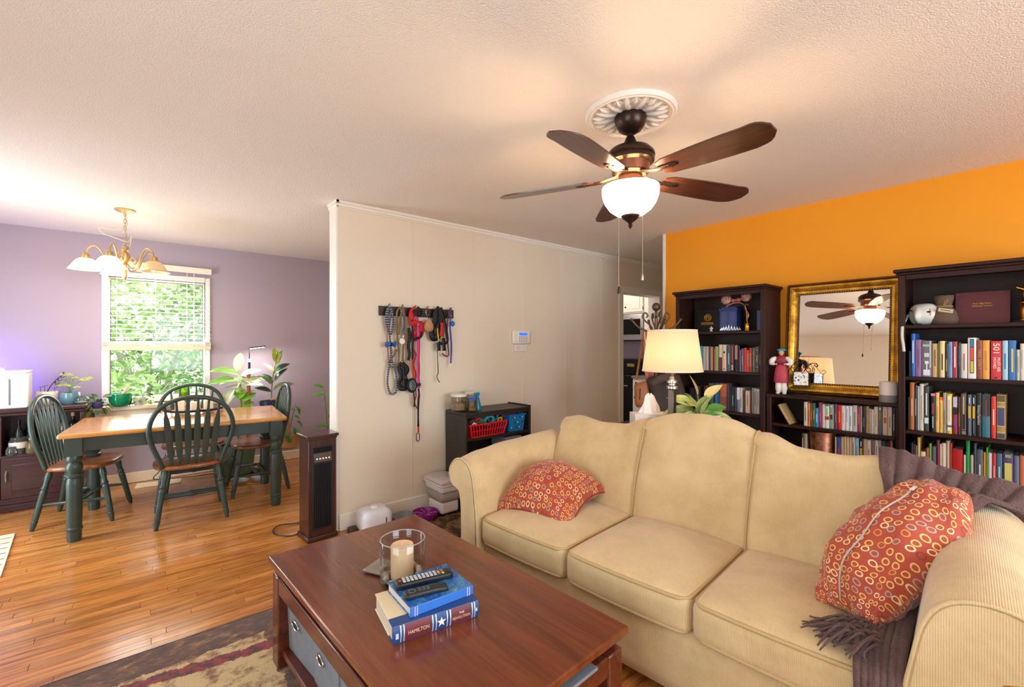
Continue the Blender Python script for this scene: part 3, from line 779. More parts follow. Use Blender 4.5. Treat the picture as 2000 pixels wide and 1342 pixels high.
for me, l, yaw, pt, s in ((LB, (-.0, -.03, 1.06), 2.95, .5, 1.05), (LB, (0, -.03, 1.0), 3.5, .25, 1.05), (LB, (0, -.02, 1.0), 2.9, .1, .7), (LP, (.0, 0, 1.07), 1.2, 1.35, 1.0), (LP, (.02, -.02, 1.04), .0, .55, .85),
                          (LP, (.02, -.02, .98), -.2, .3, .9), (LP, (.02, -.04, .95), -.5, .25, .8), (LB, (0, -.06, 1.03), 4.6, .1, .55), (LP, (-.03, -.02, .92), 3.6, -.75, 1.), (LP, (-.02, -.02, .85), 2.8, -.8, .9),
                          (LO, (.0, -.06, .80), 1.2, .85, 1.), (LO, (.03, -.06, .78), .4, .6, .95), (LO, (.04, -.06, .72), .5, .4, .8), (LP, (-.04, -.05, .70), 3.0, .1, 1.0), (LP, (-.03, -.07, .66), 3.6, -.5, 1.0), (LP, (.05, .03, .75), .3, -.3, .7)):
    leaf_at(me, dp, l, yaw, pt, s)
for i in range(7): leaf_at(leaf_mesh('leaf', .16, .02, mat('a9ae72', .5), .5, .3, 'strap', 3, 7), dp, (0.02, -.02, .86 + .03 * i), i * 1.1, .3 - .1 * i)
st = thing('plant_stand', 'black wire plant stand holding the navy pot', 'stand', (1.165, 5.55, 0))
part('stand_top', MB().lathe([(.13, .545), (.13, .56), (.0, .56)], 24), BLACKP, st)
for a in (.6, 2.2, 3.7, 5.3): part('leg', MB().cyl((.15 * math.cos(a), .15 * math.sin(a), 0), (.11 * math.cos(a), .11 * math.sin(a), .55), .007), BLACKP, st)
rb = pot('rubber_plant', 'rubber plant with dark oval leaves in a ribbed navy pot', 'plant', (1.165, 5.55, .56), [(.09, 0), (.1, .02), (.102, .06), (.107, .065), (.107, .11), (.112, .115), (.112, .165), (.118, .17), (.118, .2)], mat('22304f', .25, coat=.4))
stem(rb, [(0, 0, .19), (.01, 0, .4), (.03, 0, .55), (.06, 0, .74)], .006, mat('7d7a48', .6))
LD = leaf_mesh('leaf', .21, .085, LGD, .5, .3, 'oval', 5, 9); LGR = leaf_mesh('leaf', .21, .08, mat('8f9a7c', .4, var=.1, vscale=20, coat=.2), .5, .3, 'oval', 5, 9); LYW = leaf_mesh('leaf', .2, .1, LGY, .4, .2, 'oval', 5, 9)
for me, l, yaw, pt, s in ((LYW, (.055, -.01, .61), 1.9, 1.45, .95), (LD, (.06, .01, .59), .6, 1.35, .9), (LGR, (.02, 0, .37), 2.95, .75, 1.05), (LD, (.02, -.01, .40), 2.7, .9, .8), (LD, (.03, -.02, .41), .1, 1.0, 1.), (LD, (.04, 0, .52), .2, .65, .95),
                          (LGR, (.02, 0, .32), .1, .4, 1.2), (LD, (.0, -.01, .3), 2.9, .45, .85), (LGR, (.03, 0, .5), 2.6, 1.0, .8), (LGR, (.03, .02, .5), .5, .4, .8)): leaf_at(me, rb, l, yaw, pt, s)
# spider-like hanging plant behind the end chair
hp = thing('philodendron', 'trailing green philodendron behind the end chair near the partition', 'plant', (1.36, 5.6, .2))
part('pot', MB().lathe([(.07, 0), (.1, .02), (.115, .16), (.105, .165)], 18), mat('b08a5a', .5), hp)
part('stake', MB().tube(smooth_path([(0, 0, .15), (-.02, -.02, .45), (-.1, -.05, .56), (-.2, -.05, .575)], 5), .014, 8), mat('c79a6a', .7), hp, smooth=True)
LH = leaf_mesh('leaf', .12, .055, LG, .8, .25, 'long', 5, 7)
for l, yaw, pt in (((.06, -.05, .48), -.4, -.9), ((.02, -.08, .25), -.8, -1.0), ((.05, -.1, .22), 5.2, -.7), ((-.05, -.1, .24), 3.9, -.9), ((.08, 0, .3), 0, -.6), ((.04, .05, .42), .8, .2), ((-.02, -.1, .18), 4.6, -1.2), ((.05, -.02, .36), .3, -.3)): leaf_at(LH, hp, l, yaw, pt)
stem(hp, [(0, 0, .15), (.03, -.02, .35), (.06, -.04, .5)], .004)
pp = pot('corner_plant', 'green leafy plant mostly hidden behind the partition edge', 'plant', (1.80, 5.62, 0), [(.09, 0), (.12, .02), (.14, .24), (.135, .25)], mat('6b5a4a', .5))
stem(pp, [(0, 0, .24), (-.02, 0, .55), (-.05, 0, .84)], .006)
for l, yaw, pt in (((-.05, 0, .86), 2.8, .6), ((-.04, 0, .78), 3.0, .2), ((-.02, -.03, .40), 3.3, .3), ((-.03, -.05, .36), 3.6, -.2), ((0, 0, .33), 2.9, -.3), ((0, 0, .5), .6, .3), ((0, -.05, .42), 4.4, .1)): leaf_at(LH, pp, l, yaw, pt, 1.1)
# ---- floor register, cord
fr = thing('floor_register', 'cream metal air register lying on the floor under the window', 'register', (.19, 5.69, 0), math.radians(-7))
part('register_frame', MB().bx(-.18, .18, -.085, .085, .001, .008), CREAM, fr, .003)
for i in range(3): part('louver', MB().bx(-.15, .15, -.05 + i * .045, -.035 + i * .045, .008, .011), CREAM, fr)
solo('lamp_cord', MB().tube(smooth_path([(.25, 5.86, .25), (.22, 5.83, .12), (.15, 5.82, .03), (.25, 5.80, .012), (.5, 5.72, .012), (.75, 5.66, .02), (.93, 5.64, .012)], 6), .004, 6), BLACKP, 'thin black cord running along the wall under the window', 'cord', smooth=True)
solo('slipper', MB().ell((0, 0, .03), (.035, .09, .028), 14, 8), mat('a6a8aa', .7), 'grey slipper lying under the end chair, the one nearer the window', 'slipper', (.80, 5.15, .012), .9, 'grey slippers under the table')
solo('slipper', MB().ell((0, 0, .03), (.035, .09, .028), 14, 8), mat('a6a8aa', .7), 'grey slipper lying under the end chair, the one nearer the partition', 'slipper', (.97, 5.12, .012), .9, 'grey slippers under the table')
# ---- chandelier
ch = thing('chandelier', 'brushed gold five-arm chandelier with frosted bell shades over the dining table', 'chandelier', (-.055, 4.69, 2.44))
CHB = mat('c9ab7c', .38, .85)
part('canopy', MB().lathe([(.065, 0), (.065, -.008), (.045, -.02), (.012, -.028)], 24), CHB, ch)
for i in range(9):
    z = -.035 - i * .028; a = i * PI / 2
    part('chain_link', MB().tube([(.008 * math.cos(a) * math.cos(q), .008 * math.sin(a) * math.cos(q), z + .018 * math.sin(q)) for q in [2 * PI * k / 12 for k in range(12)]], .0025, 5, True), CHB, ch, smooth=True)
part('cord', MB().tube(smooth_path([(0, 0, -.03), (.012, 0, -.12), (-.05, 0, -.165), (-.15, .02, -.16), (-.13, .02, -.2), (-.04, 0, -.235), (.02, 0, -.25), (.04, 0, -.2), (.03, 0, -.29)], 6), .003, 6), mat('e6d2a8', .5), ch, smooth=True)
part('body', MB().lathe([(.006, -.28), (.022, -.29), (.024, -.32), (.014, -.33), (.03, -.345), (.034, -.40), (.022, -.42), (.014, -.44), (.018, -.50), (.022, -.52), (.012, -.54), (.005, -.555), (.009, -.565), (.0, -.575)], 20), CHB, ch)
SHADE = mat('fbe8c8', .45, emit='ffdcaa', estr=5.5); SHOFF = mat('e2c598', .45, emit='ffcf90', estr=.18); BULB = mat('fff2d8', .3, emit='ffe2b4', estr=18)  # SHOFF: unlit shade, with a faint glow put into its material
for k in range(5):
    a = math.radians(-40 + 72 * k); ca, sa = math.cos(a), math.sin(a)
    P = lambda r, z: (r * ca, r * sa, z)
    part('arm', MB().tube(smooth_path([P(.02, -.43), P(.06, -.47), P(.1, -.45), P(.13, -.36), P(.17, -.305), P(.212, -.325), P(.228, -.375)], 6), .006, 8), CHB, ch, smooth=True)
    part('scroll', MB().tube(smooth_path([P(.03, -.40), P(.06, -.375), P(.085, -.395), P(.07, -.42), P(.055, -.405)], 5), .004, 6), CHB, ch, smooth=True)
    s = part('socket', MB().lathe([(.008, -.365), (.022, -.372), (.026, -.385), (.024, -.40), (.034, -.403), (.034, -.412), (.02, -.415)], 18, P(.228, 0)), CHB, ch)
    lit = k != 0
    part('shade', MB().lathe([(.032, -.408), (.05, -.418), (.068, -.44), (.084, -.47), (.103, -.49), (.100, -.4915), (.081, -.473), (.064, -.444), (.048, -.424), (.03, -.413)], 26, P(.228, 0), cap=False), SHADE if lit else SHOFF, s, smooth=True)
    part('shade_rim', MB().tube([(P(.228, 0)[0] + .103 * math.cos(q), P(.228, 0)[1] + .103 * math.sin(q), -.4895) for q in [2 * PI * i / 28 for i in range(28)]], .0025, 6, True), CHB, s, smooth=True)
    part('bulb', MB().ell(P(.228, -.455), (.024, .024, .035), 14, 10), BULB if lit else mat('f4e6cc', .3), s, smooth=True)
    if lit: light('chandelier_bulb', 'POINT', (-.055 + P(.228, 0)[0], 4.69 + P(.228, 0)[1], 2.44 - .515), 7.6, (1, .78, .56), .045)
# ---- door mat at the entry
dm = thing('door_mat', 'cream door mat with brown stripes by the entry', 'mat', (-.98, 4.38, 0), math.radians(4))
part('mat_body', MB().rbox((0, 0, .006), (.7, .86, .012), .006, (6, 6, 2)), mat('e3d6bf', .95, bump=.4, bscale=300), dm)
for i in range(7): part('stripe', MB().bx(-.3, .335, -.34 + i * .11, -.325 + i * .11, .0118, .0128), mat('a98a63', .9), dm)

# ================================================================== PARTITION WALL AND ITS THINGS
WALN = wood('walnut_case', '2c150f', '4d281c', .34, 'z', 4., coat=.2)
ht = thing('tower_heater', 'dark walnut tower heater with black grille in front of the partition end', 'heater', (1.015, 3.40, 0), math.radians(4))
part('heater_case', MB().bx(-.095, .095, -.09, .09, .03, .715), WALN, ht, .003)
part('heater_top', MB().bx(-.112, .112, -.107, .107, .722, .742), WALN, ht, .005); part('top_moulding', MB().bx(-.104, .104, -.099, .099, .708, .724), WALN, ht, .005)
part('heater_base', MB().bx(-.108, .108, -.102, .102, 0, .035), WALN, ht, .008)
part('grille_frame', MB().bx(-.072, .072, -.094, -.086, .075, .662), mat('26292c', .5), ht, .003)
part('vent_opening', MB().bx(-.064, .064, -.0965, -.093, .618, .655), mat('050506', .8), ht)
cp = part('control_panel', MB().box((0, -.098, .583), (.128, .008, .066), (math.radians(-14), 0, 0)), mat('4a3a30', .35), ht, .004)
for i in range(5): part('touch_key', MB().box((-.042 + i * .021, -.1035, .576), (.009, .002, .008), (math.radians(-14), 0, 0)), mat('f3dfc0', .4, emit='ffe6c0', estr=1.2), cp)
part('grille_back', MB().bx(-.06, .06, -.0955, -.093, .09, .54), mat('08090a', .7), ht)
for i in range(8): part('grille_bar', MB().cyl((-.0525 + i * .015, -.0985, .092), (-.0525 + i * .015, -.0985, .538), .0032, n=8), mat('1b1d20', .35), ht)
solo('heater_cord', MB().tube(smooth_path([(.94, 3.50, .03), (.88, 3.48, .012), (.80, 3.56, .008), (.78, 3.66, .008), (.84, 3.76, .008), (.95, 3.72, .008), (1.05, 3.68, .008), (1.16, 3.6, .01)], 6), .004, 6), BLACKP, 'black power cord curling on the oak floor beside the tower heater', 'cord', smooth=True)
# ---- hook rack
RB = wood('rack_board', '2a1713', '3d241c', .4, 'x', 4.)
rk = thing('hook_rack', 'dark wooden wall rack with six metal hooks holding dog leashes', 'rack', (1.8, 3.378, 1.643))
part('board', MB().bx(-.336, .345, -.018, 0, -.037, .037), RB, rk, .003)
HX = (1.535, 1.649, 1.762, 1.875, 1.982, 2.099)
for x in HX:
    x -= 1.8
    part('hook', MB().tube(smooth_path([(x, -.018, .02), (x, -.03, .045), (x, -.05, .055), (x, -.055, .045)], 4), .004, 7).tube(smooth_path([(x, -.018, -.005), (x, -.03, -.028), (x, -.052, -.03), (x, -.06, -.012)], 4), .0045, 7).ell((x, -.056, .042), (.006, .006, .006), 8, 6).bx(x - .009, x + .009, -.022, -.018, -.02, .025), NICK, rk, smooth=True)
def strap(parent, pts, w, m, y=3.335, name='strap', t=.002, k=5):
    P = [(x, y - (i % 3) * .003, z) for i, (x, z) in enumerate(pts)]
    P = smooth_path(P, k); mb = MB(); vs = []; fs = []
    for i, p in enumerate(P):
        a = P[max(i - 1, 0)]; b = P[min(i + 1, len(P) - 1)]; d = (b - a).normalized(); nrm = Vector((-d.z, 0, d.x))
        if nrm.length < .1: nrm = Vector((1, 0, 0))
        nrm.normalize(); nrm = (nrm + Vector((0, .25 * math.sin(i * .5), 0))).normalized()
        for s, q in ((-1, -1), (1, -1), (1, 1), (-1, 1)): vs.append(p + nrm * (w / 2 * s) + Vector((0, t * q / 2, 0)))
    n = len(P)
    for i in range(n - 1):
        for k_ in range(4): fs.append((i * 4 + k_, i * 4 + (k_ + 1) % 4, i * 4 + 4 + (k_ + 1) % 4, i * 4 + 4 + k_))
    fs += [(3, 2, 1, 0), tuple((n - 1) * 4 + q for q in range(4))]
    mb.add(vs, fs); return part(name, mb, m, parent, smooth=True)
def checks(a, b, sc, name):
    m, nt, p = new_mat(name); v = coords(nt, (1, 1, 1))
    w = node(nt, 'ShaderNodeTexWave', Scale=float(sc), bands_direction='Z'); nt.links.new(v, w.inputs['Vector'])
    r = nt.nodes.new('ShaderNodeValToRGB'); r.color_ramp.interpolation = 'CONSTANT'
    r.color_ramp.elements[0].color = hexc(a); r.color_ramp.elements[1].color = hexc(b); r.color_ramp.elements[1].position = .5
    nt.links.new(w.outputs[0], r.inputs[0]); nt.links.new(r.outputs[0], p.inputs['Base Color']); p.inputs['Roughness'].default_value = .8
    return m
PLAID = checks('2c3444', '8793a3', 17, 'plaid_webbing'); BLK = mat('17171a', .6); OLV = mat('7c6c4c', .8); REDW = mat('b3202a', .7); PNK = mat('c9387e', .6)
L1 = thing('plaid_leash', 'blue and white plaid leash looped long on the first hook from the partition end', 'leash', (0, 0, 0))
strap(L1, [(1.538, 1.665), (1.504, 1.632), (1.519, 1.517), (1.540, 1.392), (1.544, 1.276), (1.521, 1.178), (1.516, 1.071), (1.540, 0.994), (1.580, 1.000), (1.595, 1.067), (1.580, 1.167), (1.549, 1.258), (1.538, 1.392), (1.528, 1.526), (1.549, 1.644), (1.538, 1.665)], .016, PLAID, 3.325)
strap(L1, [(1.536, 1.668), (1.511, 1.615), (1.522, 1.482), (1.502, 1.570), (1.511, 1.651), (1.536, 1.668)], .02, PLAID, 3.318, 'gathered_loop')
strap(L1, [(1.516, 1.539), (1.505, 1.437), (1.511, 1.321), (1.516, 1.267), (1.535, 1.240)], .006, REDW, 3.31, 'red_cord')
strap(L1, [(1.540, 1.661), (1.554, 1.572), (1.544, 1.482), (1.535, 1.455)], .018, PLAID, 3.312, 'gathered_loop')
t = thing('bag_dispenser', 'blue bone-shaped bag dispenser clipped to the plaid leash', 'dispenser', (0, 0, 0))
bx_, bz_ = (1.530, 1.379)
mb = MB().cyl((bx_ - .03, 3.3, bz_), (bx_ + .03, 3.3, bz_), .014)
for sx in (-1, 1):
    for sz in (-1, 1): mb.ell((bx_ + sx * .032, 3.3, bz_ + sz * .009), (.015, .014, .014), 10, 8)
part('case', mb, mat('1f5fae', .35), t, smooth=True); part('strap_band', MB().cyl((bx_ - .008, 3.3, bz_), (bx_ + .008, 3.3, bz_), .0165), BLK, t)
L2 = thing('olive_leash', 'olive canvas leash with tied knot on the second hook of the rack', 'leash', (0, 0, 0))
strap(L2, [(1.641, 1.671), (1.597, 1.637), (1.597, 1.438), (1.613, 1.302), (1.597, 1.211), (1.549, 1.202), (1.532, 1.240), (1.563, 1.284), (1.597, 1.338)], .017, OLV, 3.33)
strap(L2, [(1.646, 1.671), (1.658, 1.576), (1.664, 1.475), (1.646, 1.365), (1.640, 1.242)], .02, OLV, 3.32); strap(L2, [(1.651, 1.672), (1.617, 1.574), (1.602, 1.456)], .02, OLV, 3.322)
kx, kz = (1.662, 1.468); part('knot', MB().ell((kx, 3.318, kz), (.017, .012, .013), 10, 8), OLV, L2, smooth=True)
strap(L2, [(1.643, 1.621), (1.646, 1.530), (1.637, 1.475)], .012, mat('3d5f8a', .7), 3.312, 'blue_cord')
t = thing('round_tag', 'round white tag hanging from the olive leash', 'tag', (0, 0, 0)); kx, kz = (1.630, 1.404)
part('disc', MB().cyl((kx, 3.312, kz), (kx, 3.304, kz), .024, n=20), mat('e9e6e0', .4), t, .002); part('ring', MB().tube([(kx + .012 * math.cos(q), 3.31, kz + .036 + .014 * math.sin(q)) for q in [2 * PI * i / 14 for i in range(14)]], .002, 5, True), NICK, t)
L3 = thing('buckle_harness', 'black buckled harness hanging below the olive leash', 'harness', (0, 0, 0))
strap(L3, [(1.639, 1.233), (1.612, 1.193), (1.637, 1.128), (1.612, 1.075), (1.627, 1.029), (1.671, 1.030), (1.676, 1.081), (1.661, 1.127), (1.681, 1.181), (1.639, 1.233)], .036, BLK, 3.325); strap(L3, [(1.646, 1.201), (1.656, 1.118), (1.646, 1.036)], .03, BLK, 3.318)
kx, kz = (1.654, 1.118); part('buckle', MB().bx(kx - .02, kx + .02, 3.3, 3.312, kz - .013, kz + .013), mat('2b2b30', .3), L3, .003)
L4 = thing('red_harness', 'red and black padded dog harness on the third hook', 'harness', (0, 0, 0))
strap(L4, [(1.758, 1.673), (1.719, 1.643), (1.719, 1.569), (1.758, 1.542), (1.804, 1.548), (1.804, 1.468), (1.747, 1.426), (1.732, 1.458), (1.778, 1.487)], .044, mat('c01f2b', .7), 3.318, k=6); strap(L4, [(1.763, 1.678), (1.794, 1.651), (1.773, 1.617), (1.727, 1.652)], .034, BLK, 3.312)
strap(L4, [(1.698, 1.540), (1.747, 1.556), (1.789, 1.534)], .04, mat('c01f2b', .7), 3.306); strap(L4, [(1.799, 1.487), (1.789, 1.440), (1.732, 1.421)], .022, BLK, 3.308)
kx, kz = (1.766, 1.540); part('badge', MB().cyl((kx, 3.302, kz), (kx, 3.296, kz), .009, n=14), mat('3f8fb0', .4), L4)
L5 = thing('braided_leash', 'black braided leash beside the red harness', 'leash', (0, 0, 0))
mb = MB(); pth = smooth_path([(x, 3.325 + .004 * (-1) ** i, z) for i, (x, z) in enumerate([(1.698, 1.513), (1.705, 1.439), (1.696, 1.365), (1.702, 1.301), (1.696, 1.250)])], 6); mb.tube(pth, [.011 + .003 * (i % 2) for i in range(len(pth))], 8); part('braid', mb, BLK, L5, smooth=True)
kx, kz = (1.696, 1.245); part('clip', MB().bx(kx - .014, kx + .014, 3.318, 3.33, kz - .008, kz + .006), NICK, L5, .002)
L6 = thing('black_red_leash', 'black leash with a red grip ending in a teal-edged loop', 'leash', (0, 0, 0))
strap(L6, [(1.719, 1.578), (1.722, 1.458), (1.719, 1.356), (1.721, 1.254)], .018, BLK, 3.31); strap(L6, [(1.721, 1.259), (1.721, 1.180), (1.727, 1.110)], .016, mat('cf2c26', .7), 3.308, 'red_grip')
kx, kz = (1.719, 1.049)
part('loop', MB().tube([(kx + .034 * math.cos(q), 3.315, kz + .047 * math.sin(q)) for q in [2 * PI * i / 24 for i in range(24)]], 0, 6, True, flat=(.013, .012)), BLK, L6, smooth=True); part('loop_edge', MB().tube([(kx + .024 * math.cos(q), 3.305, kz + .037 * math.sin(q)) for q in [2 * PI * i / 24 for i in range(24)]], .003, 5, True), mat('3aa6b5', .6), L6)
strap(L6, [(1.735, 0.994), (1.741, 0.929), (1.737, 0.873)], .012, BLK, 3.318, 'loop_tail')
L7 = thing('pink_leash', 'bright pink leash hanging straight from the third hook', 'leash', (0, 0, 0))
strap(L7, [(1.752, 1.644), (1.772, 1.533), (1.774, 1.375), (1.774, 1.206), (1.776, 1.024)], .026, PNK, 3.312); kx, kz = (1.776, 1.052); part('slide_buckle', MB().bx(kx - .017, kx + .017, 3.3, 3.31, kz - .012, kz + .012), BLK, L7, .002)
L8 = thing('red_webbing_leash', 'red webbing leash curling behind the pink leash', 'leash', (0, 0, 0))
strap(L8, [(1.766, 1.598), (1.735, 1.365), (1.760, 1.300), (1.743, 1.217), (1.762, 1.132), (1.749, 1.058), (1.766, 0.973), (1.749, 0.909), (1.772, 0.856)], .012, REDW, 3.332)
L9 = thing('long_black_leash', 'long black leash with red tip and carabiner, reaching lowest of all', 'leash', (0, 0, 0))
strap(L9, [(1.780, 1.019), (1.785, 0.972), (1.778, 0.926), (1.778, 0.823), (1.778, 0.711)], .018, BLK, 3.32); strap(L9, [(1.778, 0.713), (1.778, 0.664)], .019, mat('cf2c26', .7), 3.318, 'red_tip')
strap(L9, [(1.768, 1.580), (1.785, 1.375), (1.793, 1.168), (1.785, 1.019)], .01, BLK, 3.335, 'hidden_strap')
kx, kz = (1.778, 0.625); part('carabiner', MB().tube(smooth_path([(kx - .012, 3.322, kz + .03), (kx + .01, 3.322, kz + .03), (kx + .014, 3.322, kz - .02), (kx, 3.322, kz - .036), (kx - .013, 3.322, kz - .024)], 5, True), .0035, 6, True), mat('22242a', .25, .8), L9, smooth=True)
kx, kz = (1.778, 0.657); part('swivel', MB().ell((kx, 3.322, kz), (.012, .008, .008), 10, 6), NICK, L9)
t = thing('treat_pouch', 'tan teardrop pouch hanging on the fourth hook', 'pouch', (0, 0, 0)); kx, kz = (1.871, 1.536)
part('pouch_body', MB().lathe([(.001, -.052), (.03, -.047), (.044, -.025), (.043, .0), (.03, .03), (.012, .05), (.004, .056)], 18, (kx, 3.31, kz), Matrix.Diagonal((1, .55, 1))), mat('b98a62', .7), t, smooth=True); part('loop', MB().tube(smooth_path([(kx, 3.31, kz + .05), (kx - .006, 3.315, kz + .09), (kx + .002, 3.32, kz + .115), (kx + .007, 3.315, kz + .09), (kx, 3.31, kz + .05)], 4), .0025, 6), BLK, t)
L10 = thing('step_in_harness', 'black step-in harness with red panel and yellow piping on the fifth hook', 'harness', (0, 0, 0))
strap(L10, [(1.979, 1.689), (1.944, 1.644), (1.933, 1.567), (1.906, 1.489), (1.916, 1.432), (1.960, 1.452), (1.971, 1.539), (2.005, 1.598), (1.979, 1.689)], .052, BLK, 3.32, k=6)
strap(L10, [(1.982, 1.684), (2.016, 1.589), (2.039, 1.472), (2.050, 1.404), (2.005, 1.384), (1.960, 1.394)], .026, BLK, 3.312); strap(L10, [(1.996, 1.564), (1.994, 1.501), (1.985, 1.447)], .038, mat('c4232c', .7), 3.306, 'red_panel'); strap(L10, [(1.949, 1.514), (1.951, 1.461), (1.956, 1.408)], .009, mat('d9e22a', .5), 3.302, 'yellow_piping')
for a in (600, 645):
    strap(L10, [((1.960, 1.394) if a == 600 else (2.010, 1.433)), ((1.963, 1.326) if a == 600 else (2.016, 1.326))], .038, BLK, 3.308, 'buckle_end')
strap(L10, [(1.960, 1.326), (1.963, 1.240), (1.965, 1.143), (1.956, 1.105), (1.980, 1.060)], .007, BLK, 3.326, 'thin_strap')
L11 = thing('lanyard', 'red and navy lanyard on the hook nearest the doorway', 'lanyard', (0, 0, 0))
strap(L11, [(2.091, 1.695), (2.057, 1.551), (2.061, 1.394), (2.073, 1.286), (2.027, 1.287), (2.005, 1.307)], .012, mat('6d2f3c', .7), 3.328); strap(L11, [(2.094, 1.695), (2.080, 1.542), (2.091, 1.365), (2.089, 1.217)], .016, mat('2f4f9c', .6), 3.32, 'blue_band')
kx, kz = (2.085, 1.198); part('clip', MB().cyl((kx, 3.322, kz + .02), (kx, 3.322, kz - .018), .004), NICK, L11)
t = thing('bag_dispenser', 'small blue capsule dispenser beside the lanyard', 'dispenser', (0, 0, 0)); kx, kz = (2.096, 1.557)
part('case', MB().ell((kx, 3.3, kz), (.018, .016, .024), 12, 10), mat('2260c0', .3), t, smooth=True); part('loop', MB().tube([(kx + .008 * math.cos(q), 3.31, kz + .03 + .008 * math.sin(q)) for q in [.5 * i for i in range(13)]], .002, 5), NICK, t)
# ---- alarm keypad
kp = thing('alarm_keypad', 'white wall alarm keypad with a blue lit display', 'keypad', (2.935, 3.378, 1.452))
part('housing', MB().rbox((0, -.012, 0), (.235, .024, .135), .011, (8, 2, 8)), mat('efe9df', .4), kp, smooth=True); part('flap', MB().bx(-.055, .078, -.029, -.022, -.06, .052), mat('f3eee4', .4), kp, .004)
part('display', MB().bx(-.04, .062, -.031, -.028, .018, .044), mat('2a6ae0', .3, emit='2f74ff', estr=1.1), kp)
for r in range(4):
    for c in range(5): part('key', MB().bx(-.045 + c * .0235, -.03 + c * .0235, -.0315, -.0285, -.05 + r * .0155, -.04 + r * .0155), mat('b9b6b0', .5), kp)
sk = thing('wall_sensor', 'small white sensor box mounted under the alarm keypad', 'sensor', (2.93, 3.378, 1.345))
part('sensor_box', MB().bx(-.085, .07, -.022, 0, -.034, .036), mat('efe9df', .45), sk, .005); part('lens_ring', MB().tube([(.035 + .018 * math.cos(q), -.023, .018 * math.sin(q)) for q in [2 * PI * i / 18 for i in range(18)]], .0015, 5, True), mat('cfcac0', .5), sk)
for i in range(3): part('slot', MB().bx(-.07, -.02, -.0228, -.0215, .012 - i * .012, .015 - i * .012), mat('bdb8ae', .5), sk)
# ---- low black-brown shelf with baskets
BRN = wood('black_brown_shelf', '211c19', '302925', .42, 'z', 4.)
ls = thing('toy_shelf', 'low black-brown open shelf for pet toys against the partition', 'shelf', (2.415, 3.205, 0))
part('shelf_top', MB().bx(-.355, .337, -.16, .15, .795, .818), BRN, ls, .002); part('side_panel', MB().bx(-.355, -.335, -.16, .15, 0, .794), BRN, ls, .002); part('side_panel', MB().bx(.337, .355, -.16, .15, 0, .83), BRN, ls, .002)
part('back_panel', MB().bx(-.335, .337, .142, .15, .06, .795), BRN, ls)
for z in (.06, .33, .585): part('shelf_board', MB().bx(-.335, .337, -.155, .142, z, z + .022), BRN, ls, .002)
part('plinth', MB().bx(-.335, .337, -.14, -.125, 0, .06), BRN, ls); part('top_rail', MB().bx(-.335, .337, -.158, -.145, .775, .795), BRN, ls)
def basket(name, label, loc, w, d, h, hx, rows, cols, tp=.86, rz=0):
    t = thing(name, label, 'basket', loc, rz, 'toy baskets'); m = mat(hx, .35)
    mb = MB(); th = .004
    def P(side, u, v):   # side 0..3, u -1..1, v 0..1
        s = tp + (1 - tp) * v; X, Y = w / 2 * s, d / 2 * s
        return {0: (u * X, -Y, v * h), 1: (X, u * Y, v * h), 2: (-u * X, Y, v * h), 3: (-X, -u * Y, v * h)}[side]
    for sd in range(4):
        nc = cols if sd % 2 == 0 else max(3, int(cols * d / w))
        for i in range(nc + 1):
            u = -1 + 2 * i / nc; mb.tube([P(sd, u, .0), P(sd, u, 1)], w / cols * .17 if 0 < i < nc else .008, 6)
        for r in range(rows + 1): mb.tube([P(sd, -1, r / rows), P(sd, 1, r / rows)], .008 if r in (0, rows) else .005, 6)
    part('lattice', mb, m, t)
    part('rim', MB().tube([P(s, u, 1.0) for s in range(4) for u in (-.96, .96)], 0, 4, True, flat=(.014, .006)), m, t); part('basket_floor', MB().bx(-w / 2 * tp, w / 2 * tp, -d / 2 * tp, d / 2 * tp, 0, .005), m, t)
    return t
basket('toy_basket', 'wide red plastic lattice basket full of dog toys', (2.30, 3.165, .608), .40, .22, .105, 'd41f2a', 2, 13, rz=math.radians(3))
bs = thing('toy_basket', 'taller blue plastic basket with punched dots beside the red one', 'basket', (2.635, 3.17, .608), 0, 'toy baskets')
bm_ = mat('1684c8', .35); mb = MB(); h, w0, w1_ = .145, .088, .102
part('basket_wall', MB().lathe([(w0 * 1.3, 0), (w1_ * 1.3, h), (w1_ * 1.25, h), (w0 * 1.25, .004), (0, .004)], 4, (0, 0, 0), Matrix.Rotation(PI / 4, 3, 'Z'), cap=False), bm_, bs, smooth=False)
part('rim', MB().tube([(sx * w1_ * .95, sy * w1_ * .95, h) for sx, sy in ((-1, -1), (1, -1), (1, 1), (-1, 1))], 0, 4, True, flat=(.012, .006)), bm_, bs)
for r in range(3):
    for c in range(5):
        z = .03 + .045 * r; part('dot_hole', MB().ell((-.06 + .03 * c + .008 * (r % 2), -(w0 + (w1_ - w0) * z / h) * .925 - .001, z), (.0065, .002, .0065), 8, 6), mat(('f1f1f1', 'b3303a', '10314a')[(r + c) % 3], .6), bs)
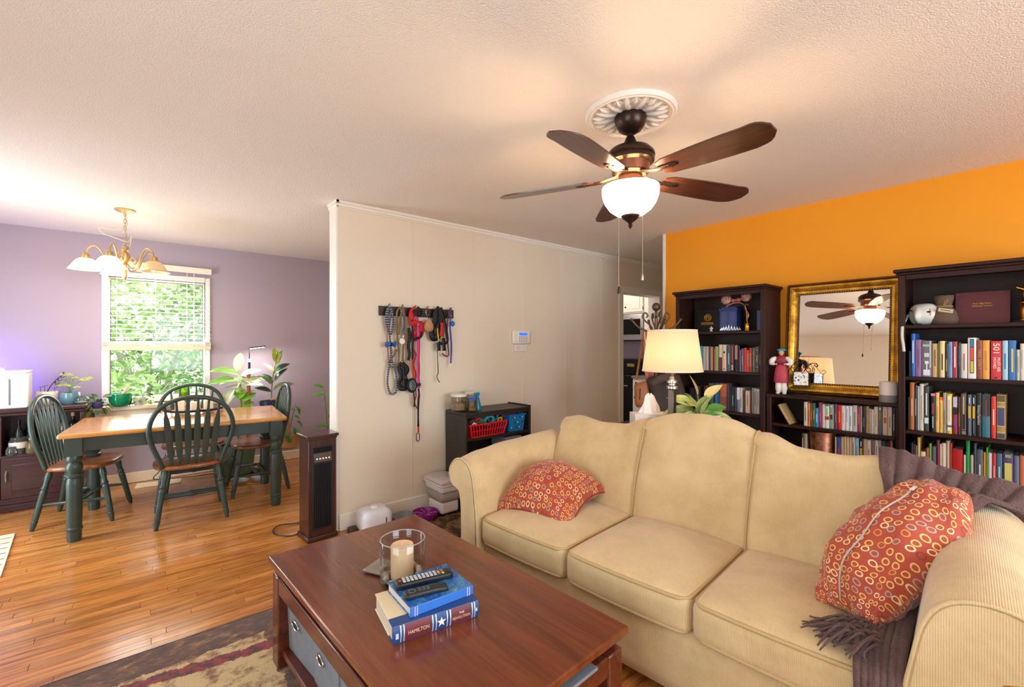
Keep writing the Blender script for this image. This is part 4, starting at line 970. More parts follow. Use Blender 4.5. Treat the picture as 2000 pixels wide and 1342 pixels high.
def toy(label, loc, kind, hx, s=.04, rz=0.):
    m = mat(hx, .6); t = thing(kind, label, 'toy', loc, rz, 'dog toys')
    if kind == 'ring_toy':
        part('ring', MB().tube([(s * math.cos(q), 0, s * math.sin(q)) for q in [2 * PI * i / 20 for i in range(20)]], s * .3, 8, True), m, t, smooth=True, rot=(.5, .2, 0)); part('nub', MB().ell((s, 0, 0), (s * .38, s * .38, s * .38), 10, 8), m, t, smooth=True)
    elif kind == 'plush_toy':
        part('body', MB().ell((0, 0, 0), (s, s * .8, s * .75), 14, 10), m, t, smooth=True); part('head', MB().ell((s * .7, -.01, s * .6), (s * .5, s * .5, s * .5), 12, 8), m, t, smooth=True); part('ear', MB().ell((s * .9, -.01, s * 1.05), (s * .18, s * .1, s * .3), 8, 6), m, t)
    else:
        part('rope', MB().tube(smooth_path([(-s, 0, 0), (-s * .3, -.01, s * .6), (s * .4, .01, s * .5), (s, 0, -.005)], 5), s * .28, 8), m, t, smooth=True); part('knot', MB().ell((s, 0, 0), (s * .4, s * .4, s * .4), 10, 8), m, t, smooth=True)
for a in (('brown plush toy at the open end of the red basket', (2.20, 3.15, .715), 'plush_toy', '6b4132', .05), ('small red ring toy on top in the red basket', (2.235, 3.12, .735), 'ring_toy', 'd8262b', .024), ('dark green plush toy in the middle of the red basket', (2.285, 3.13, .73), 'plush_toy', '2f6b45', .045), ('teal ring toy leaning over the red basket rim', (2.335, 3.10, .73), 'ring_toy', '2f9fb5', .042), ('second teal ring toy nearer the blue basket', (2.40, 3.13, .745), 'ring_toy', '2a93a6', .045), ('pale blue rope toy at the back of the red basket', (2.31, 3.21, .755), 'rope_toy', '6fa3cf', .07), ('dark red plush toy behind the teal rings', (2.37, 3.22, .755), 'plush_toy', '8f2b28', .045), ('yellow ring toy at the red basket end by the blue basket', (2.455, 3.10, .725), 'ring_toy', 'e2b91f', .02), ('white paper-like chew at the front of the red basket', (2.165, 3.08, .715), 'rope_toy', 'e9e6df', .02), ('red patterned plush in the blue basket', (2.625, 3.15, .755), 'plush_toy', 'b02029', .05), ('cream rope toy in the blue basket', (2.695, 3.16, .76), 'rope_toy', 'd6cdbb', .04), ('grey disc toy leaning inside the shelf behind the red basket', (2.13, 3.25, .70), 'ring_toy', '8d8d8b', .055), ('little red ball toy between the two baskets', (2.545, 3.17, .74), 'plush_toy', 'b8242c', .024)): toy(*a)
toy('bright green plush toy on the shelf below the red basket', (2.36, 3.13, .42), 'plush_toy', '2f9a2f', .06); toy('black speckled rope toy on the lower toy shelf', (2.2, 3.12, .42), 'rope_toy', '22252a', .09)
gbx = thing('fabric_box', 'grey fabric box on the lower toy shelf', 'box', (2.58, 3.17, .352)); part('box_body', MB().bx(-.09, .09, -.1, .1, 0, .2), mat('7b7d82', .85), gbx, .006); part('rim', MB().bx(-.094, .094, -.104, .104, .2, .212), mat('8c8e93', .8), gbx, .003)
# things on the toy shelf top
def canister(label, loc, r, h, lid, fill, fh, body=None):
    t = thing('storage_canister', label, 'canister', loc, 0, 'canisters on the toy shelf')
    part('canister_body', MB().lathe([(r * .92, 0), (r, .01), (r, h), (r * .96, h), (r * .95, .012), (0, .008)], 24, cap=False), glass_pane('f0eee8', .8, .08), t); part('lid', MB().lathe([(r * 1.04, h), (r * 1.05, h + .015), (r * .9, h + .02), (0, h + .02)], 24), mat(lid, .4), t)
    part('contents', MB().lathe([(r * .88, .012), (r * .93, .02), (r * .93, fh), (0, fh + .01)], 18), mat(fill, .9, var=.35, vscale=60, bump=.8, bscale=90), t)
canister('clear canister of pale kibble with a white lid on the toy shelf', (2.10, 3.21, .818), .065, .125, 'efece4', 'c4a98e', .07)
canister('small clear jar of treats with a blue lid on the toy shelf', (2.165, 3.10, .818), .037, .1, '1f57b8', 'a07c52', .035)
canister('tall frosted canister behind the spray bottle', (2.255, 3.25, .818), .055, .13, 'e6e2d8', 'd0c7b8', .09)
sb = thing('spray_bottle', 'teal translucent spray bottle on the toy shelf', 'bottle', (2.235, 3.13, .818)); TEAL = mat('1d93a8', .15, trans=.35)
part('bottle_body', MB().lathe([(.034, 0), (.036, .01), (.034, .03), (.016, .105), (.013, .12), (.013, .13)], 18), TEAL, sb, smooth=True); part('trigger_head', MB().bx(-.035, .02, -.01, .01, .13, .155), mat('1a86a0', .35), sb, .006); part('trigger', MB().tube([(-.018, 0, .135), (-.03, 0, .115), (-.026, 0, .095)], .004, 6), mat('1a86a0', .35), sb)
# ---- pet corner on the floor
def rug_like(name, hxs, sc, stretch=(1, 1, 1)):
    m, nt, p = new_mat(name); v = coords(nt, stretch)
    n = node(nt, 'ShaderNodeTexNoise', Scale=float(sc), Detail=6., Roughness=.7); nt.links.new(v, n.inputs['Vector'])
    r = nt.nodes.new('ShaderNodeValToRGB'); r.color_ramp.interpolation = 'EASE'
    while len(r.color_ramp.elements) < len(hxs): r.color_ramp.elements.new(.5)
    for i, (pos, h) in enumerate(hxs): r.color_ramp.elements[i].position = pos; r.color_ramp.elements[i].color = hexc(h)
    nt.links.new(n.outputs[0], r.inputs[0]); nt.links.new(r.outputs[0], p.inputs['Base Color']); p.inputs['Roughness'].default_value = .95
    n2 = node(nt, 'ShaderNodeTexNoise', Scale=220., Detail=2.); nt.links.new(v, n2.inputs['Vector'])
    b = node(nt, 'ShaderNodeBump', Strength=.6, Distance=.01); nt.links.new(n2.outputs[0], b.inputs['Height']); nt.links.new(b.outputs[0], p.inputs['Normal'])
    return m
solo('feeding_mat', MB().rbox((0, 0, .005), (.92, .55, .009), .0045, (6, 6, 2)), rug_like('leafy_mat', [(.3, '1c1210'), (.45, '4a2f1c'), (.55, '8a6a4a'), (.68, '2b2a18')], 7), 'dark leaf-patterned feeding mat under the pet bowls', 'mat', (1.86, 2.99, 0))
pf = thing('pet_fountain', 'white rounded pet water dispenser by the skirting', 'dispenser', (1.355, 3.20, 0))
part('tank', MB().rbox((0, 0, .098), (.225, .205, .17), .055, (12, 12, 8)), mat('e8e9f1', .3), pf, smooth=True); part('foot', MB().lathe([(.09, 0), (.1, .01), (.1, .02)], 24), mat('dcdde4', .4), pf); part('lid_knob', MB().lathe([(.032, .18), (.032, .19), (.027, .199), (0, .2)], 20), mat('e8e9f1', .3), pf)
part('level_window', MB().bx(.045, .053, -.1055, -.1, .03, .125), mat('2a3570', .3), pf, .002)
solo('cord_adapter', MB().rbox((0, 0, .02), (.07, .05, .04), .008, (4, 4, 4)), mat('4b4038', .5), 'small dark power adapter on the floor beside the white dispenser', 'adapter', (1.235, 3.30, 0), smooth=True)
def hollow_bowl(t, sx, sy, h, m, nm='bowl', sq=False):
    n = 40; mb = MB(); vs = []; fs = []
    def out(a, k):
        e = .55 if sq else 1.
        x, y = math.cos(a), math.sin(a); return (sx * k * math.copysign(abs(x) ** e, x), sy * k * math.copysign(abs(y) ** e, y))
    prof = [(.8, 0), (.92, h * .3), (1., h), (.95, h), (.85, h * .35), (.7, h * .15), (.01, h * .15)]
    for k, z in prof: vs += [(*out(2 * PI * i / n, k), z) for i in range(n)]
    for j in range(len(prof) - 1):
        for i in range(n): fs.append((j * n + i, j * n + (i + 1) % n, (j + 1) * n + (i + 1) % n, (j + 1) * n + i))
    fs.append(tuple(range(n - 1, -1, -1))); mb.add(vs, fs); return part(nm, mb, m, t, smooth=SM)
gbw = thing('grey_pet_bowl', 'grey square pet bowl between the white dispenser and the purple bowl', 'bowl', (1.585, 3.20, .01)); hollow_bowl(gbw, .085, .085, .06, mat('8c9395', .5), sq=True); part('inner_cone', MB().lathe([(.03, .009), (.02, .03), (.008, .036), (0, .037)], 16), mat('8c9395', .5), gbw)
pb = thing('purple_slow_feeder', 'purple spiral slow-feeder bowl on the feeding mat', 'bowl', (1.76, 3.17, .01)); PUR = mat('8f1f86', .35); hollow_bowl(pb, .102, .102, .055, PUR)
for k in range(6):
    a = k * PI / 3; part('ridge', MB().tube(smooth_path([(.02 * math.cos(a), .02 * math.sin(a), .032), (.05 * math.cos(a + .35), .05 * math.sin(a + .35), .044), (.085 * math.cos(a + .45), .085 * math.sin(a + .45), .046)], 5), .006, 6), mat('b04aa6', .35), pb, smooth=True)
bn = thing('food_bin', 'collapsible white and grey wheeled food bin beside the toy shelf', 'bin', (1.945, 3.20, 0)); BW = mat('e6e4e6', .4); BGR = mat('a39f9d', .6)
for sx in (-.06, .06):
    for sy in (-.08, .08): part('caster', MB().cyl((sx - .008, sy, .014), (sx + .008, sy, .014), .014), BLACKP, bn)
part('bin_base', MB().rbox((0, 0, .078), (.165, .215, .1), .02, (8, 8, 6)), BW, bn, smooth=True)
def squeeze(p): k = 1 + .12 * math.sin((p.z + .045) * 38); return (p.x * k * (1 + p.z * 1.2), p.y * k * (1 + p.z * 1.2), p.z)
part('folding_sleeve', MB().rbox((0, 0, .16), (.17, .225, .09), .02, (10, 10, 8), squeeze), BGR, bn, smooth=True)
part('upper_collar', MB().rbox((0, 0, .23), (.2, .27, .065), .022, (8, 8, 6), lambda p: (p.x * (1 + p.z), p.y * (1 + p.z), p.z)), BW, bn, smooth=True)
part('rim', MB().rbox((0, 0, .262), (.222, .295, .018), .008, (6, 6, 2)), BW, bn, smooth=True); part('lid', MB().rbox((0, 0, .283), (.225, .3, .03), .013, (8, 8, 4), lambda p: (p.x, p.y, p.z + .012 * (1 - (p.x / .12) ** 2) * (p.z > 0))), mat('c9c5c3', .35), bn, smooth=True)
part('lid_handle', MB().rbox((.035, -.05, .304), (.09, .09, .014), .006, (6, 6, 2)), mat('b5b1af', .35), bn, smooth=True); part('latch', MB().bx(.05, .085, -.152, -.138, .235, .275), mat('8f9196', .4), bn, .004)

# ================================================================== KITCHEN BEYOND THE DOORWAY
CABW = mat('e9e4da', .4)
uc = thing('wall_cabinet', 'white kitchen wall cabinet over the microwave', 'cabinet', (6.16, 4.37, 1.87)); part('carcass', MB().bx(-.2, .22, -.38, .38, 0, .44), CABW, uc, .003)
for s, y0, y1, ky in ((1, .005, .37, .06), (-1, -.37, -.005, -.06)):
    d = part('door', MB().bx(-.222, -.2, y0, y1, .02, .42), CABW, uc, .003); part('door_panel', MB().bx(-.228, -.22, y0 + .05, y1 - .05, .07, .37), CABW, d, .004); part('knob', MB().ell((-.236, ky, .1), (.014, .014, .014), 10, 8), DARKM, d); part('hinge', MB().bx(-.226, -.218, (y1 - .004 if s > 0 else y0 - .006), (y1 + .006 if s > 0 else y0 + .004), .05, .1), DARKM, d); part('hinge', MB().bx(-.226, -.218, (y1 - .004 if s > 0 else y0 - .006), (y1 + .006 if s > 0 else y0 + .004), .34, .39), DARKM, d)
uc2 = thing('tall_wall_cabinet', 'taller white wall cabinet beside the microwave', 'cabinet', (6.16, 3.77, 1.38)); part('carcass', MB().bx(-.2, .22, -.24, .215, 0, .93), CABW, uc2, .003); d = part('door', MB().bx(-.222, -.2, -.235, .205, .02, .91), CABW, uc2, .003); part('door_panel', MB().bx(-.228, -.22, -.18, .15, .08, .85), CABW, d, .004); part('knob', MB().ell((-.236, .16, .1), (.014, .014, .014), 10, 8), DARKM, d)
mw = thing('microwave', 'stainless over-range microwave seen through the doorway', 'microwave', (6.16, 4.37, 1.44)); part('case', MB().bx(-.2, .22, -.38, .38, 0, .425), mat('1d1d20', .4), mw, .004); part('door', MB().bx(-.23, -.2, -.38, .38, .015, .42), mat('b9b7b4', .3, 1.), mw, .004); part('window', MB().bx(-.234, -.228, -.33, -.02, .1, .34), mat('0b0c0e', .08), mw); part('window', MB().bx(-.234, -.228, .06, .36, .1, .34), mat('0b0c0e', .08), mw); part('handle', MB().cyl((-.262, .02, .08), (-.262, .02, .36), .012), NICK, mw)
sv = thing('range_stove', 'black range with control panel beyond the doorway', 'stove', (6.05, 4.43, 0)); part('oven_body', MB().bx(-.32, .33, -.375, .375, 0, .9), mat('0d0d0f', .25), sv, .004); part('cooktop', MB().bx(-.33, .33, -.38, .38, .9, .915), mat('08080a', .08), sv, .003); part('control_panel', MB().box((.25, 0, 1.03), (.12, .76, .24), (0, -.12, 0)), mat('18191b', .3), sv, .006); part('oven_handle', MB().cyl((-.36, -.33, .76), (-.36, .33, .76), .012), NICK, sv)
for y in (-.3, -.2, .2, .3): part('knob', MB().cyl((.185, y, 1.03), (.15, y, 1.025), .024, n=14), mat('2e2f33', .3), sv)
part('clock_display', MB().box((.187, .0, 1.05), (.004, .14, .05), (0, -.12, 0)), mat('8a7a3a', .4, emit='e0b040', estr=.08), sv)
bc = thing('base_cabinet', 'white kitchen base cabinet with grey counter beside the range', 'cabinet', (6.05, 3.79, 0)); part('carcass', MB().bx(-.3, .33, -.26, .255, .1, .88), CABW, bc, .003); part('toe_kick', MB().bx(-.25, .33, -.26, .255, 0, .1), BLACKP, bc); part('countertop', MB().bx(-.34, .34, -.27, .258, .88, .918), mat('8d7d6c', .3, var=.3, vscale=40), bc, .005)
d = part('drawer', MB().bx(-.32, -.3, -.25, .245, .72, .865), CABW, bc, .003); part('knob', MB().ell((-.335, 0, .79), (.014, .014, .014), 10, 8), DARKM, d); d = part('door', MB().bx(-.32, -.3, -.25, .245, .12, .705), CABW, bc, .003); part('door_panel', MB().bx(-.326, -.318, -.19, .185, .18, .64), CABW, d, .004); part('knob', MB().ell((-.335, .2, .6), (.014, .014, .014), 10, 8), DARKM, d)

# ================================================================== COAT TREE
CTM = mat('6b5442', .45, .7)
ct = thing('coat_tree', 'bronze scrolled metal coat tree by the hall corner, hung with bags', 'coat tree', (3.37, 2.14, 0), math.radians(-40))
part('pole', MB().cyl((0, 0, .25), (0, 0, 1.60), .014), CTM, ct); part('ball_finial', MB().ell((0, 0, 1.695), (.034, .034, .036), 16, 12).cyl((0, 0, 1.6), (0, 0, 1.67), .012), CTM, ct, smooth=True)
for k in range(4):
    a = k * PI / 2; c_, s_ = math.cos(a), math.sin(a); P = lambda r, z: (r * c_, r * s_, z)
    part('leg', MB().tube(smooth_path([P(.01, .5), P(.06, .3), P(.16, .12), P(.24, .02), P(.25, .012)], 5), .011, 8), CTM, ct, smooth=True)
    part('upper_scroll', MB().tube(smooth_path([P(.012, 1.42), P(.035, 1.52), P(.09, 1.575), P(.115, 1.615), P(.095, 1.645), P(.07, 1.625), P(.082, 1.605)], 6), .007, 8), CTM, ct, smooth=True)
    part('arm', MB().tube(smooth_path([P(.012, 1.38), P(.05, 1.475), P(.10, 1.50), P(.15, 1.525), P(.205, 1.585)], 6), .009, 8), CTM, ct, smooth=True); part('arm_tip', MB().ell(P(.208, 1.588), (.013, .013, .013), 10, 8), CTM, ct)
    part('strut', MB().tube(smooth_path([P(.10, 1.5), P(.05, 1.44), P(.02, 1.36)], 4), .006, 6), CTM, ct, smooth=True)
TAN = mat('9a5a2b', .5, var=.15, vscale=12); DKB = mat('3a2c24', .7, var=.3, vscale=6, bump=.4, bscale=14)
cr = Vector((.767, -.642, 0)); cf = Vector((.642, .767, 0)); CB = Vector((3.37, 2.14, 0))
def K(a, b, z): q = CB + cr * a + cf * b; return (q.x, q.y, z)
t = thing('leather_purse', 'tan leather purse hanging by a long strap on the coat tree', 'purse', (0, 0, 0))
part('purse_body', MB().rbox((0, 0, 0), (.12, .07, .20), .03, (8, 6, 8), lambda p: (p.x * (1 - p.z * 1.2), p.y * (1 - p.z * 2.0), p.z + .12 * p.x)), TAN, t, smooth=True, loc=K(-.145, -.09, .97), rot=(0, -.12, math.radians(-40)))
part('strap', MB().tube([K(-.19, -.05, 1.03), K(-.13, -.02, 1.35), K(-.11, 0, 1.51), K(-.10, -.02, 1.35), K(-.09, -.06, 1.03)], 0, 4, flat=(.014, .004)), TAN, t); part('zip', MB().tube([K(-.17, -.13, 1.02), K(-.175, -.135, .93)], .003, 5), mat('1c1410', .4), t)
part('ring', MB().tube([K(-.185 + .02 * math.cos(q), -.08, 1.06 + .02 * math.sin(q)) for q in [2 * PI * i / 14 for i in range(14)]], .003, 5, True), NICK, t)
t = thing('brown_jacket', 'dark brown bulky jacket hung low on the coat tree', 'jacket', (0, 0, 0))
def crease(p): return (p.x * (1 + .25 * (p.z < .05)) + .012 * math.sin(p.z * 30 + p.y * 20), p.y + .015 * math.sin(p.z * 22 + p.x * 25), p.z)
part('jacket_body', MB().rbox((0, 0, 0), (.25, .15, .40), .06, (14, 10, 18), crease), DKB, t, smooth=True, loc=K(.03, -.10, .92), rot=(0, 0, math.radians(-40))); part('sleeve', MB().tube(smooth_path([K(.10, -.12, 1.12), K(.14, -.15, .98), K(.15, -.13, .80), K(.12, -.12, .70)], 5), [.05] * 8 + [.045] * 8, 10), DKB, t, smooth=True); part('collar', MB().tube(smooth_path([K(-.06, -.13, 1.06), K(-.02, -.17, 1.10), K(.05, -.16, 1.11), K(.09, -.12, 1.08)], 5), .035, 10), mat('55463a', .8), t, smooth=True)
t = thing('coral_scarf', 'coral pink scarf hanging above the brown jacket', 'scarf', (0, 0, 0)); CRL = mat('b5655a', .85, bump=.4, bscale=40)
part('scarf_fall', MB().rbox((0, 0, 0), (.075, .035, .46), .015, (8, 6, 14), lambda p: (p.x + .008 * math.sin(p.z * 18), p.y + .008 * math.sin(p.x * 90), p.z)), CRL, t, smooth=True, loc=K(-.05, .0, 1.26), rot=(0, 0, math.radians(-40))); part('scarf_fall', MB().rbox((0, 0, 0), (.055, .03, .3), .012, (6, 6, 10)), CRL, t, smooth=True, loc=K(.10, .02, 1.36), rot=(0, 0, math.radians(-40)))
t = thing('navy_bag', 'navy cloth bag hanging between scarf and lamp', 'bag', (0, 0, 0)); part('bag_body', MB().rbox((0, 0, 0), (.10, .05, .3), .02, (8, 6, 10)), mat('20242e', .8, bump=.3, bscale=20), t, smooth=True, loc=K(.04, .05, 1.18), rot=(0, 0, math.radians(-40))); part('bag_handle', MB().tube([K(.02, .03, 1.32), K(.01, .01, 1.48), K(.06, .04, 1.32)], .006, 6), mat('20242e', .8), t)

# ================================================================== BOOKCASES ON THE ORANGE WALL
def bookcase(name, label, y0, y1, x0, top, shelves, crown=True, right=True):
    t = thing(name, label, 'bookcase', (3.9, (y0 + y1) / 2, 0)); w = (y1 - y0) / 2; xf = x0 - 3.9
    z1 = top - (.035 if crown else .022)
    for s in (-1, 1):
        part('side_panel', MB().bx(xf + .02, 0, s * w, s * (w - .02), 0, z1), ESPZ, t, .002)
        if right or s > 0: part('face_stile', MB().bx(xf + .002, xf + .02, s * w, s * (w - .034), 0, z1), ESPZ, t, .004)
    part('back_panel', MB().bx(-.008, 0, -w + .02, w - .02, .05, z1), mat('3b2e28', .55, var=.1, vscale=5, spec=.25), t)
    if crown:
        part('top_rail', MB().bx(xf + .004, xf + .02, -w + .034, w - .034, z1 - .03, z1), ESP, t, .003)
        part('crown_moulding', MB().bx(xf - .006, 0, -w - .008, w + .008, z1, z1 + .014), ESP, t, .004); part('top_board', MB().bx(xf - .02, 0, -w - .02, w + .02, z1 + .014, top), ESP, t, .006)
    else: part('top_board', MB().bx(xf - .004, 0, -w, w, top - .022, top), ESP, t, .003)
    for z in shelves: part('shelf', MB().bx(xf + .012, -.008, -w + .02, w - .02, z - .022, z), ESP, t, .003)
    part('bottom_board', MB().bx(xf + .012, -.008, -w + .02, w - .02, .05, .072), ESP, t, .002); part('kickboard', MB().bx(xf + .012, xf + .03, -w + .034, w - .034, 0, .07), ESP, t)
    return t
bookcase('tall_bookcase', 'tall espresso bookcase left of the gold mirror', 1.375, 2.098, 3.60, 1.83, (1.485, 1.164, .846, .5))
bookcase('tall_bookcase', 'tall espresso bookcase right of the gold mirror', -.12, .604, 3.56, 1.83, (1.494, 1.1845, .862, .545, .3))
bookcase('low_bookcase', 'low espresso bookcase carrying the gold mirror', .607, 1.37, 3.612, 1.012, (.80, .545, .30), False, False)
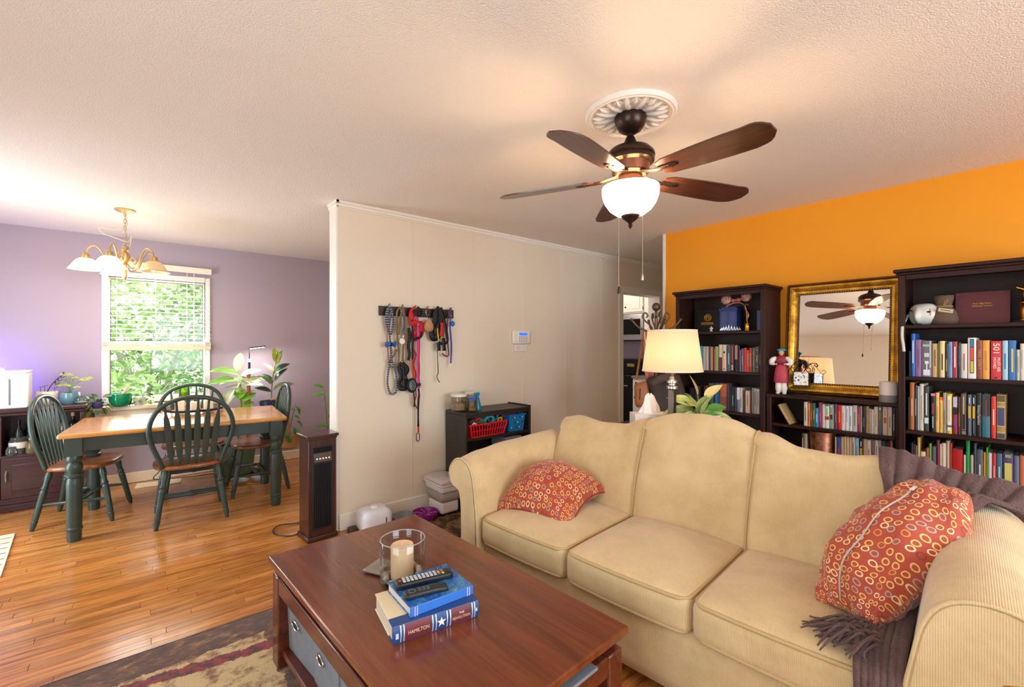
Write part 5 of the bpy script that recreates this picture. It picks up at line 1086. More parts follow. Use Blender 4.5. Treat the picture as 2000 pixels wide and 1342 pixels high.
BOOKS = {'right bookcase second shelf': (3.6, 1.1845, [(0.5565, 0.0126, 0.151, '1a1c1c', 'thin black'), (0.54, 0.0175, 0.257, '1f63b0', 'tall bright blue', 'e9eef2'), (0.516, 0.0272, 0.22, '8c6493', 'mauve purple', '5f3f68'), (0.4785, 0.0436, 0.214, '6f6a70', 'wide grey', 'd9dde0', 'drawn'), (0.443, 0.0233, 0.197, 'cda36b', 'tan', '6b5a35'), (0.4265, 0.0068, 0.207, '4a6a45', 'thin dark green'), (0.4115, 0.0204, 0.212, 'e8cb90', 'cream yellow', '4a3a28'), (0.3935, 0.0146, 0.195, '1e1a14', 'black and gold', 'c9a24a'), (0.378, 0.0155, 0.207, '6f8fc0', 'light blue', '4a6aa0'), (0.359, 0.0194, 0.208, 'a3353a', 'dark red', 'efe6df'), (0.341, 0.0116, 0.202, '26343c', 'dark teal', '4a7a86'), (0.3215, 0.0243, 0.196, 'd9cfc4', 'off-white', '9a6a60'), (0.29, 0.033, 0.229, 'e4e0d8', 'tall white boxed', '', 'panel'), (0.261, 0.0213, 0.215, '8f4528', 'rust brown', 'c99a72', 'FREE SPIRIT'), (0.2355, 0.0262, 0.214, 'e0a244', 'amber yellow', 'c98a3a'), (0.1975, 0.0398, 0.21, 'c92f33', 'wide red', 'f3ece2', '501'), (0.1645, 0.0204, 0.212, '9fc3d3', 'pale blue', '3f7fa6'), (0.1385, 0.0262, 0.213, '336fae', 'mid blue', 'd9c04a'), (0.118, 0.0116, 0.164, 'b9baaa', 'short sage grey', '7a7b70'), (0.104, 0.0136, 0.196, 'c9c4b8', 'pale grey', '8a867c')]), 'right bookcase third shelf': (3.61, 0.862, [(0.5615, 0.006, 0.195, '4a3a38', 'thin brown'), (0.5465, 0.0204, 0.285, 'b86a35', 'tall copper brown', 'd9b9a6'), (0.529, 0.0116, 0.27, '33292a', 'dark brown', 'd9c48a'), (0.5175, 0.0087, 0.264, '9fb2bd', 'thin ice blue'), (0.5025, 0.0184, 0.279, 'd8cbb8', 'tall cream', '9a8a78'), (0.481, 0.0213, 0.265, '3a3d3e', 'charcoal', 'c9d2d6', 'label'), (0.4525, 0.0184, 0.227, '17181d', 'black with pink top', 'a02f3a', 'pinktop'), (0.4335, 0.0146, 0.232, 'e3b667', 'straw yellow', 'a8793a'), (0.418, 0.0136, 0.206, 'e2b94e', 'short yellow', 'd0702a', 'orangetop'), (0.4025, 0.0145, 0.233, 'a39c8f', 'stone grey', '7f786c'), (0.383, 0.0213, 0.229, 'd9c021', 'yellow framed', 'e6e2e0', 'framed'), (0.359, 0.0194, 0.216, '9c2046', 'crimson with silver top', '6a4a9a', 'silvertop'), (0.3425, 0.0107, 0.214, '4a2a1d', 'chestnut brown', 'c0602a'), (0.324, 0.0213, 0.237, '3b2a22', 'dark brown framed', '8a7a60', 'frame'), (0.301, 0.0155, 0.231, '4a6076', 'slate blue', 'd9a52a', 'block'), (0.284, 0.0155, 0.232, '1c1a1c', 'black with yellow block', 'e0a828', 'block'), (0.264, 0.0194, 0.242, '201e20', 'black with white title', 'cfd0d2', 'Dictionary of Superstitions'), (0.236, 0.031, 0.236, '3b6f80', 'wide teal', '7a3a40', 'darktop'), (0.208, 0.0175, 0.229, 'd33d33', 'bright red', 'f0d0c0'), (0.18, 0.033, 0.241, 'a58650', 'ornate gold and navy', '3f4670', 'ornate')]), 'right bookcase fourth shelf': (3.63, 0.545, [(0.55, 0.0136, 0.23, '2a2d33', 'near-black'), (0.538, 0.0078, 0.227, '6b3a40', 'thin wine red'), (0.53, 0.0078, 0.219, '6b6a80', 'thin lavender'), (0.519, 0.0116, 0.271, 'c9a85f', 'tall tan'), (0.4995, 0.0223, 0.188, 'd8d2b0', 'short ivory'), (0.48, 0.0116, 0.214, 'b05a35', 'burnt orange'), (0.4675, 0.0107, 0.242, '6a9a3f', 'leaf green'), (0.4505, 0.0184, 0.227, '5a6478', 'checked blue-grey'), (0.4335, 0.0126, 0.269, '7a2630', 'tall maroon'), (0.422, 0.0078, 0.247, 'cfc3b2', 'thin beige'), (0.4085, 0.0165, 0.254, 'd8c9b5', 'pale beige'), (0.3915, 0.0146, 0.271, 'b9ab98', 'taupe'), (0.379, 0.0078, 0.261, 'b3442a', 'thin vermilion'), (0.3515, 0.0436, 0.227, 'b01f24', 'wide short red'), (0.3225, 0.0087, 0.201, 'cfc9b8', 'short bone white'), (0.3095, 0.0146, 0.285, '169a4a', 'tall bright green'), (0.2935, 0.0126, 0.206, 'b3aa9a', 'short putty'), (0.2805, 0.0107, 0.275, '3b4a52', 'tall dark slate'), (0.2615, 0.0243, 0.241, '55636c', 'steel grey', 'c9d0d4'), (0.2435, 0.0087, 0.23, 'e08f25', 'orange'), (0.2345, 0.0068, 0.259, '4f9a38', 'thin grass green'), (0.2225, 0.0146, 0.231, 'c9c9cf', 'silver white'), (0.207, 0.0136, 0.232, 'c23434', 'tomato red', 'efe0da'), (0.1875, 0.0223, 0.233, '456f8a', 'denim blue', 'a9c3d0'), (0.1545, 0.0378, 0.241, '5b4a7a', 'wide violet', 'c9c86a', 'panel2'), (0.1245, 0.0184, 0.233, '66708f', 'periwinkle'), (0.106, 0.0155, 0.237, 'b86a4a', 'terracotta')]), 'low bookcase upper shelf': (3.66, 0.8, [(1.1265, 0.0223, 0.169, 'cfc6b5', 'bone white', '6f6a60'), (1.1065, 0.0165, 0.163, 'cf8136', 'orange', '8a4a1c'), (1.091, 0.0116, 0.165, '7a2730', 'wine red', 'c9a050'), (1.076, 0.0155, 0.166, '2f6b40', 'green', 'c9b060'), (1.058, 0.0175, 0.133, '1f8fc4', 'short sky blue', 'd0e6f0'), (1.0375, 0.0204, 0.173, 'a13a62', 'magenta', 'c0708f'), (1.0185, 0.0146, 0.164, 'c9c4b0', 'pale stone'), (0.9975, 0.0243, 0.164, 'dcdad0', 'white with green top', 'a83a40', 'greentop'), (0.972, 0.0252, 0.167, '8f9a8c', 'sage with arch', '3a2a20', 'arch'), (0.948, 0.0194, 0.172, '5a3f50', 'plum', '8f7a86'), (0.9265, 0.0204, 0.167, 'cf1724', 'bright red', 'e8a02a'), (0.905, 0.0194, 0.166, 'dccfc6', 'rosy white', 'c98a80'), (0.884, 0.0194, 0.166, 'd9d9dc', 'white', 'a0aab6'), (0.8635, 0.0184, 0.168, 'd5d8dc', 'white with blue mark', '6f9ac0'), (0.8405, 0.0243, 0.174, 'c2b8a3', 'khaki', '7a7a80'), (0.82, 0.0136, 0.17, '8f2a78', 'purple', 'e08a2a'), (0.807, 0.0097, 0.172, 'b79f80', 'thin tan'), (0.7925, 0.0165, 0.173, '1a1718', 'black', '8a8078'), (0.775, 0.0155, 0.175, 'a98c5f', 'light brown', '6f5a38'), (0.761, 0.0097, 0.16, 'b3a9a0', 'thin ash'), (0.748, 0.0136, 0.157, 'cfc3b5', 'short almond'), (0.73, 0.0194, 0.177, 'd4cabb', 'eggshell', 'a8927a'), (0.7085, 0.0223, 0.182, '5d6264', 'dark grey', '8a7a40', 'oval'), (0.684, 0.0233, 0.18, 'd3c2ae', 'beige with orange emblem', 'b0602f', 'emblem'), (0.6605, 0.0204, 0.181, 'd6c7b7', 'buff', 'b06a50'), (0.6405, 0.0165, 0.18, '20242c', 'blue-black', '9aa0a8'), (0.622, 0.0175, 0.182, '1c1713', 'black with gold lettering', 'c0a050'), (0.609, 0.0078, 0.174, 'a5762f', 'thin ochre')]), 'low bookcase lower shelf': (3.67, 0.545, [(1.1485, 0.0145, 0.196, '4a4a4a', 'striped grey', 'c9c9c9'), (1.13, 0.0194, 0.196, 'b0a488', 'worn beige'), (0.9505, 0.0087, 0.201, 'c0a87c', 'thin sand'), (0.933, 0.0233, 0.201, '3b4690', 'blue with red title', 'b03a40'), (0.9125, 0.0146, 0.207, 'b59c74', 'sand'), (0.8975, 0.0146, 0.211, 'b8a07a', 'fawn'), (0.8825, 0.0126, 0.211, 'c3b08e', 'parchment'), (0.868, 0.0136, 0.211, 'bb9f78', 'camel'), (0.852, 0.0155, 0.214, 'cdbfa0', 'cream', '4a5a40'), (0.8325, 0.0204, 0.212, '86b3cf', 'light blue', '6a8fae'), (0.81, 0.0213, 0.206, '1d1c20', 'black', 'd09a2a', 'block'), (0.7885, 0.0184, 0.212, 'b8a583', 'oatmeal'), (0.768, 0.0194, 0.21, 'd8c9bd', 'pinkish white', 'b05a50'), (0.7475, 0.0184, 0.214, '7a7068', 'mushroom grey', '4a4a80'), (0.728, 0.0175, 0.214, 'dcdce0', 'white', '7a90b0'), (0.711, 0.0116, 0.217, 'cdbfb0', 'thin linen'), (0.693, 0.0213, 0.213, '14607f', 'teal', 'e0e6e6', 'label'), (0.67, 0.0194, 0.215, '5a1222', 'black and crimson', 'a01a30'), (0.6535, 0.0107, 0.224, 'bda47c', 'thin wheat'), (0.637, 0.0194, 0.218, 'd9d6d2', 'white with violet mark', '7a6aa0'), (0.6165, 0.0184, 0.228, 'b39a70', 'dun')]), 'left bookcase second shelf': (3.65, 1.164, [(1.8965, 0.0281, 0.202, '3f8f95', 'teal'), (1.868, 0.0233, 0.197, '9fb3bd', 'pale blue-grey'), (1.842, 0.0252, 0.197, 'c9ae93', 'pinkish tan'), (1.8215, 0.0126, 0.198, '1f3f6f', 'thin navy'), (1.8045, 0.0204, 0.195, 'c98a60', 'peach'), (1.789, 0.0078, 0.193, '2a2030', 'thin near-black'), (1.7805, 0.0068, 0.181, 'c4512c', 'thin orange-red'), (1.762, 0.0272, 0.198, '8fa566', 'light green'), (1.7315, 0.0242, 0.214, 'd9cdbf', 'cream with maroon base', '6a2530', 'lowerband'), (1.7005, 0.032, 0.212, 'dcc7a0', 'cream with black dot', '2a2a2a', 'dot'), (1.6645, 0.0301, 0.206, '4a5a6a', 'slate blue', 'c0c8cc'), (1.635, 0.0233, 0.216, '3a2024', 'dark with pink stripe', 'c05a5a', 'stripe'), (1.606, 0.0252, 0.214, '1a1718', 'black with picture band', 'a8806a', 'band'), (1.5865, 0.0107, 0.206, '0f0f11', 'thin black'), (1.5745, 0.0107, 0.172, '7a4a86', 'thin violet'), (1.558, 0.0175, 0.182, '5f5f80', 'multicoloured blue', 'd9a53a'), (1.537, 0.0194, 0.188, 'cc2f26', 'bright red'), (1.517, 0.0175, 0.17, 'b5573a', 'short orange-brown', 'd0a080'), (1.4975, 0.0184, 0.186, 'b03c2c', 'brick red', 'e0b0a0'), (1.474, 0.0194, 0.19, '5f6f5a', 'moss grey', 'b8a878'), (1.45, 0.0233, 0.198, '4a4a55', 'charcoal', 'b0a488', 'lines'), (1.4275, 0.0146, 0.202, '6a2c26', 'maroon', 'c0a070')]), 'left bookcase third shelf': (3.66, 0.846, [(1.983, 0.0427, 0.161, '3a2438', 'dark purple'), (1.937, 0.0369, 0.179, '4a3a44', 'dark mauve'), (1.857, 0.0349, 0.189, '5a3f4a', 'dusky plum'), (1.815, 0.0388, 0.211, '5a6052', 'tall grey-green'), (1.768, 0.0485, 0.214, '245a92', 'blue', '4a86b8'), (1.713, 0.0543, 0.213, 'b5602a', 'orange-brown', '8a4a30', 'lowerband'), (1.6735, 0.0204, 0.206, '4a3a5a', 'dark violet'), (1.6545, 0.0145, 0.212, '2a2226', 'thin black'), (1.636, 0.0194, 0.195, '262a2a', 'black', '8aa0a0'), (1.615, 0.0175, 0.192, '33474a', 'dark teal'), (1.5935, 0.0204, 0.193, '8a80a0', 'lilac and white', 'e6e2ea', 'topband'), (1.5715, 0.0204, 0.191, 'cfc8ba', 'cream', '6f6a8a'), (1.5505, 0.0165, 0.17, '4a3a30', 'thin brown'), (1.523, 0.033, 0.172, 'd0c0a6', 'pale tan', '9a8a70'), (1.5, 0.0097, 0.174, '8a2f33', 'thin red'), (1.485, 0.0155, 0.197, '8f98a0', 'blue-grey'), (1.4675, 0.0146, 0.195, 'c9c5c0', 'pale grey', '4a4a50'), (1.448, 0.0213, 0.191, 'd2ccc6', 'white', 'a04a40')])}
ORD = 'first second third fourth fifth sixth seventh eighth ninth tenth eleventh twelfth thirteenth fourteenth fifteenth sixteenth seventeenth eighteenth nineteenth twentieth twenty-first twenty-second twenty-third twenty-fourth twenty-fifth twenty-sixth twenty-seventh twenty-eighth twenty-ninth thirtieth'.split()
rb_ = random.Random(2)
PAGES = mat('d9ccb0', .85)
def book(x, y, z, w, d, h, hx, label, group, tc=None, sty=None, rot=None):
    t = thing('book', label, 'book', (x, y, z), 0, group, rot); m = mat(hx, .42); c = min(.0025, w * .18)
    mb = MB(); n = 5; prof = [(.003 * (1 - math.cos(PI * (i / (n - 1) - .5) * 1)) if 0 else .003 * ((i / (n - 1) * 2 - 1) ** 2), -w / 2 + w * i / (n - 1)) for i in range(n)]
    poly = prof + [(d, w / 2), (d, w / 2 - c), (.006, w / 2 - c), (.006, -w / 2 + c), (d, -w / 2 + c), (d, -w / 2)]
    part('cover', mb.prism(poly, 0, h), m, t, smooth=False)
    part('pages', MB().bx(.006, d - .004, -w / 2 + c, w / 2 - c, .002, h - .003), PAGES, t)
    if tc and w > .0095:
        tm = mat(tc, .5); q = -.0006
        cnt = [0]
        def band(z0, z1, f=.5, mm=tm, nm='title_band', off=0): cnt[0] += 1; part(nm, MB().bx(q - .00035 * cnt[0], .0045, off - w * f / 2, off + w * f / 2, h * z0, h * z1), mm, t, smooth=False)
        if sty is None: q0 = .14 + .2 * rb_.random(); band(q0, q0 + .35 + .25 * rb_.random(), .16 + .14 * rb_.random())
        elif sty == 'lowerband': band(0.005, .52, 1.0)
        elif sty == 'topband': band(.5, .99, 1.0)
        elif sty == 'dot': band(.68, .75, .45); band(.06, .1, .3)
        elif sty == 'stripe': band(.3, .95, .35); band(.05, .25, .5, mat('b9b4a6', .5))
        elif sty == 'band': band(.45, .97, .8)
        elif sty == 'lines':
            for a in (.2, .42, .64, .86): band(a, a + .02, .9)
            band(.46, .62, .3)
        elif sty == 'label': band(.17, .3, .8, mat('cfdbe4', .5)); band(.35, .85, .3)
        elif sty == 'pinktop': band(.93, .995, 1.0, mat('d97a86', .5)); band(.46, .74, .45); band(.1, .4, .18, mat('c9d6da', .5))
        elif sty == 'orangetop': band(.92, .995, 1.0, mat('e8621f', .5)); band(.1, .85, .3, mat('c09a3a', .5))
        elif sty == 'framed': band(.07, .94, .62); band(.16, .21, 1.0, mat('4a5a8a', .5), 'spine_label'); band(.3, .85, .2, mat('b0a8b8', .5))
        elif sty == 'silvertop': band(.72, .98, .85, mat('aebdd0', .4)); band(.52, .7, .95, mat('15151a', .5)); band(.2, .45, .4)
        elif sty == 'frame': band(.12, .97, .8); band(.14, .95, .62, mat('2c1a14', .5)); band(.5, .93, .3, mat('b9a878', .5)); band(.02, .09, .75)
        elif sty == 'block': band(.42, .72, .55); band(.78, .93, .25, mat('c9ccd0', .5)); band(.05, .38, .12, mat('9aa2aa', .5))
        elif sty == 'darktop': band(.5, .995, 1.0, mat('2e3438', .5)); band(.46, .88, .14)
        elif sty == 'ornate':
            band(.3, .7, .72); band(.84, .98, .85, mat('5a4a2a', .5)); band(.02, .12, .85, mat('4a4a52', .5))
            for a in (.145, .28, .72, .82): band(a, a + .015, .95, mat('d6b873', .4))
        elif sty == 'panel':
            band(.13, .97, .5, mat('1f2a4a', .5)); band(.78, .95, .34, mat('2a7fa6', .5)); band(.45, .76, .34, mat('e2472a', .5)); band(.15, .43, .34, mat('d6b72a', .5))
        elif sty == 'panel2': band(.1, .78, .7); band(.9, .97, .6, mat('7fae5a', .5))
        elif sty == 'greentop': band(.93, .99, .9, mat('3f8f5a', .5)); band(.36, .5, .9); band(.55, .85, .2, mat('6aa67a', .5))
        elif sty == 'arch': band(.38, .58, .5); band(.58, .63, .62, mat('d6a83a', .5)); band(.88, .95, .25, mat('e0e0e0', .5))
        elif sty == 'oval': band(.5, .82, .45); band(.86, .95, .35, mat('d8d8d8', .5))
        elif sty == 'emblem': band(.42, .62, .55); band(.7, .85, .3, mat('b9a590', .5))
        elif sty == 'drawn': band(.04, .2, .7); band(.2, .42, .12); band(.36, .44, .4); band(.84, .9, .8, mat('aab0b6', .5)); band(.55, .66, .5, mat('c9cdd0', .5)); band(.25, .99, .14, mat('b9c2c8', .5), off=-w * .36)
        elif sty == '501':
            lettering('501', .034, tm, t, (-.001, .0085 - .008, h * .80), SPINE, sx=1.25); lettering('MUST-SEE', .0155, tm, t, (-.001, -.0095, h * .39), SPINE, sx=1.15); lettering('MOVIES', .0155, tm, t, (-.001, .006, h * .43), SPINE, sx=1.15)
            band(.03, .07, .25, mat('5a1518', .5))
        else:
            lettering(sty, w * .78, tm, t, (-.001, 0, h * .5), SPINE, sx=(.62 * h / (len(sty) * w * .78 * .55)))
    return t
for sh, (bx0, bz, rows) in BOOKS.items():
    lowc = sh.startswith('low'); k = 0
    rows = [r for r in rows if not (lowc and r[0] - r[1] / 2 < .628)]
    for r in rows:
        y, w, h, hx, nm = r[:5]; tc = r[5] if len(r) > 5 else None; sty = r[6] if len(r) > 6 else None
        if tc == '': tc = 'e0e0e0'
        lab = f'{nm} book, {ORD[k]} from the left on the {sh}'
        d = .12 if lowc else .15 + .03 * rb_.random(); w = max(w, .0055)
        book(bx0 + .004 * rb_.random(), y, bz, w * (.985 if w > .01 else .97), d, h, hx, lab, 'books on the ' + sh, tc, sty)
        k += 1
book(3.63, 1.215, .801, .018, .12, .155, 'b08f60', 'tan book leaning alone at the left end of the low bookcase upper shelf', 'books on the low bookcase upper shelf', 'd8c090', None, (math.radians(-29), 0, 0))
book(3.62, .083, .8635, .016, .15, .165, 'c22f2a', 'red book leaning at the right end of the right bookcase third shelf', 'books on the right bookcase third shelf', 'd8a84a', None, (math.radians(12), 0, 0))
# ---- left bookcase, top shelf
def folio(label, loc, w, h, hx, rot, group):
    t = thing('diploma_cover', label, 'diploma', loc, 0, group, rot); m = mat(hx, .55, bump=.2, bscale=160)
    part('cover', MB().bx(-.004, .0, -w / 2, w / 2, 0, h), m, t, .0015); part('back_cover', MB().bx(.004, .008, -w / 2, w / 2, 0, h), m, t, .0015); part('inner_paper', MB().bx(0, .004, -w / 2 + .004, w / 2 - .004, .003, h - .004), mat('e6dfd0', .8), t); return t
GP = mat('d9a441', .35, .6)
t = folio('black diploma cover with a round gold seal on the left bookcase top shelf', (3.775, 1.905, 1.486), .235, .20, '15161a', (0, math.radians(10), 0), 'diploma covers')
part('seal_ring', MB().tube([(-.0045, .001 + .03 * math.cos(q), .125 + .03 * math.sin(q)) for q in [2 * PI * i / 28 for i in range(28)]], .0035, 6, True), GP, t); part('seal', MB().tube([(-.0045, .001 + .019 * math.cos(q), .125 + .019 * math.sin(q)) for q in [2 * PI * i / 24 for i in range(24)]], .0025, 5, True).bx(-.006, -.004, -.011, -.005, .115, .135).bx(-.006, -.004, .007, .013, .115, .135).bx(-.006, -.004, -.008, .010, .133, .138), GP, t)
part('gold_line', MB().bx(-.0052, -.004, -.052, .055, .075, .082), GP, t); part('gold_line', MB().bx(-.0052, -.004, -.056, .058, .064, .068), GP, t)
t = thing('blue_box', 'navy painted wooden box under the glittery headband', 'box', (3.74, 1.685, 1.485)); NVY = mat('26366b', .45)
part('box_body', MB().bx(-.055, .055, -.068, .068, .0, .17), NVY, t, .003); part('box_lid', MB().bx(-.06, .06, -.073, .073, .17, .185), NVY, t, .003); part('box_crest', MB().bx(-.048, .048, -.06, .06, .185, .2), NVY, t, .004); part('base_moulding', MB().bx(-.06, .06, -.073, .073, 0, .014), NVY, t, .003)
for y in (-.035, .035): part('front_panel', MB().bx(-.0575, -.054, y - .024, y + .024, .03, .155), mat('31437c', .45), t, .002)
t = thing('glitter_headband', 'pink headband with two glittery round pompoms and a bow over the navy box', 'headband', (3.735, 1.64, 1.485))
def sequins():
    m, nt, p = new_mat('pink_sequins'); v = coords(nt); vo = node(nt, 'ShaderNodeTexVoronoi', Scale=140.); nt.links.new(v, vo.inputs['Vector'])
    mx = node(nt, 'ShaderNodeMix', data_type='RGBA'); mx.inputs[0].default_value = .3; mx.inputs[6].default_value = hexc('d98a7a'); nt.links.new(vo.outputs['Color'], mx.inputs[7]); nt.links.new(mx.outputs[2], p.inputs['Base Color'])
    p.inputs['Roughness'].default_value = .2; p.inputs['Metallic'].default_value = .5
    b = node(nt, 'ShaderNodeBump', Strength=1., Distance=.004); nt.links.new(vo.outputs['Distance'], b.inputs['Height']); nt.links.new(b.outputs[0], p.inputs['Normal']); return m
SEQ = sequins()
part('pompom', MB().ell((0, .082, .262), (.026, .043, .043), 18, 12), SEQ, t, smooth=True); part('pompom', MB().ell((0, -.078, .274), (.026, .043, .043), 18, 12), SEQ, t, smooth=True)
part('band', MB().tube(smooth_path([(.0, .10, .1), (-.01, .085, .19), (0, .045, .222), (0, .0, .23), (0, -.045, .222), (-.02, -.085, .18), (-.035, -.098, .09)], 5), 0, 6, flat=(.009, .003)), mat('d99a92', .5), t, smooth=True)
part('bow', MB().ell((-.005, .022, .25), (.012, .024, .016), 12, 8).ell((-.005, -.02, .253), (.012, .024, .016), 12, 8).ell((-.01, 0, .25), (.01, .008, .01), 10, 6), mat('b5655a', .4), t, smooth=True)
t = thing('rhinestone_tiara', 'silver rhinestone tiara in front of the navy box', 'tiara', (3.665, 1.66, 1.487)); SIL = mat('c9ccd2', .18, 1.)
mb = MB()
arc = [(-.05 * math.cos(q) + .03, .085 * math.sin(q), .006) for q in [-1.3 + 2.6 * i / 20 for i in range(21)]]
mb.tube(arc, .0017, 6); part('tiara_band', mb, SIL, t, smooth=True)
for i in range(2, 19, 2):
    x, y, z = arc[i]; hh = .02 + .026 * (1 - abs(i - 10) / 9)
    part('spike', MB().tube([(x, y - .007, .006), (x, y - .004, hh * .6), (x, y, hh), (x, y + .004, hh * .6), (x, y + .007, .006)], .0018, 5), SIL, t); part('rhinestone', MB().ell((x - .002, y, hh), (.005, .005, .005), 8, 6), SIL, t)
t = thing('pewter_figurine', 'tiny pale figurine beside the tiara', 'figurine', (3.64, 1.80, 1.485)); part('figurine_body', MB().lathe([(.010, 0), (.011, .006), (.006, .012), (.009, .022), (.005, .03), (.007, .036), (.001, .045)], 12), mat('c9c5bd', .4), t, smooth=True); part('wing', MB().ell((0, .01, .026), (.003, .007, .006), 8, 6).ell((0, -.01, .026), (.003, .007, .006), 8, 6), mat('c9c5bd', .4), t)
def award(name, label, loc, rz, parts_):
    t = thing(name, label, 'trophy', loc, rz, 'gold trophies')
    for nm, mb, m in parts_: part(nm, mb, m, t, smooth=True)
award('gold_trophy', 'dark gold swooping trophy on a drum base in the left bookcase', (3.72, 1.545, 1.485), 0, [('drum_base', MB().lathe([(.026, 0), (.027, .004), (.025, .006), (.025, .055), (.027, .058), (.0, .058)], 20), GOLD), ('flame_figure', MB().tube(smooth_path([(0, 0, .058), (0, .004, .09), (0, -.008, .13), (0, .018, .18), (0, .012, .215), (0, -.006, .20)], 6), [.007, .008, .009, .010, .011, .012, .013, .014, .014, .014, .014, .014, .014, .013, .013, .012, .012, .011, .011, .010, .010, .009, .008, .007, .006, .006, .005, .004, .004, .003, .002], 10), mat('8a6428', .25, 1.))])
book(3.70, 1.445, 1.485, .05, .14, .155, '1b3a6b', 'dark blue book alone at the right end of the left bookcase top shelf', 'books on the left bookcase second shelf')
# ---- right bookcase, top shelf
mk = thing('carnival_mask', 'white painted carnival mask with pink and gold eye on the right bookcase', 'mask', (3.70, .505, 1.494))
def maskf(u, v):
    a = (u - .5) * PI * .98; b = (v - .5) * PI * .98; x = -.05 * math.cos(a) * math.cos(b); y = -.07 * math.sin(a) * max(.0, math.cos(b)) ** .55; z = .066 + .066 * math.sin(b)
    x -= .028 * math.exp(-((u - .36) / .07) ** 2 - ((v - .42) / .2) ** 2); return (x, y, z)
mb = MB(); mb.grid(maskf, 25, 19); o = part('face_shell', mb, mat('d8d6cc', .3), mk, smooth=True); s_ = o.modifiers.new('thick', 'SOLIDIFY'); s_.thickness = .003
def on_mask(u, v, off=.002): x, y, z = maskf(u, v); return (x - off, y, z)
for u, v in ((.64, .56), (.22, .62)):
    part('eye', MB().ell(on_mask(u, v), (.003, .011, .005), 12, 8), mat('2a1c14', .5), mk)
    for k in range(5):
        a = -1.0 + k * .5; part('eye_ray', MB().tube([on_mask(u + .03 * math.cos(a), v + .04 * math.sin(a)), on_mask(u + .08 * math.cos(a), v + .13 * math.sin(a))], .0015, 5), mat(('d8607a', 'c9983a')[k % 2], .4), mk)
part('lips', MB().ell(on_mask(.36, .15), (.004, .014, .006), 12, 8), mat('20304a', .4), mk); part('ribbon', MB().tube(smooth_path([(.0, .072, .07), (-.05, .083, .02), (-.09, .080, .008), (-.138, .078, -.01), (-.141, .079, -.07), (-.139, .074, -.12), (-.141, .070, -.16)], 5), 0, 6, flat=(.008, .0015)), mat('e3ded6', .6), mk, smooth=True)
t = thing('burlap_bag', 'brown burlap drawstring bag with a paper tag beside the mask', 'bag', (3.70, .415, 1.494)); BUR = mat('6b5647', .9, bump=.7, bscale=160)
part('sack', MB().lathe([(.03, 0), (.06, .004), (.065, .03), (.055, .075), (.036, .105), (.034, .115), (.042, .15), (.044, .172), (.02, .176), (.0, .165)], 22, (0, 0, 0), Matrix.Diagonal((.7, 1, 1))), BUR, t, smooth=True)
part('twine', MB().tube([(.027 * math.cos(q), .038 * math.sin(q), .109) for q in [2 * PI * i / 20 for i in range(20)]], .003, 6, True).tube(smooth_path([(-.028, 0, .11), (-.034, -.015, .13), (-.032, -.02, .145), (-.03, -.008, .14), (-.028, 0, .11)], 4), .002, 5), mat('b48a55', .8), t)
part('paper_tag', MB().box((-.046, -.012, .082), (.003, .065, .022), (math.radians(14), -.35, 0)), mat('d6c29c', .7), t); part('tag_print', MB().box((-.0485, -.012, .083), (.001, .045, .004), (math.radians(14), -.35, 0)), mat('5a4a3a', .7), t)
t = folio('maroon diploma cover with gold lettering on the right bookcase', (3.715, .26, 1.494), .22, .187, '5a2226', (0, math.radians(7), 0), 'diploma covers')
lettering('Tyner High School', .0115, GP, t, (-.0046, 0, .118), (PI / 2, 0, -PI / 2), sx=.85); lettering('Chattanooga, Tennessee', .0105, GP, t, (-.0046, 0, .104), (PI / 2, 0, -PI / 2), sx=.78)
award('gold_trophy', 'bright gold column trophy at the frame edge of the right bookcase', (3.69, .088, 1.494), 0, [('base_plate', MB().bx(-.05, .05, -.05, .05, 0, .01), mat('2a2523', .3)), ('gold_column', MB().lathe([(.03, .01), (.032, .015), (.028, .02), (.028, .105), (.033, .11), (.02, .116), (.012, .13)], 10), GOLD), ('figure', MB().rod((0, 0, .12), (0, 0, .2), [(.01, 0), (.018, .25), (.022, .6), (.01, .8)], 10).ell((0, 0, .2), (.014, .014, .016), 10, 8).tube([(0, .0, .175), (0, .035, .19), (0, .04, .205)], .006, 6), GOLD)])
# ---- on the low bookcase
MIRG = mat('94641c', .36, .75, hx2='e6ab3e', vscale=14, bump=.25, bscale=40)
mr = thing('gold_mirror', 'square mirror in a wide antique gold frame leaning on the orange wall', 'mirror', (3.815, .962, 1.0125), 0, None, (0, math.radians(4.9), 0))
def frame_ring(prof, w, h, m, nm):
    """prof: (inset from the outer edge, height off the wall)"""
    mb = MB(); vs = []; n = len(prof)
    for sy, sz in ((-1, 0), (1, 0), (1, 1), (-1, 1)):
        for i, d in prof: vs.append((-d, sy * (w / 2 - i), (i if sz == 0 else h - i)))
    fs = []
    for c in range(4):
        for k in range(n): fs.append((c * n + k, c * n + (k + 1) % n, ((c + 1) % 4) * n + (k + 1) % n, ((c + 1) % 4) * n + k))
    mb.add(vs, fs); return part(nm, mb, m, mr, smooth=math.radians(25))
W_, H_ = .70, .822
frame_ring([(0, 0), (0, .022), (.006, .028), (.012, .026), (.016, .02), (.02, 0)], W_, H_, mat('4a2f14', .4, .6), 'outer_edge')
frame_ring([(.016, 0), (.016, .022), (.022, .03), (.034, .03), (.046, .024), (.058, .014), (.068, .012), (.072, .012), (.072, 0)], W_, H_, MIRG, 'frame_cove')
frame_ring([(.07, 0), (.07, .011), (.084, .008), (.084, 0)], W_, H_, mat('241606', .5, .4), 'inner_lip')
mb = MB(); mb2 = MB()
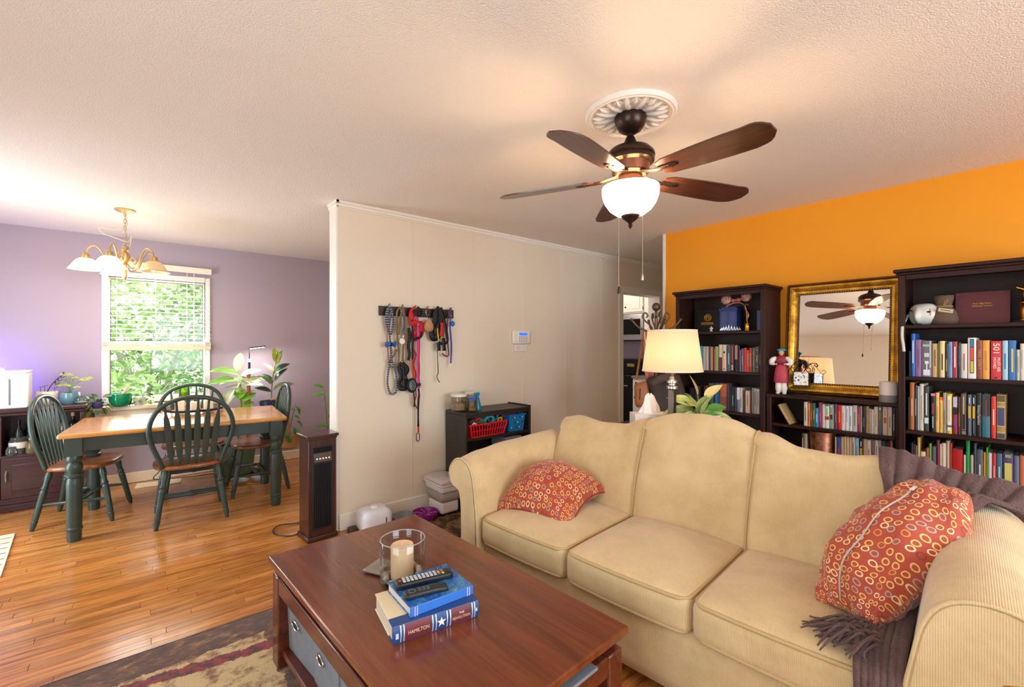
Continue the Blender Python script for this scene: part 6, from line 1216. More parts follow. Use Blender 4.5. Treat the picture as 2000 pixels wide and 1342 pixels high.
for i in range(46):
    f = (i + .5) / 46
    for (y, z) in ((-(W_ / 2 - .077), .077 + f * (H_ - .154)), ((W_ / 2 - .077), .077 + f * (H_ - .154))): mb.ell((-.0105, y, z), (.004, .0045, .0055), 6, 4)
    if i < 38:
        f = (i + .5) / 38
        for z in (.077, H_ - .077): mb.ell((-.0105, -(W_ / 2 - .077) + f * (W_ - .154), z), (.004, .0055, .0045), 6, 4)
o = part('bead_trim', mb, mat('d8a040', .3, 1.), mr, smooth=True); o['kind'] = 'stuff'
for i in range(90):
    f = (i + .5) / 90
    for y in (-(W_ / 2 - .008), W_ / 2 - .008): mb2.ell((-.028, y, f * H_), (.003, .003, .0035), 5, 4)
    for z in (.008, H_ - .008): mb2.ell((-.028, -W_ / 2 + f * W_, z), (.003, .0032, .003), 5, 4)
o = part('edge_beads', mb2, mat('a8752a', .35, 1.), mr, smooth=True); o['kind'] = 'stuff'
part('mirror_glass', MB().bx(-.0045, 0, -W_ / 2 + .083, W_ / 2 - .083, .083, H_ - .083), mat('f4f4f2', .0, 1.), mr)
bv = MB()
dl = thing('costume_doll', 'small doll figure in a red skirt and blue headscarf beside the mirror', 'doll', (3.665, 1.285, 1.012), math.radians(-80))
SK = mat('d8a88a', .5); WHT = mat('e9dfd8', .6); RED = mat('b23a4a', .55)
part('trousers', MB().rod((-.018, 0, .012), (-.016, 0, .10), [(.016, 0), (.022, .4), (.02, 1)], 12).rod((.018, 0, .012), (.016, 0, .10), [(.016, 0), (.022, .4), (.02, 1)], 12), WHT, dl, smooth=True); part('shoe', MB().ell((-.02, -.012, .009), (.013, .028, .009), 12, 8), WHT, dl); part('shoe', MB().ell((.022, -.012, .009), (.013, .028, .009), 12, 8), WHT, dl)
part('skirt', MB().lathe([(.047, .085), (.05, .09), (.046, .15), (.036, .2), (.028, .22)], 20, (0, 0, 0), Matrix.Diagonal((1, .7, 1))), RED, dl, smooth=True); part('bodice', MB().lathe([(.028, .215), (.036, .24), (.038, .262), (.026, .278), (.012, .284)], 18, (0, 0, 0), Matrix.Diagonal((1, .65, 1))), mat('8a2a3a', .55), dl, smooth=True)
for s in (-1, 1): part('sleeve', MB().tube(smooth_path([(s * .03, 0, .268), (s * .056, -.005, .25), (s * .062, -.012, .225), (s * .036, -.03, .222)], 4), [.012, .014, .017, .019, .02, .02, .018, .016, .014, .012, .01, .009, .008], 10), WHT, dl, smooth=True); part('hand', MB().ell((s * .028, -.034, .222), (.008, .008, .007), 8, 6), SK, dl)
part('head', MB().ell((0, -.004, .305), (.017, .018, .021), 14, 10).cyl((0, 0, .278), (0, 0, .295), .008).ell((0, -.022, .303), (.003, .004, .004), 6, 5), SK, dl, smooth=True); part('hair', MB().ell((0, .006, .312), (.02, .018, .02), 14, 10), mat('2a1a14', .6), dl, smooth=True); part('headscarf', MB().ell((0, .006, .326), (.03, .026, .01), 16, 8, (.2, 0, 0)), mat('3a9aa6', .5), dl, smooth=True)
for s in (-1, 1): part('eye', MB().ell((s * .006, -.0215, .308), (.002, .001, .0015), 6, 5), BLACKP, dl)
part('mouth', MB().ell((0, -.0215, .296), (.004, .001, .001), 6, 5), mat('a83a40', .5), dl)
cl = thing('candle_lantern', 'mosaic glass square candle holder on a black scrolled iron stand', 'candle holder', (3.70, 1.17, 1.012), math.radians(20)); IRON = mat('15120f', .5, .5)
part('foot', MB().lathe([(.07, 0), (.07, .006), (.0, .008)], 20, (0, 0, 0), Matrix.Diagonal((.75, 1, 1))), IRON, cl)
part('hoop', MB().tube(smooth_path([(0, .0, .008), (0, .06, .03), (0, .09, .10), (0, .075, .17), (0, .03, .235), (0, -.02, .245), (0, -.04, .225), (0, -.025, .215)], 6), .003, 6), IRON, cl, smooth=True)
def mosaic():
    m, nt, p = new_mat('mosaic_glass'); v = coords(nt); vo = node(nt, 'ShaderNodeTexVoronoi', Scale=52.); nt.links.new(v, vo.inputs['Vector'])
    r = nt.nodes.new('ShaderNodeValToRGB'); r.color_ramp.interpolation = 'CONSTANT'
    sp = nt.nodes.new('ShaderNodeSeparateColor'); nt.links.new(vo.outputs['Color'], sp.inputs[0]); nt.links.new(sp.outputs[0], r.inputs[0])
    while len(r.color_ramp.elements) < 6: r.color_ramp.elements.new(.5)
    for i, (q, h) in enumerate(((0, '2a4fa8'), (.28, 'c9a23a'), (.42, '6f9a8a'), (.55, 'd9c9a0'), (.68, '4a78b8'), (.84, 'e9e6dc'))): r.color_ramp.elements[i].position = q; r.color_ramp.elements[i].color = hexc(h)
    lt = node(nt, 'ShaderNodeMath', operation='LESS_THAN'); lt.inputs[1].default_value = .42; nt.links.new(vo.outputs['Distance'], lt.inputs[0])
    mx = node(nt, 'ShaderNodeMix', data_type='RGBA'); mx.inputs[6].default_value = hexc('e3e2da'); nt.links.new(lt.outputs[0], mx.inputs[0]); nt.links.new(r.outputs[0], mx.inputs[7]); nt.links.new(mx.outputs[2], p.inputs['Base Color']); p.inputs['Roughness'].default_value = .2; return m
MOS = mosaic()
for s in (-1, 1):
    part('mosaic_panel', MB().bx(s * .047 - .002, s * .047 + .002, -.045, .045, .075, .165), MOS, cl); part('mosaic_panel', MB().bx(-.045, .045, s * .047 - .002, s * .047 + .002, .075, .165), MOS, cl)
    for q in (-1, 1):
        part('corner_post', MB().bx(s * .047 - .003, s * .047 + .003, q * .047 - .003, q * .047 + .003, .07, .17), IRON, cl)
        part('scroll', MB().tube(smooth_path([(s * .047, q * .047, .168), (s * .06, q * .06, .185), (s * .05, q * .05, .2), (s * .042, q * .042, .188)], 4), .002, 5).tube(smooth_path([(s * .045, q * .04, .17), (s * .03, q * .02, .205), (s * .02, q * .0, .235), (s * .035, q * -.012, .24), (s * .034, q * -.004, .225)], 4), .002, 5), IRON, cl)
part('lantern_floor', MB().bx(-.047, .047, -.047, .047, .068, .073), IRON, cl)
sp = thing('smart_speaker', 'small white smart speaker with a grey fabric base by the mirror', 'speaker', (3.665, .668, 1.012))
part('fabric_base', MB().lathe([(.045, 0), (.047, .004), (.047, .045)], 26), mat('8f8e8d', .85, bump=.4, bscale=300), sp); part('shell', MB().lathe([(.047, .046), (.046, .10), (.044, .128), (.036, .13), (0, .126)], 26), mat('e6ddd5', .4), sp)
cpot = thing('copper_planter', 'hammered copper planter between books on the low bookcase lower shelf', 'planter', (3.72, 1.04, .545)); COP = mat('a5613c', .35, .9, hx2='e0b9a0', vscale=22)
part('planter_wall', MB().lathe([(.06, 0), (.065, .005), (.08, .222), (.083, .225), (.083, .228), (.077, .228), (.062, .01), (0, .01)], 28, cap=False), COP, cpot, smooth=SM); part('rim', MB().tube([(.082 * math.cos(q), .082 * math.sin(q), .227) for q in [2 * PI * i / 28 for i in range(28)]], .003, 6, True), DARKM, cpot)

# ================================================================== SOFA
def sofa_fabric():
    m, nt, p = new_mat('corduroy_gold_fabric'); v = coords(nt)
    n = node(nt, 'ShaderNodeTexNoise', Scale=4., Detail=5., Roughness=.65); nt.links.new(v, n.inputs['Vector'])
    r = nt.nodes.new('ShaderNodeValToRGB'); r.color_ramp.elements[0].position = .3; r.color_ramp.elements[0].color = hexc('bfa474'); r.color_ramp.elements[1].position = .62; r.color_ramp.elements[1].color = hexc('d5bb8b')
    nt.links.new(n.outputs[0], r.inputs[0]); nt.links.new(r.outputs[0], p.inputs['Base Color']); p.inputs['Roughness'].default_value = .9; p.inputs['Sheen Weight'].default_value = .35; p.inputs['Sheen Roughness'].default_value = .5
    w = node(nt, 'ShaderNodeTexWave', Scale=62., Distortion=1.2, bands_direction='X'); w.inputs['Detail'].default_value = 2.; nt.links.new(v, w.inputs['Vector'])
    n2 = node(nt, 'ShaderNodeTexNoise', Scale=260., Detail=2.); nt.links.new(v, n2.inputs['Vector'])
    ad = node(nt, 'ShaderNodeMath', operation='ADD'); nt.links.new(w.outputs[0], ad.inputs[0]); nt.links.new(n2.outputs[0], ad.inputs[1])
    n3 = node(nt, 'ShaderNodeTexNoise', Scale=9., Detail=3.); nt.links.new(v, n3.inputs['Vector'])
    b0 = node(nt, 'ShaderNodeBump', Strength=.25, Distance=.03); nt.links.new(n3.outputs[0], b0.inputs['Height'])
    b = node(nt, 'ShaderNodeBump', Strength=.28, Distance=.003); nt.links.new(ad.outputs[0], b.inputs['Height']); nt.links.new(b0.outputs[0], b.inputs['Normal']); nt.links.new(b.outputs[0], p.inputs['Normal']); return m
FAB = sofa_fabric(); PIPE = mat('bda071', .9)  # PIPE: darker than the fabric, the piping's cast shadow put into its colour
sf = thing('camelback_sofa', 'gold corduroy camelback sofa with rolled arms and three seat cushions', 'sofa', (1.522, 1.12, 0), math.radians(95.5))
part('base_frame', MB().rbox((0, -.37, .195), (1.74, .74, .25), .02, (14, 8, 4)), FAB, sf, smooth=True)
for x in (-.93, .93):
    for y in (-.02, -.72): part('leg', MB().rod((x, y, 0), (x, y, .09), [(.022, 0), (.028, .6), (.03, 1)], 12), mat('2a1a12', .4), sf)
cw = .566
def rrect(hx, hy, r, z, k=6, dz=None):
    pts = []
    for cx, cy, a0 in ((hx - r, hy - r, 0), (-hx + r, hy - r, PI / 2), (-hx + r, -hy + r, PI), (hx - r, -hy + r, 1.5 * PI)):
        for i in range(k + 1): a = a0 + PI / 2 * i / k; pts.append((cx + r * math.cos(a), cy + r * math.sin(a), z))
    out = []
    for i, p in enumerate(pts):
        q = pts[(i + 1) % len(pts)]; d = math.dist(p, q); m = max(1, int(d / .05))
        for j in range(m): t = j / m; out.append(tuple(a + (b - a) * t for a, b in zip(p, q)))
    return out
for i, x in enumerate((.567, 0, -.567)):
    def crown(p, s=i):
        u = p.x / (cw / 2); v = p.y / .31; k = max(0, (1 - u * u)) * max(0, (1 - v * v)); top = 1 if p.z > 0 else 0
        sag = .006 * math.sin(p.x * 11 + s * 2) * math.cos(p.y * 9 + s)
        return (p.x, p.y + (.012 * (1 - u * u) if p.y > .2 else 0), p.z + top * (.03 * k ** .6 + sag * k - .012 * (1 - k)) - .01 * (1 - top) * 0)
    c = part('seat_cushion', MB().rbox((x, -.29, .392), (cw - .004, .63, .155), .036, (20, 20, 8), crown), FAB, sf, smooth=True)
    lp = rrect(cw / 2 - .011, .315 - .007, .045, 0)
    part('piping', MB().tube([(x + a, -.29 + b + (.012 * (1 - (a / (cw / 2)) ** 2) if b > .2 else 0), .4475) for a, b, z in lp], .0072, 7, True), PIPE, c, smooth=True)
    part('piping', MB().tube([(x + a, -.29 + b + (.012 * (1 - (a / (cw / 2)) ** 2) if b > .2 else 0), .327) for a, b, z in lp], .0072, 7, True), PIPE, c, smooth=True)
ZT = [(0, 1.012), (.12, 1.004), (.30, .962), (.46, .905), (.60, .898), (.77, .922), (.87, .905), (.91, .88), (.96, .865), (1.06, .86), (1.2, .83)]
def ztop(x): return interp(ZT, abs(x + .02 * (1 - min(1, abs(x)))))
def back_sec(x, zt):
    pts = []
    for k in range(13):
        f = k / 12; pts.append((-.545 - .155 * f + .03 * math.sin(PI * f), .34 + f * (zt - .06 - .34)))
    for k in range(1, 9):
        a = PI * k / 9; pts.append((-.762 + .062 * math.cos(a), zt - .06 + .06 * math.sin(a)))
    pts += [(-.824, zt - .06), (-.822, .6), (-.81, .1), (-.62, .1)]
    return pts
for x0, x1 in ((-.925, -.285), (-.285, .285), (.285, .925)):
    N = 25; mb = MB(); vs = []; fs = []; m = None
    for i in range(N):
        t = -1 + 2 * i / (N - 1); x = (x0 + x1) / 2 + (x1 - x0) / 2 * t; e = abs(t) ** 8
        outer = (x0 < -.5 and t < 0) or (x1 > .5 and t > 0)
        sec = back_sec(x, ztop(x) - .012 * e)
        m = len(sec)
        for k, (y, z) in enumerate(sec):
            if k < 13: y -= .016 * e
            if outer: y -= .05 * abs(t) ** 10 * (1 if k < 16 else 0)
            vs.append((x, y, z))
    for i in range(N - 1):
        for k in range(m): fs.append((i * m + k, i * m + (k + 1) % m, (i + 1) * m + (k + 1) % m, (i + 1) * m + k))
    fs += [tuple(range(m)), tuple((N - 1) * m + k for k in range(m))]
    mb.add(vs, fs); part('back_panel', mb, FAB, sf, smooth=math.radians(60))
for x in (-.285, .285): part('welt', MB().tube([(x, y - .008 if k < 13 else y, z - .008 if k > 13 else z) for k, (y, z) in enumerate(back_sec(x, ztop(x))[:20])], .0048, 6), PIPE, sf, smooth=True)
def arm_sec(zt):
    raw = [(.0, .08), (0, .30), (.004, .44), (.016, .54), (.036, zt - .09), (.07, zt - .025), (.125, zt), (.185, zt - .012), (.228, zt - .06), (.232, zt - .11), (.205, zt - .15), (.165, zt - .165), (.14, zt - .19), (.128, zt - .28), (.125, .3), (.125, .08)]
    P = smooth_path([(a, b, 0) for a, b in raw], 4); return [(p.x, p.y) for p in P]
AZ = [(-.06, .742), (.12, .77), (.32, .788), (.75, .80)]
for s, nm in ((1, 'arm'), (-1, 'arm')):
    mb = MB(); vs = []; fs = []; NY = 22; base = .85 if s > 0 else .862; aw = 1 if s > 0 else 1.22
    for j in range(NY):
        f = j / (NY - 1); y = .045 - .80 * f; zt = interp(AZ, -y); sec = arm_sec(zt); m = len(sec)
        k0 = 1 - .02 * (j == 0)
        cx = sum(a for a, b in sec) / m; cz = sum(b for a, b in sec) / m
        for a, b in sec: vs.append((s * (base + aw * (cx + (a - cx) * k0)), y, cz + (b - cz) * k0))
    for j in range(NY - 1):
        for k in range(m): fs.append((j * m + k, j * m + (k + 1) % m, (j + 1) * m + (k + 1) % m, (j + 1) * m + k))
    fs += [tuple(range(m)), tuple((NY - 1) * m + k for k in range(m))]
    mb.add(vs, fs); a_ = part(nm, mb, FAB, sf, smooth=math.radians(55))
    sec = arm_sec(interp(AZ, -.035)); part('piping', MB().tube([(s * (base + aw * a), .043, b) for a, b in sec], .0055, 6), FAB, a_, smooth=True)
    mb = MB(); ins = arm_sec(interp(AZ, -.04)); cx = .1; mb.add([(s * (base + aw * (.11 + (a - .11) * .93)), .048, .4 + (b - .4) * .985) for a, b in ins], [tuple(range(len(ins)))]); part('front_panel', mb, FAB, a_, smooth=False)
# ---- pillows
def rings_fabric():
    m, nt, p = new_mat('ring_print_fabric'); v = coords(nt, (1, 1, .0), 'UV')
    vo = node(nt, 'ShaderNodeTexVoronoi', Scale=35., voronoi_dimensions='2D'); vo.inputs['Randomness'].default_value = .38; nt.links.new(v, vo.inputs['Vector'])
    sb = node(nt, 'ShaderNodeMath', operation='SUBTRACT'); sb.inputs[1].default_value = .30; nt.links.new(vo.outputs['Distance'], sb.inputs[0])
    ab = node(nt, 'ShaderNodeMath', operation='ABSOLUTE'); nt.links.new(sb.outputs[0], ab.inputs[0])
    lt = node(nt, 'ShaderNodeMath', operation='LESS_THAN'); lt.inputs[1].default_value = .062; nt.links.new(ab.outputs[0], lt.inputs[0])
    sp = nt.nodes.new('ShaderNodeSeparateColor'); nt.links.new(vo.outputs['Color'], sp.inputs[0])
    r = nt.nodes.new('ShaderNodeValToRGB'); r.color_ramp.interpolation = 'CONSTANT'
    while len(r.color_ramp.elements) < 5: r.color_ramp.elements.new(.5)
    for i, (q, h) in enumerate(((0, 'e0b866'), (.45, 'a79d8b'), (.68, 'e8cf98'), (.84, '8f2a22'), (.93, 'c98a3f'))): r.color_ramp.elements[i].position = q; r.color_ramp.elements[i].color = hexc(h)
    nt.links.new(sp.outputs[1], r.inputs[0])
    n = node(nt, 'ShaderNodeTexNoise', Scale=30., Detail=3.); nt.links.new(v, n.inputs['Vector'])
    base = node(nt, 'ShaderNodeMix', data_type='RGBA'); base.inputs[6].default_value = hexc('9c3826'); base.inputs[7].default_value = hexc('b54c32'); nt.links.new(n.outputs[0], base.inputs[0])
    mx = node(nt, 'ShaderNodeMix', data_type='RGBA'); nt.links.new(lt.outputs[0], mx.inputs[0]); nt.links.new(base.outputs[2], mx.inputs[6]); nt.links.new(r.outputs[0], mx.inputs[7]); nt.links.new(mx.outputs[2], p.inputs['Base Color'])
    p.inputs['Roughness'].default_value = .75; p.inputs['Sheen Weight'].default_value = .2
    n4 = node(nt, 'ShaderNodeTexNoise', Scale=200., Detail=2.); nt.links.new(v, n4.inputs['Vector']); b = node(nt, 'ShaderNodeBump', Strength=.3, Distance=.003); nt.links.new(n4.outputs[0], b.inputs['Height']); nt.links.new(b.outputs[0], p.inputs['Normal']); return m
RNG = rings_fabric()
def pillow(sx, sy, T, pinch=.09, wr=.006, seed=0, pw=.5):
    mb = MB(); n = 29
    for sgn in (1, -1):
        def fn(u, v, sgn=sgn):
            a = u * 2 - 1; b = v * 2 - 1; a = math.sin(a * PI / 2); b = math.sin(b * PI / 2)
            h = max(0, (1 - a ** 2) * (1 - b ** 2)) ** pw; edge = h * (1 - h) * 4
            x = sx / 2 * a * (1 - pinch * (1 - b * b)); y = sy / 2 * b * (1 - pinch * (1 - a * a))
            w = wr * edge * math.sin(9 * a + 5 * b + seed) + wr * .7 * edge * math.sin(17 * b - 8 * a + seed * 2)
            return (x, y, sgn * T / 2 * h + w)
        mb.grid(fn, n, n)
    return mb
def pillow_part(parent, sx, sy, T, pinch, wr, seed, pw, bend):
    o = part('pillow_case', pillow(sx, sy, T, pinch, wr, seed, pw), RNG, parent, smooth=True); me = o.data
    uv = me.uv_layers.new(name='cloth'); cl = lambda q: max(-1., min(1., q)); P = []
    for v in me.vertices:
        x, y, z = v.co; P.append((sx / 2 * 1.12 * math.asin(cl(2 * x / sx)) / (PI / 2) * 1.25 + (.37 if z < 0 else 0), sy / 2 * 1.12 * math.asin(cl(2 * y / sy)) / (PI / 2) * 1.25))
    for lp_ in me.loops: uv.data[lp_.index].uv = P[lp_.vertex_index]
    for v in me.vertices: v.co = bend(*v.co)
    return o
pl = thing('throw_pillow', 'rust red ring-print pillow lying flat against the far sofa arm', 'pillow', (1.80, 1.815, .585), 0, 'ring-print pillows', (math.radians(2), math.radians(-13), math.radians(12)))
def sag(x, y, z): k = (x / .24) ** 2; q = (y / .24) ** 2; return (x, y, z * (1 if z > 0 else .6) - .055 * k - .055 * q)
pillow_part(pl, .48, .48, .25, .10, .008, 0, .42, sag)
E_ = [(math.sin(q), -1) for q in [-PI / 2 + PI * i / 14 for i in range(15)]] + [(1, math.sin(q)) for q in [-PI / 2 + PI * i / 14 for i in range(1, 15)]] + [(-math.sin(q), 1) for q in [-PI / 2 + PI * i / 14 for i in range(1, 15)]] + [(-1, -math.sin(q)) for q in [-PI / 2 + PI * i / 14 for i in range(1, 14)]]
part('seam', MB().tube([sag(.24 * a * (1 - .10 * (1 - b * b)), .24 * b * (1 - .10 * (1 - a * a)), 0) for a, b in E_], .004, 6, True), mat('8f3426', .8), pl, smooth=True)
d1 = Vector((.70, -.27, .66)).normalized(); nn = Vector((-.62, .40, .67)); nn = (nn - d1 * nn.dot(d1)).normalized(); d2 = d1.cross(nn)
M3 = Matrix((d2, d1, nn)).transposed()
pr = thing('throw_pillow', 'plump rust red ring-print pillow propped on edge against the near sofa arm', 'pillow', (1.945, .345, .685), 0, 'ring-print pillows', M3.to_euler())
def fold(x, y, z): k = (y / .29) ** 2; c = .007 * math.sin(30 * y + 14 * x) * (z > 0); return (x * (1 - .40 * k) + .02 * math.sin(y * 9), y + .03 * (1 - (x / .155) ** 2) * k * (1 if y > 0 else .3), z * (1 - .10 * k) + c)
pillow_part(pr, .31, .56, .25, .05, .010, 2, .45, fold)
def on_p(b, off=.004, a=.05): h = max(0, (1 - a ** 2) * (1 - b ** 2)) ** .45; x, y, z = fold(.155 * a, .28 * b, .125 * h); return (x, y, z + off)
part('seam', MB().tube([on_p(-1 + 2 * i / 24) for i in range(1, 21)], .003, 6), mat('b9a59c', .6), pr, smooth=True); part('care_tag', MB().box(on_p(.66, .006, .07), (.012, .026, .003), (-.4, 0, .1)), mat('efeae6', .6), pr)
# ---- blanket
BLK_ = mat('5d4541', .95, var=.22, vscale=14, bump=.7, bscale=120, sheen=.12)
bk = thing('throw_blanket', 'mauve brown fleece blanket draped over the sofa back corner down to the seat', 'blanket', (1.522, 1.12, 0), math.radians(95.5))
ST = [(-.735, -1.22, -.845, .55), (-.735, -1.22, -.842, .78), (-.735, -1.21, -.835, None), (-.74, -1.20, -.765, 'top'), (-.75, -1.14, -.69, 'f'), (-.765, -1.05, -.635, .83), (-.785, -.97, -.585, .74), (-.79, -.91, -.50, .60), (-.775, -.885, -.36, .52), (-.755, -.875, -.20, .505), (-.755, -.87, -.04, .50), (-.765, -.868, .035, .455), (-.77, -.862, .048, .34), (-.78, -.86, .050, .2), (-.79, -.856, .05, .13)]
NR = 4
def blanket(u, v):
    q = v * (len(ST) - 1); i = min(int(q), len(ST) - 2); t = q - i
    def stn(k):
        a, b, y, z = ST[k]; x = a + (b - a) * u
        if z is None: z = ztop(x) - .05
        elif z == 'top': z = ztop(x) + .018
        elif z == 'f': z = ztop(x) - .055
        return Vector((x, y, z))
    p = stn(i).lerp(stn(i + 1), t * t * (3 - 2 * t) if i in (2, 3) else t)
    spread = min(1, max(0, (q - 2.2) / 3)); amp = .004 + .012 * spread * (1 if q < 8 else .6)
    w = math.sin(u * 44 + .5 * math.sin(q * .9)) * .55 + math.sin(u * 79 + q * .4) * .3 + math.sin(u * 17) * .25
    n = Vector((0, .55, .85)) if q < 5.5 else (Vector((.2, .7, .7)) if q < 8 else Vector((0, .15, 1)) if q < 10.5 else Vector((0, 1, .1)))
    return p + n * (amp * (w + 1.0) + .004)
mb = MB(); mb.grid(blanket, 121, 90); o = part('blanket_body', mb, BLK_, bk, smooth=True); sd = o.modifiers.new('thick', 'SOLIDIFY'); sd.thickness = .007; sd.offset = 1
rf = random.Random(4); mb = MB()
for i in range(64):
    x = -.735 - .09 * rf.random(); y = -.03 - .09 * rf.random(); a = rf.random() * 1.6 - .3; L = .06 + .07 * rf.random()
    p0 = Vector((x, y, .505)); d = Vector((math.cos(a) * .9, math.sin(a) * .9, 0)); pts = [p0, p0 + d * L * .35 + Vector((0, 0, .018 + .02 * rf.random())), p0 + d * L * .7 + Vector((rf.random() * .02, rf.random() * .02, .006)), p0 + d * L + Vector((rf.random() * .03, rf.random() * .03 - .01, -.014))]
    mb.tube(smooth_path(pts, 3), [.0055] * 4 + [.004] * 4 + [.0025] * 2, 5)
o = part('fringe', mb, BLK_, bk, smooth=True); o['kind'] = 'stuff'

# ================================================================== CONSOLE TABLE WITH LAMP BEHIND THE SOFA
cs = thing('console_table', 'dark console table standing behind the sofa back', 'table', (2.66, 1.56, 0)); part('table_top', MB().bx(-.16, .17, -.44, .40, .80, .83), ESP, cs, .004)
for x in (-.13, .14):
    for y in (-.41, .37): part('leg', MB().bx(x - .02, x + .02, y - .02, y + .02, 0, .72), ESPZ, cs, .003)
part('apron', MB().bx(-.145, .155, -.425, .385, .72, .80), ESP, cs, .003)
lp = thing('table_lamp', 'table lamp with square dark column, nickel rings and cream drum shade', 'lamp', (2.545, 1.505, .83)); BRZ = mat('5a4c42', .3, .8)
part('lamp_base', MB().bx(-.045, .045, -.045, .045, 0, .022), BRZ, lp, .005); part('column', MB().bx(-.019, .019, -.019, .019, .022, .27), BRZ, lp, .004)
part('nickel_ring', MB().lathe([(.024, .27), (.034, .275), (.034, .29), (.022, .296), (.022, .305), (.032, .31), (.032, .322), (.018, .33), (.01, .36)], 20), NICK, lp); part('socket', MB().cyl((0, 0, .35), (0, 0, .43), .014), BRZ, lp)
SHD = bpy.data.materials.new('lamp_shade_linen'); SHD.use_nodes = True; nt = SHD.node_tree; nt.nodes.clear()
out = nt.nodes.new('ShaderNodeOutputMaterial'); mx = nt.nodes.new('ShaderNodeMixShader'); mx.inputs[0].default_value = .62
df = nt.nodes.new('ShaderNodeBsdfDiffuse'); df.inputs[0].default_value = hexc('efdcc0'); tl = nt.nodes.new('ShaderNodeBsdfTranslucent'); tl.inputs[0].default_value = hexc('f7dabc'); nt.links.new(df.outputs[0], mx.inputs[1]); nt.links.new(tl.outputs[0], mx.inputs[2]); nt.links.new(mx.outputs[0], out.inputs[0])
part('lamp_shade', MB().lathe([(.178, .383), (.145, .634)], 48, cap=False), SHD, lp, smooth=True)
for r, z in ((.178, .386), (.145, .631)): part('shade_trim', MB().tube([(r * math.cos(q), r * math.sin(q), z) for q in [2 * PI * i / 48 for i in range(48)]], 0, 4, True, flat=(.0025, .007)), mat('efe3cb', .7), lp, smooth=True)
part('shade_seam', MB().tube([(.179, .0, .385), (.1465, 0, .632)], 0, 4, flat=(.006, .0012)), mat('d9c49a', .7), lp); part('bulb', MB().ell((0, 0, .475), (.03, .03, .04), 16, 12), mat('fff2d8', .3, emit='ffd49a', estr=8), lp, smooth=True)
part('harp', MB().tube(smooth_path([(0, .0, .42), (0, .06, .47), (0, .05, .58), (0, 0, .625), (0, -.05, .58), (0, -.06, .47), (0, 0, .42)], 5), .002, 5), NICK, lp); part('spider', MB().tube([(-.144, 0, .628), (.144, 0, .628)], .002, 5).tube([(0, -.144, .628), (0, .144, .628)], .002, 5), NICK, lp)
light('table_lamp_bulb', 'POINT', (2.545, 1.505, 1.305), 4.6, (1, .64, .40), .045)
tb2 = thing('tissue_box', 'white tissue box with a tissue pulled up, behind the sofa', 'box', (2.60, 1.70, .83), math.radians(-38)); part('carton', MB().bx(-.115, .115, -.06, .06, 0, .098), mat('e8dfdc', .6), tb2, .002); part('opening', MB().ell((0, 0, .098), (.06, .025, .002), 18, 6), mat('d0c6c0', .6), tb2)
mb = MB()
def tis(u, v):
    a = u * 2 * PI; r = (.045 * (1 - v) ** .5 + .012 * (1 - v) + .012) * (1 + .22 * math.sin(3 * a + 4 * v) + .12 * math.sin(7 * a)); r *= .78; return (r * 1.15 * math.cos(a), r * .6 * math.sin(a), .096 + .125 * v + .008 * math.sin(5 * a) * v)
mb.grid(tis, 36, 12, cu=True); part('tissue', mb, mat('f6f3f1', .8), tb2, smooth=True)
hl = pot('potted_plant', 'bright leafy prayer plant in a white pot between sofa and left bookcase', 'plant', (2.665, 1.375, .83), [(.07, 0), (.085, .02), (.105, .115), (.108, .125)], mat('e9e4de', .4))
SPL = mat('7f9a4f', .4, hx2='c9cf8a', vscale=8, stretch=(5, 1, 1), coat=.2); HL1 = leaf_mesh('leaf', .17, .075, SPL, .35, .3, 'oval', 5, 9); HL2 = leaf_mesh('leaf', .13, .062, mat('4f8f3a', .4, coat=.2), .4, .3, 'oval', 5, 8); HL3 = leaf_mesh('leaf', .14, .085, mat('cfc98c', .4, var=.15, vscale=20), .3, .2, 'oval', 5, 8)
for me, b, yaw, pt, s in ((HL3, (.0, .03, .23), 2.4, 1.35, 1), (HL3, (-.01, -.02, .22), -.9, .8, .95), (HL1, (0, .02, .17), 2.3, .35, 1.15), (HL1, (0, .03, .13), 2.2, .05, 1.2), (HL1, (0, .02, .12), 2.9, -.1, .9), (HL1, (0, -.01, .12), -.6, .3, .8), (HL1, (-.03, 0, .12), 4.0, 1.1, .95), (HL1, (-.03, -.01, .12), 4.6, 1.15, 1.0), (HL2, (0, -.03, .15), -.7, .25, 1.0), (HL2, (-.02, -.02, .12), -1.2, -.1, 1.0), (HL2, (-.02, .04, .13), 2.6, 1.0, .8), (HL2, (.03, 0, .14), .6, .6, 1.), (HL2, (-.03, -.02, .11), 3.9, .1, .9), (HL1, (.02, -.04, .12), -1.0, -.1, .8), (HL2, (0, .06, .2), 2.2, .9, .5)):
    stem(hl, [(0, 0, .11), (b[0] * .6, b[1] * .6, (b[2] + .12) / 2 + .01), b], .0025, mat('8fae58', .5)); leaf_at(me, hl, b, yaw, pt, s)

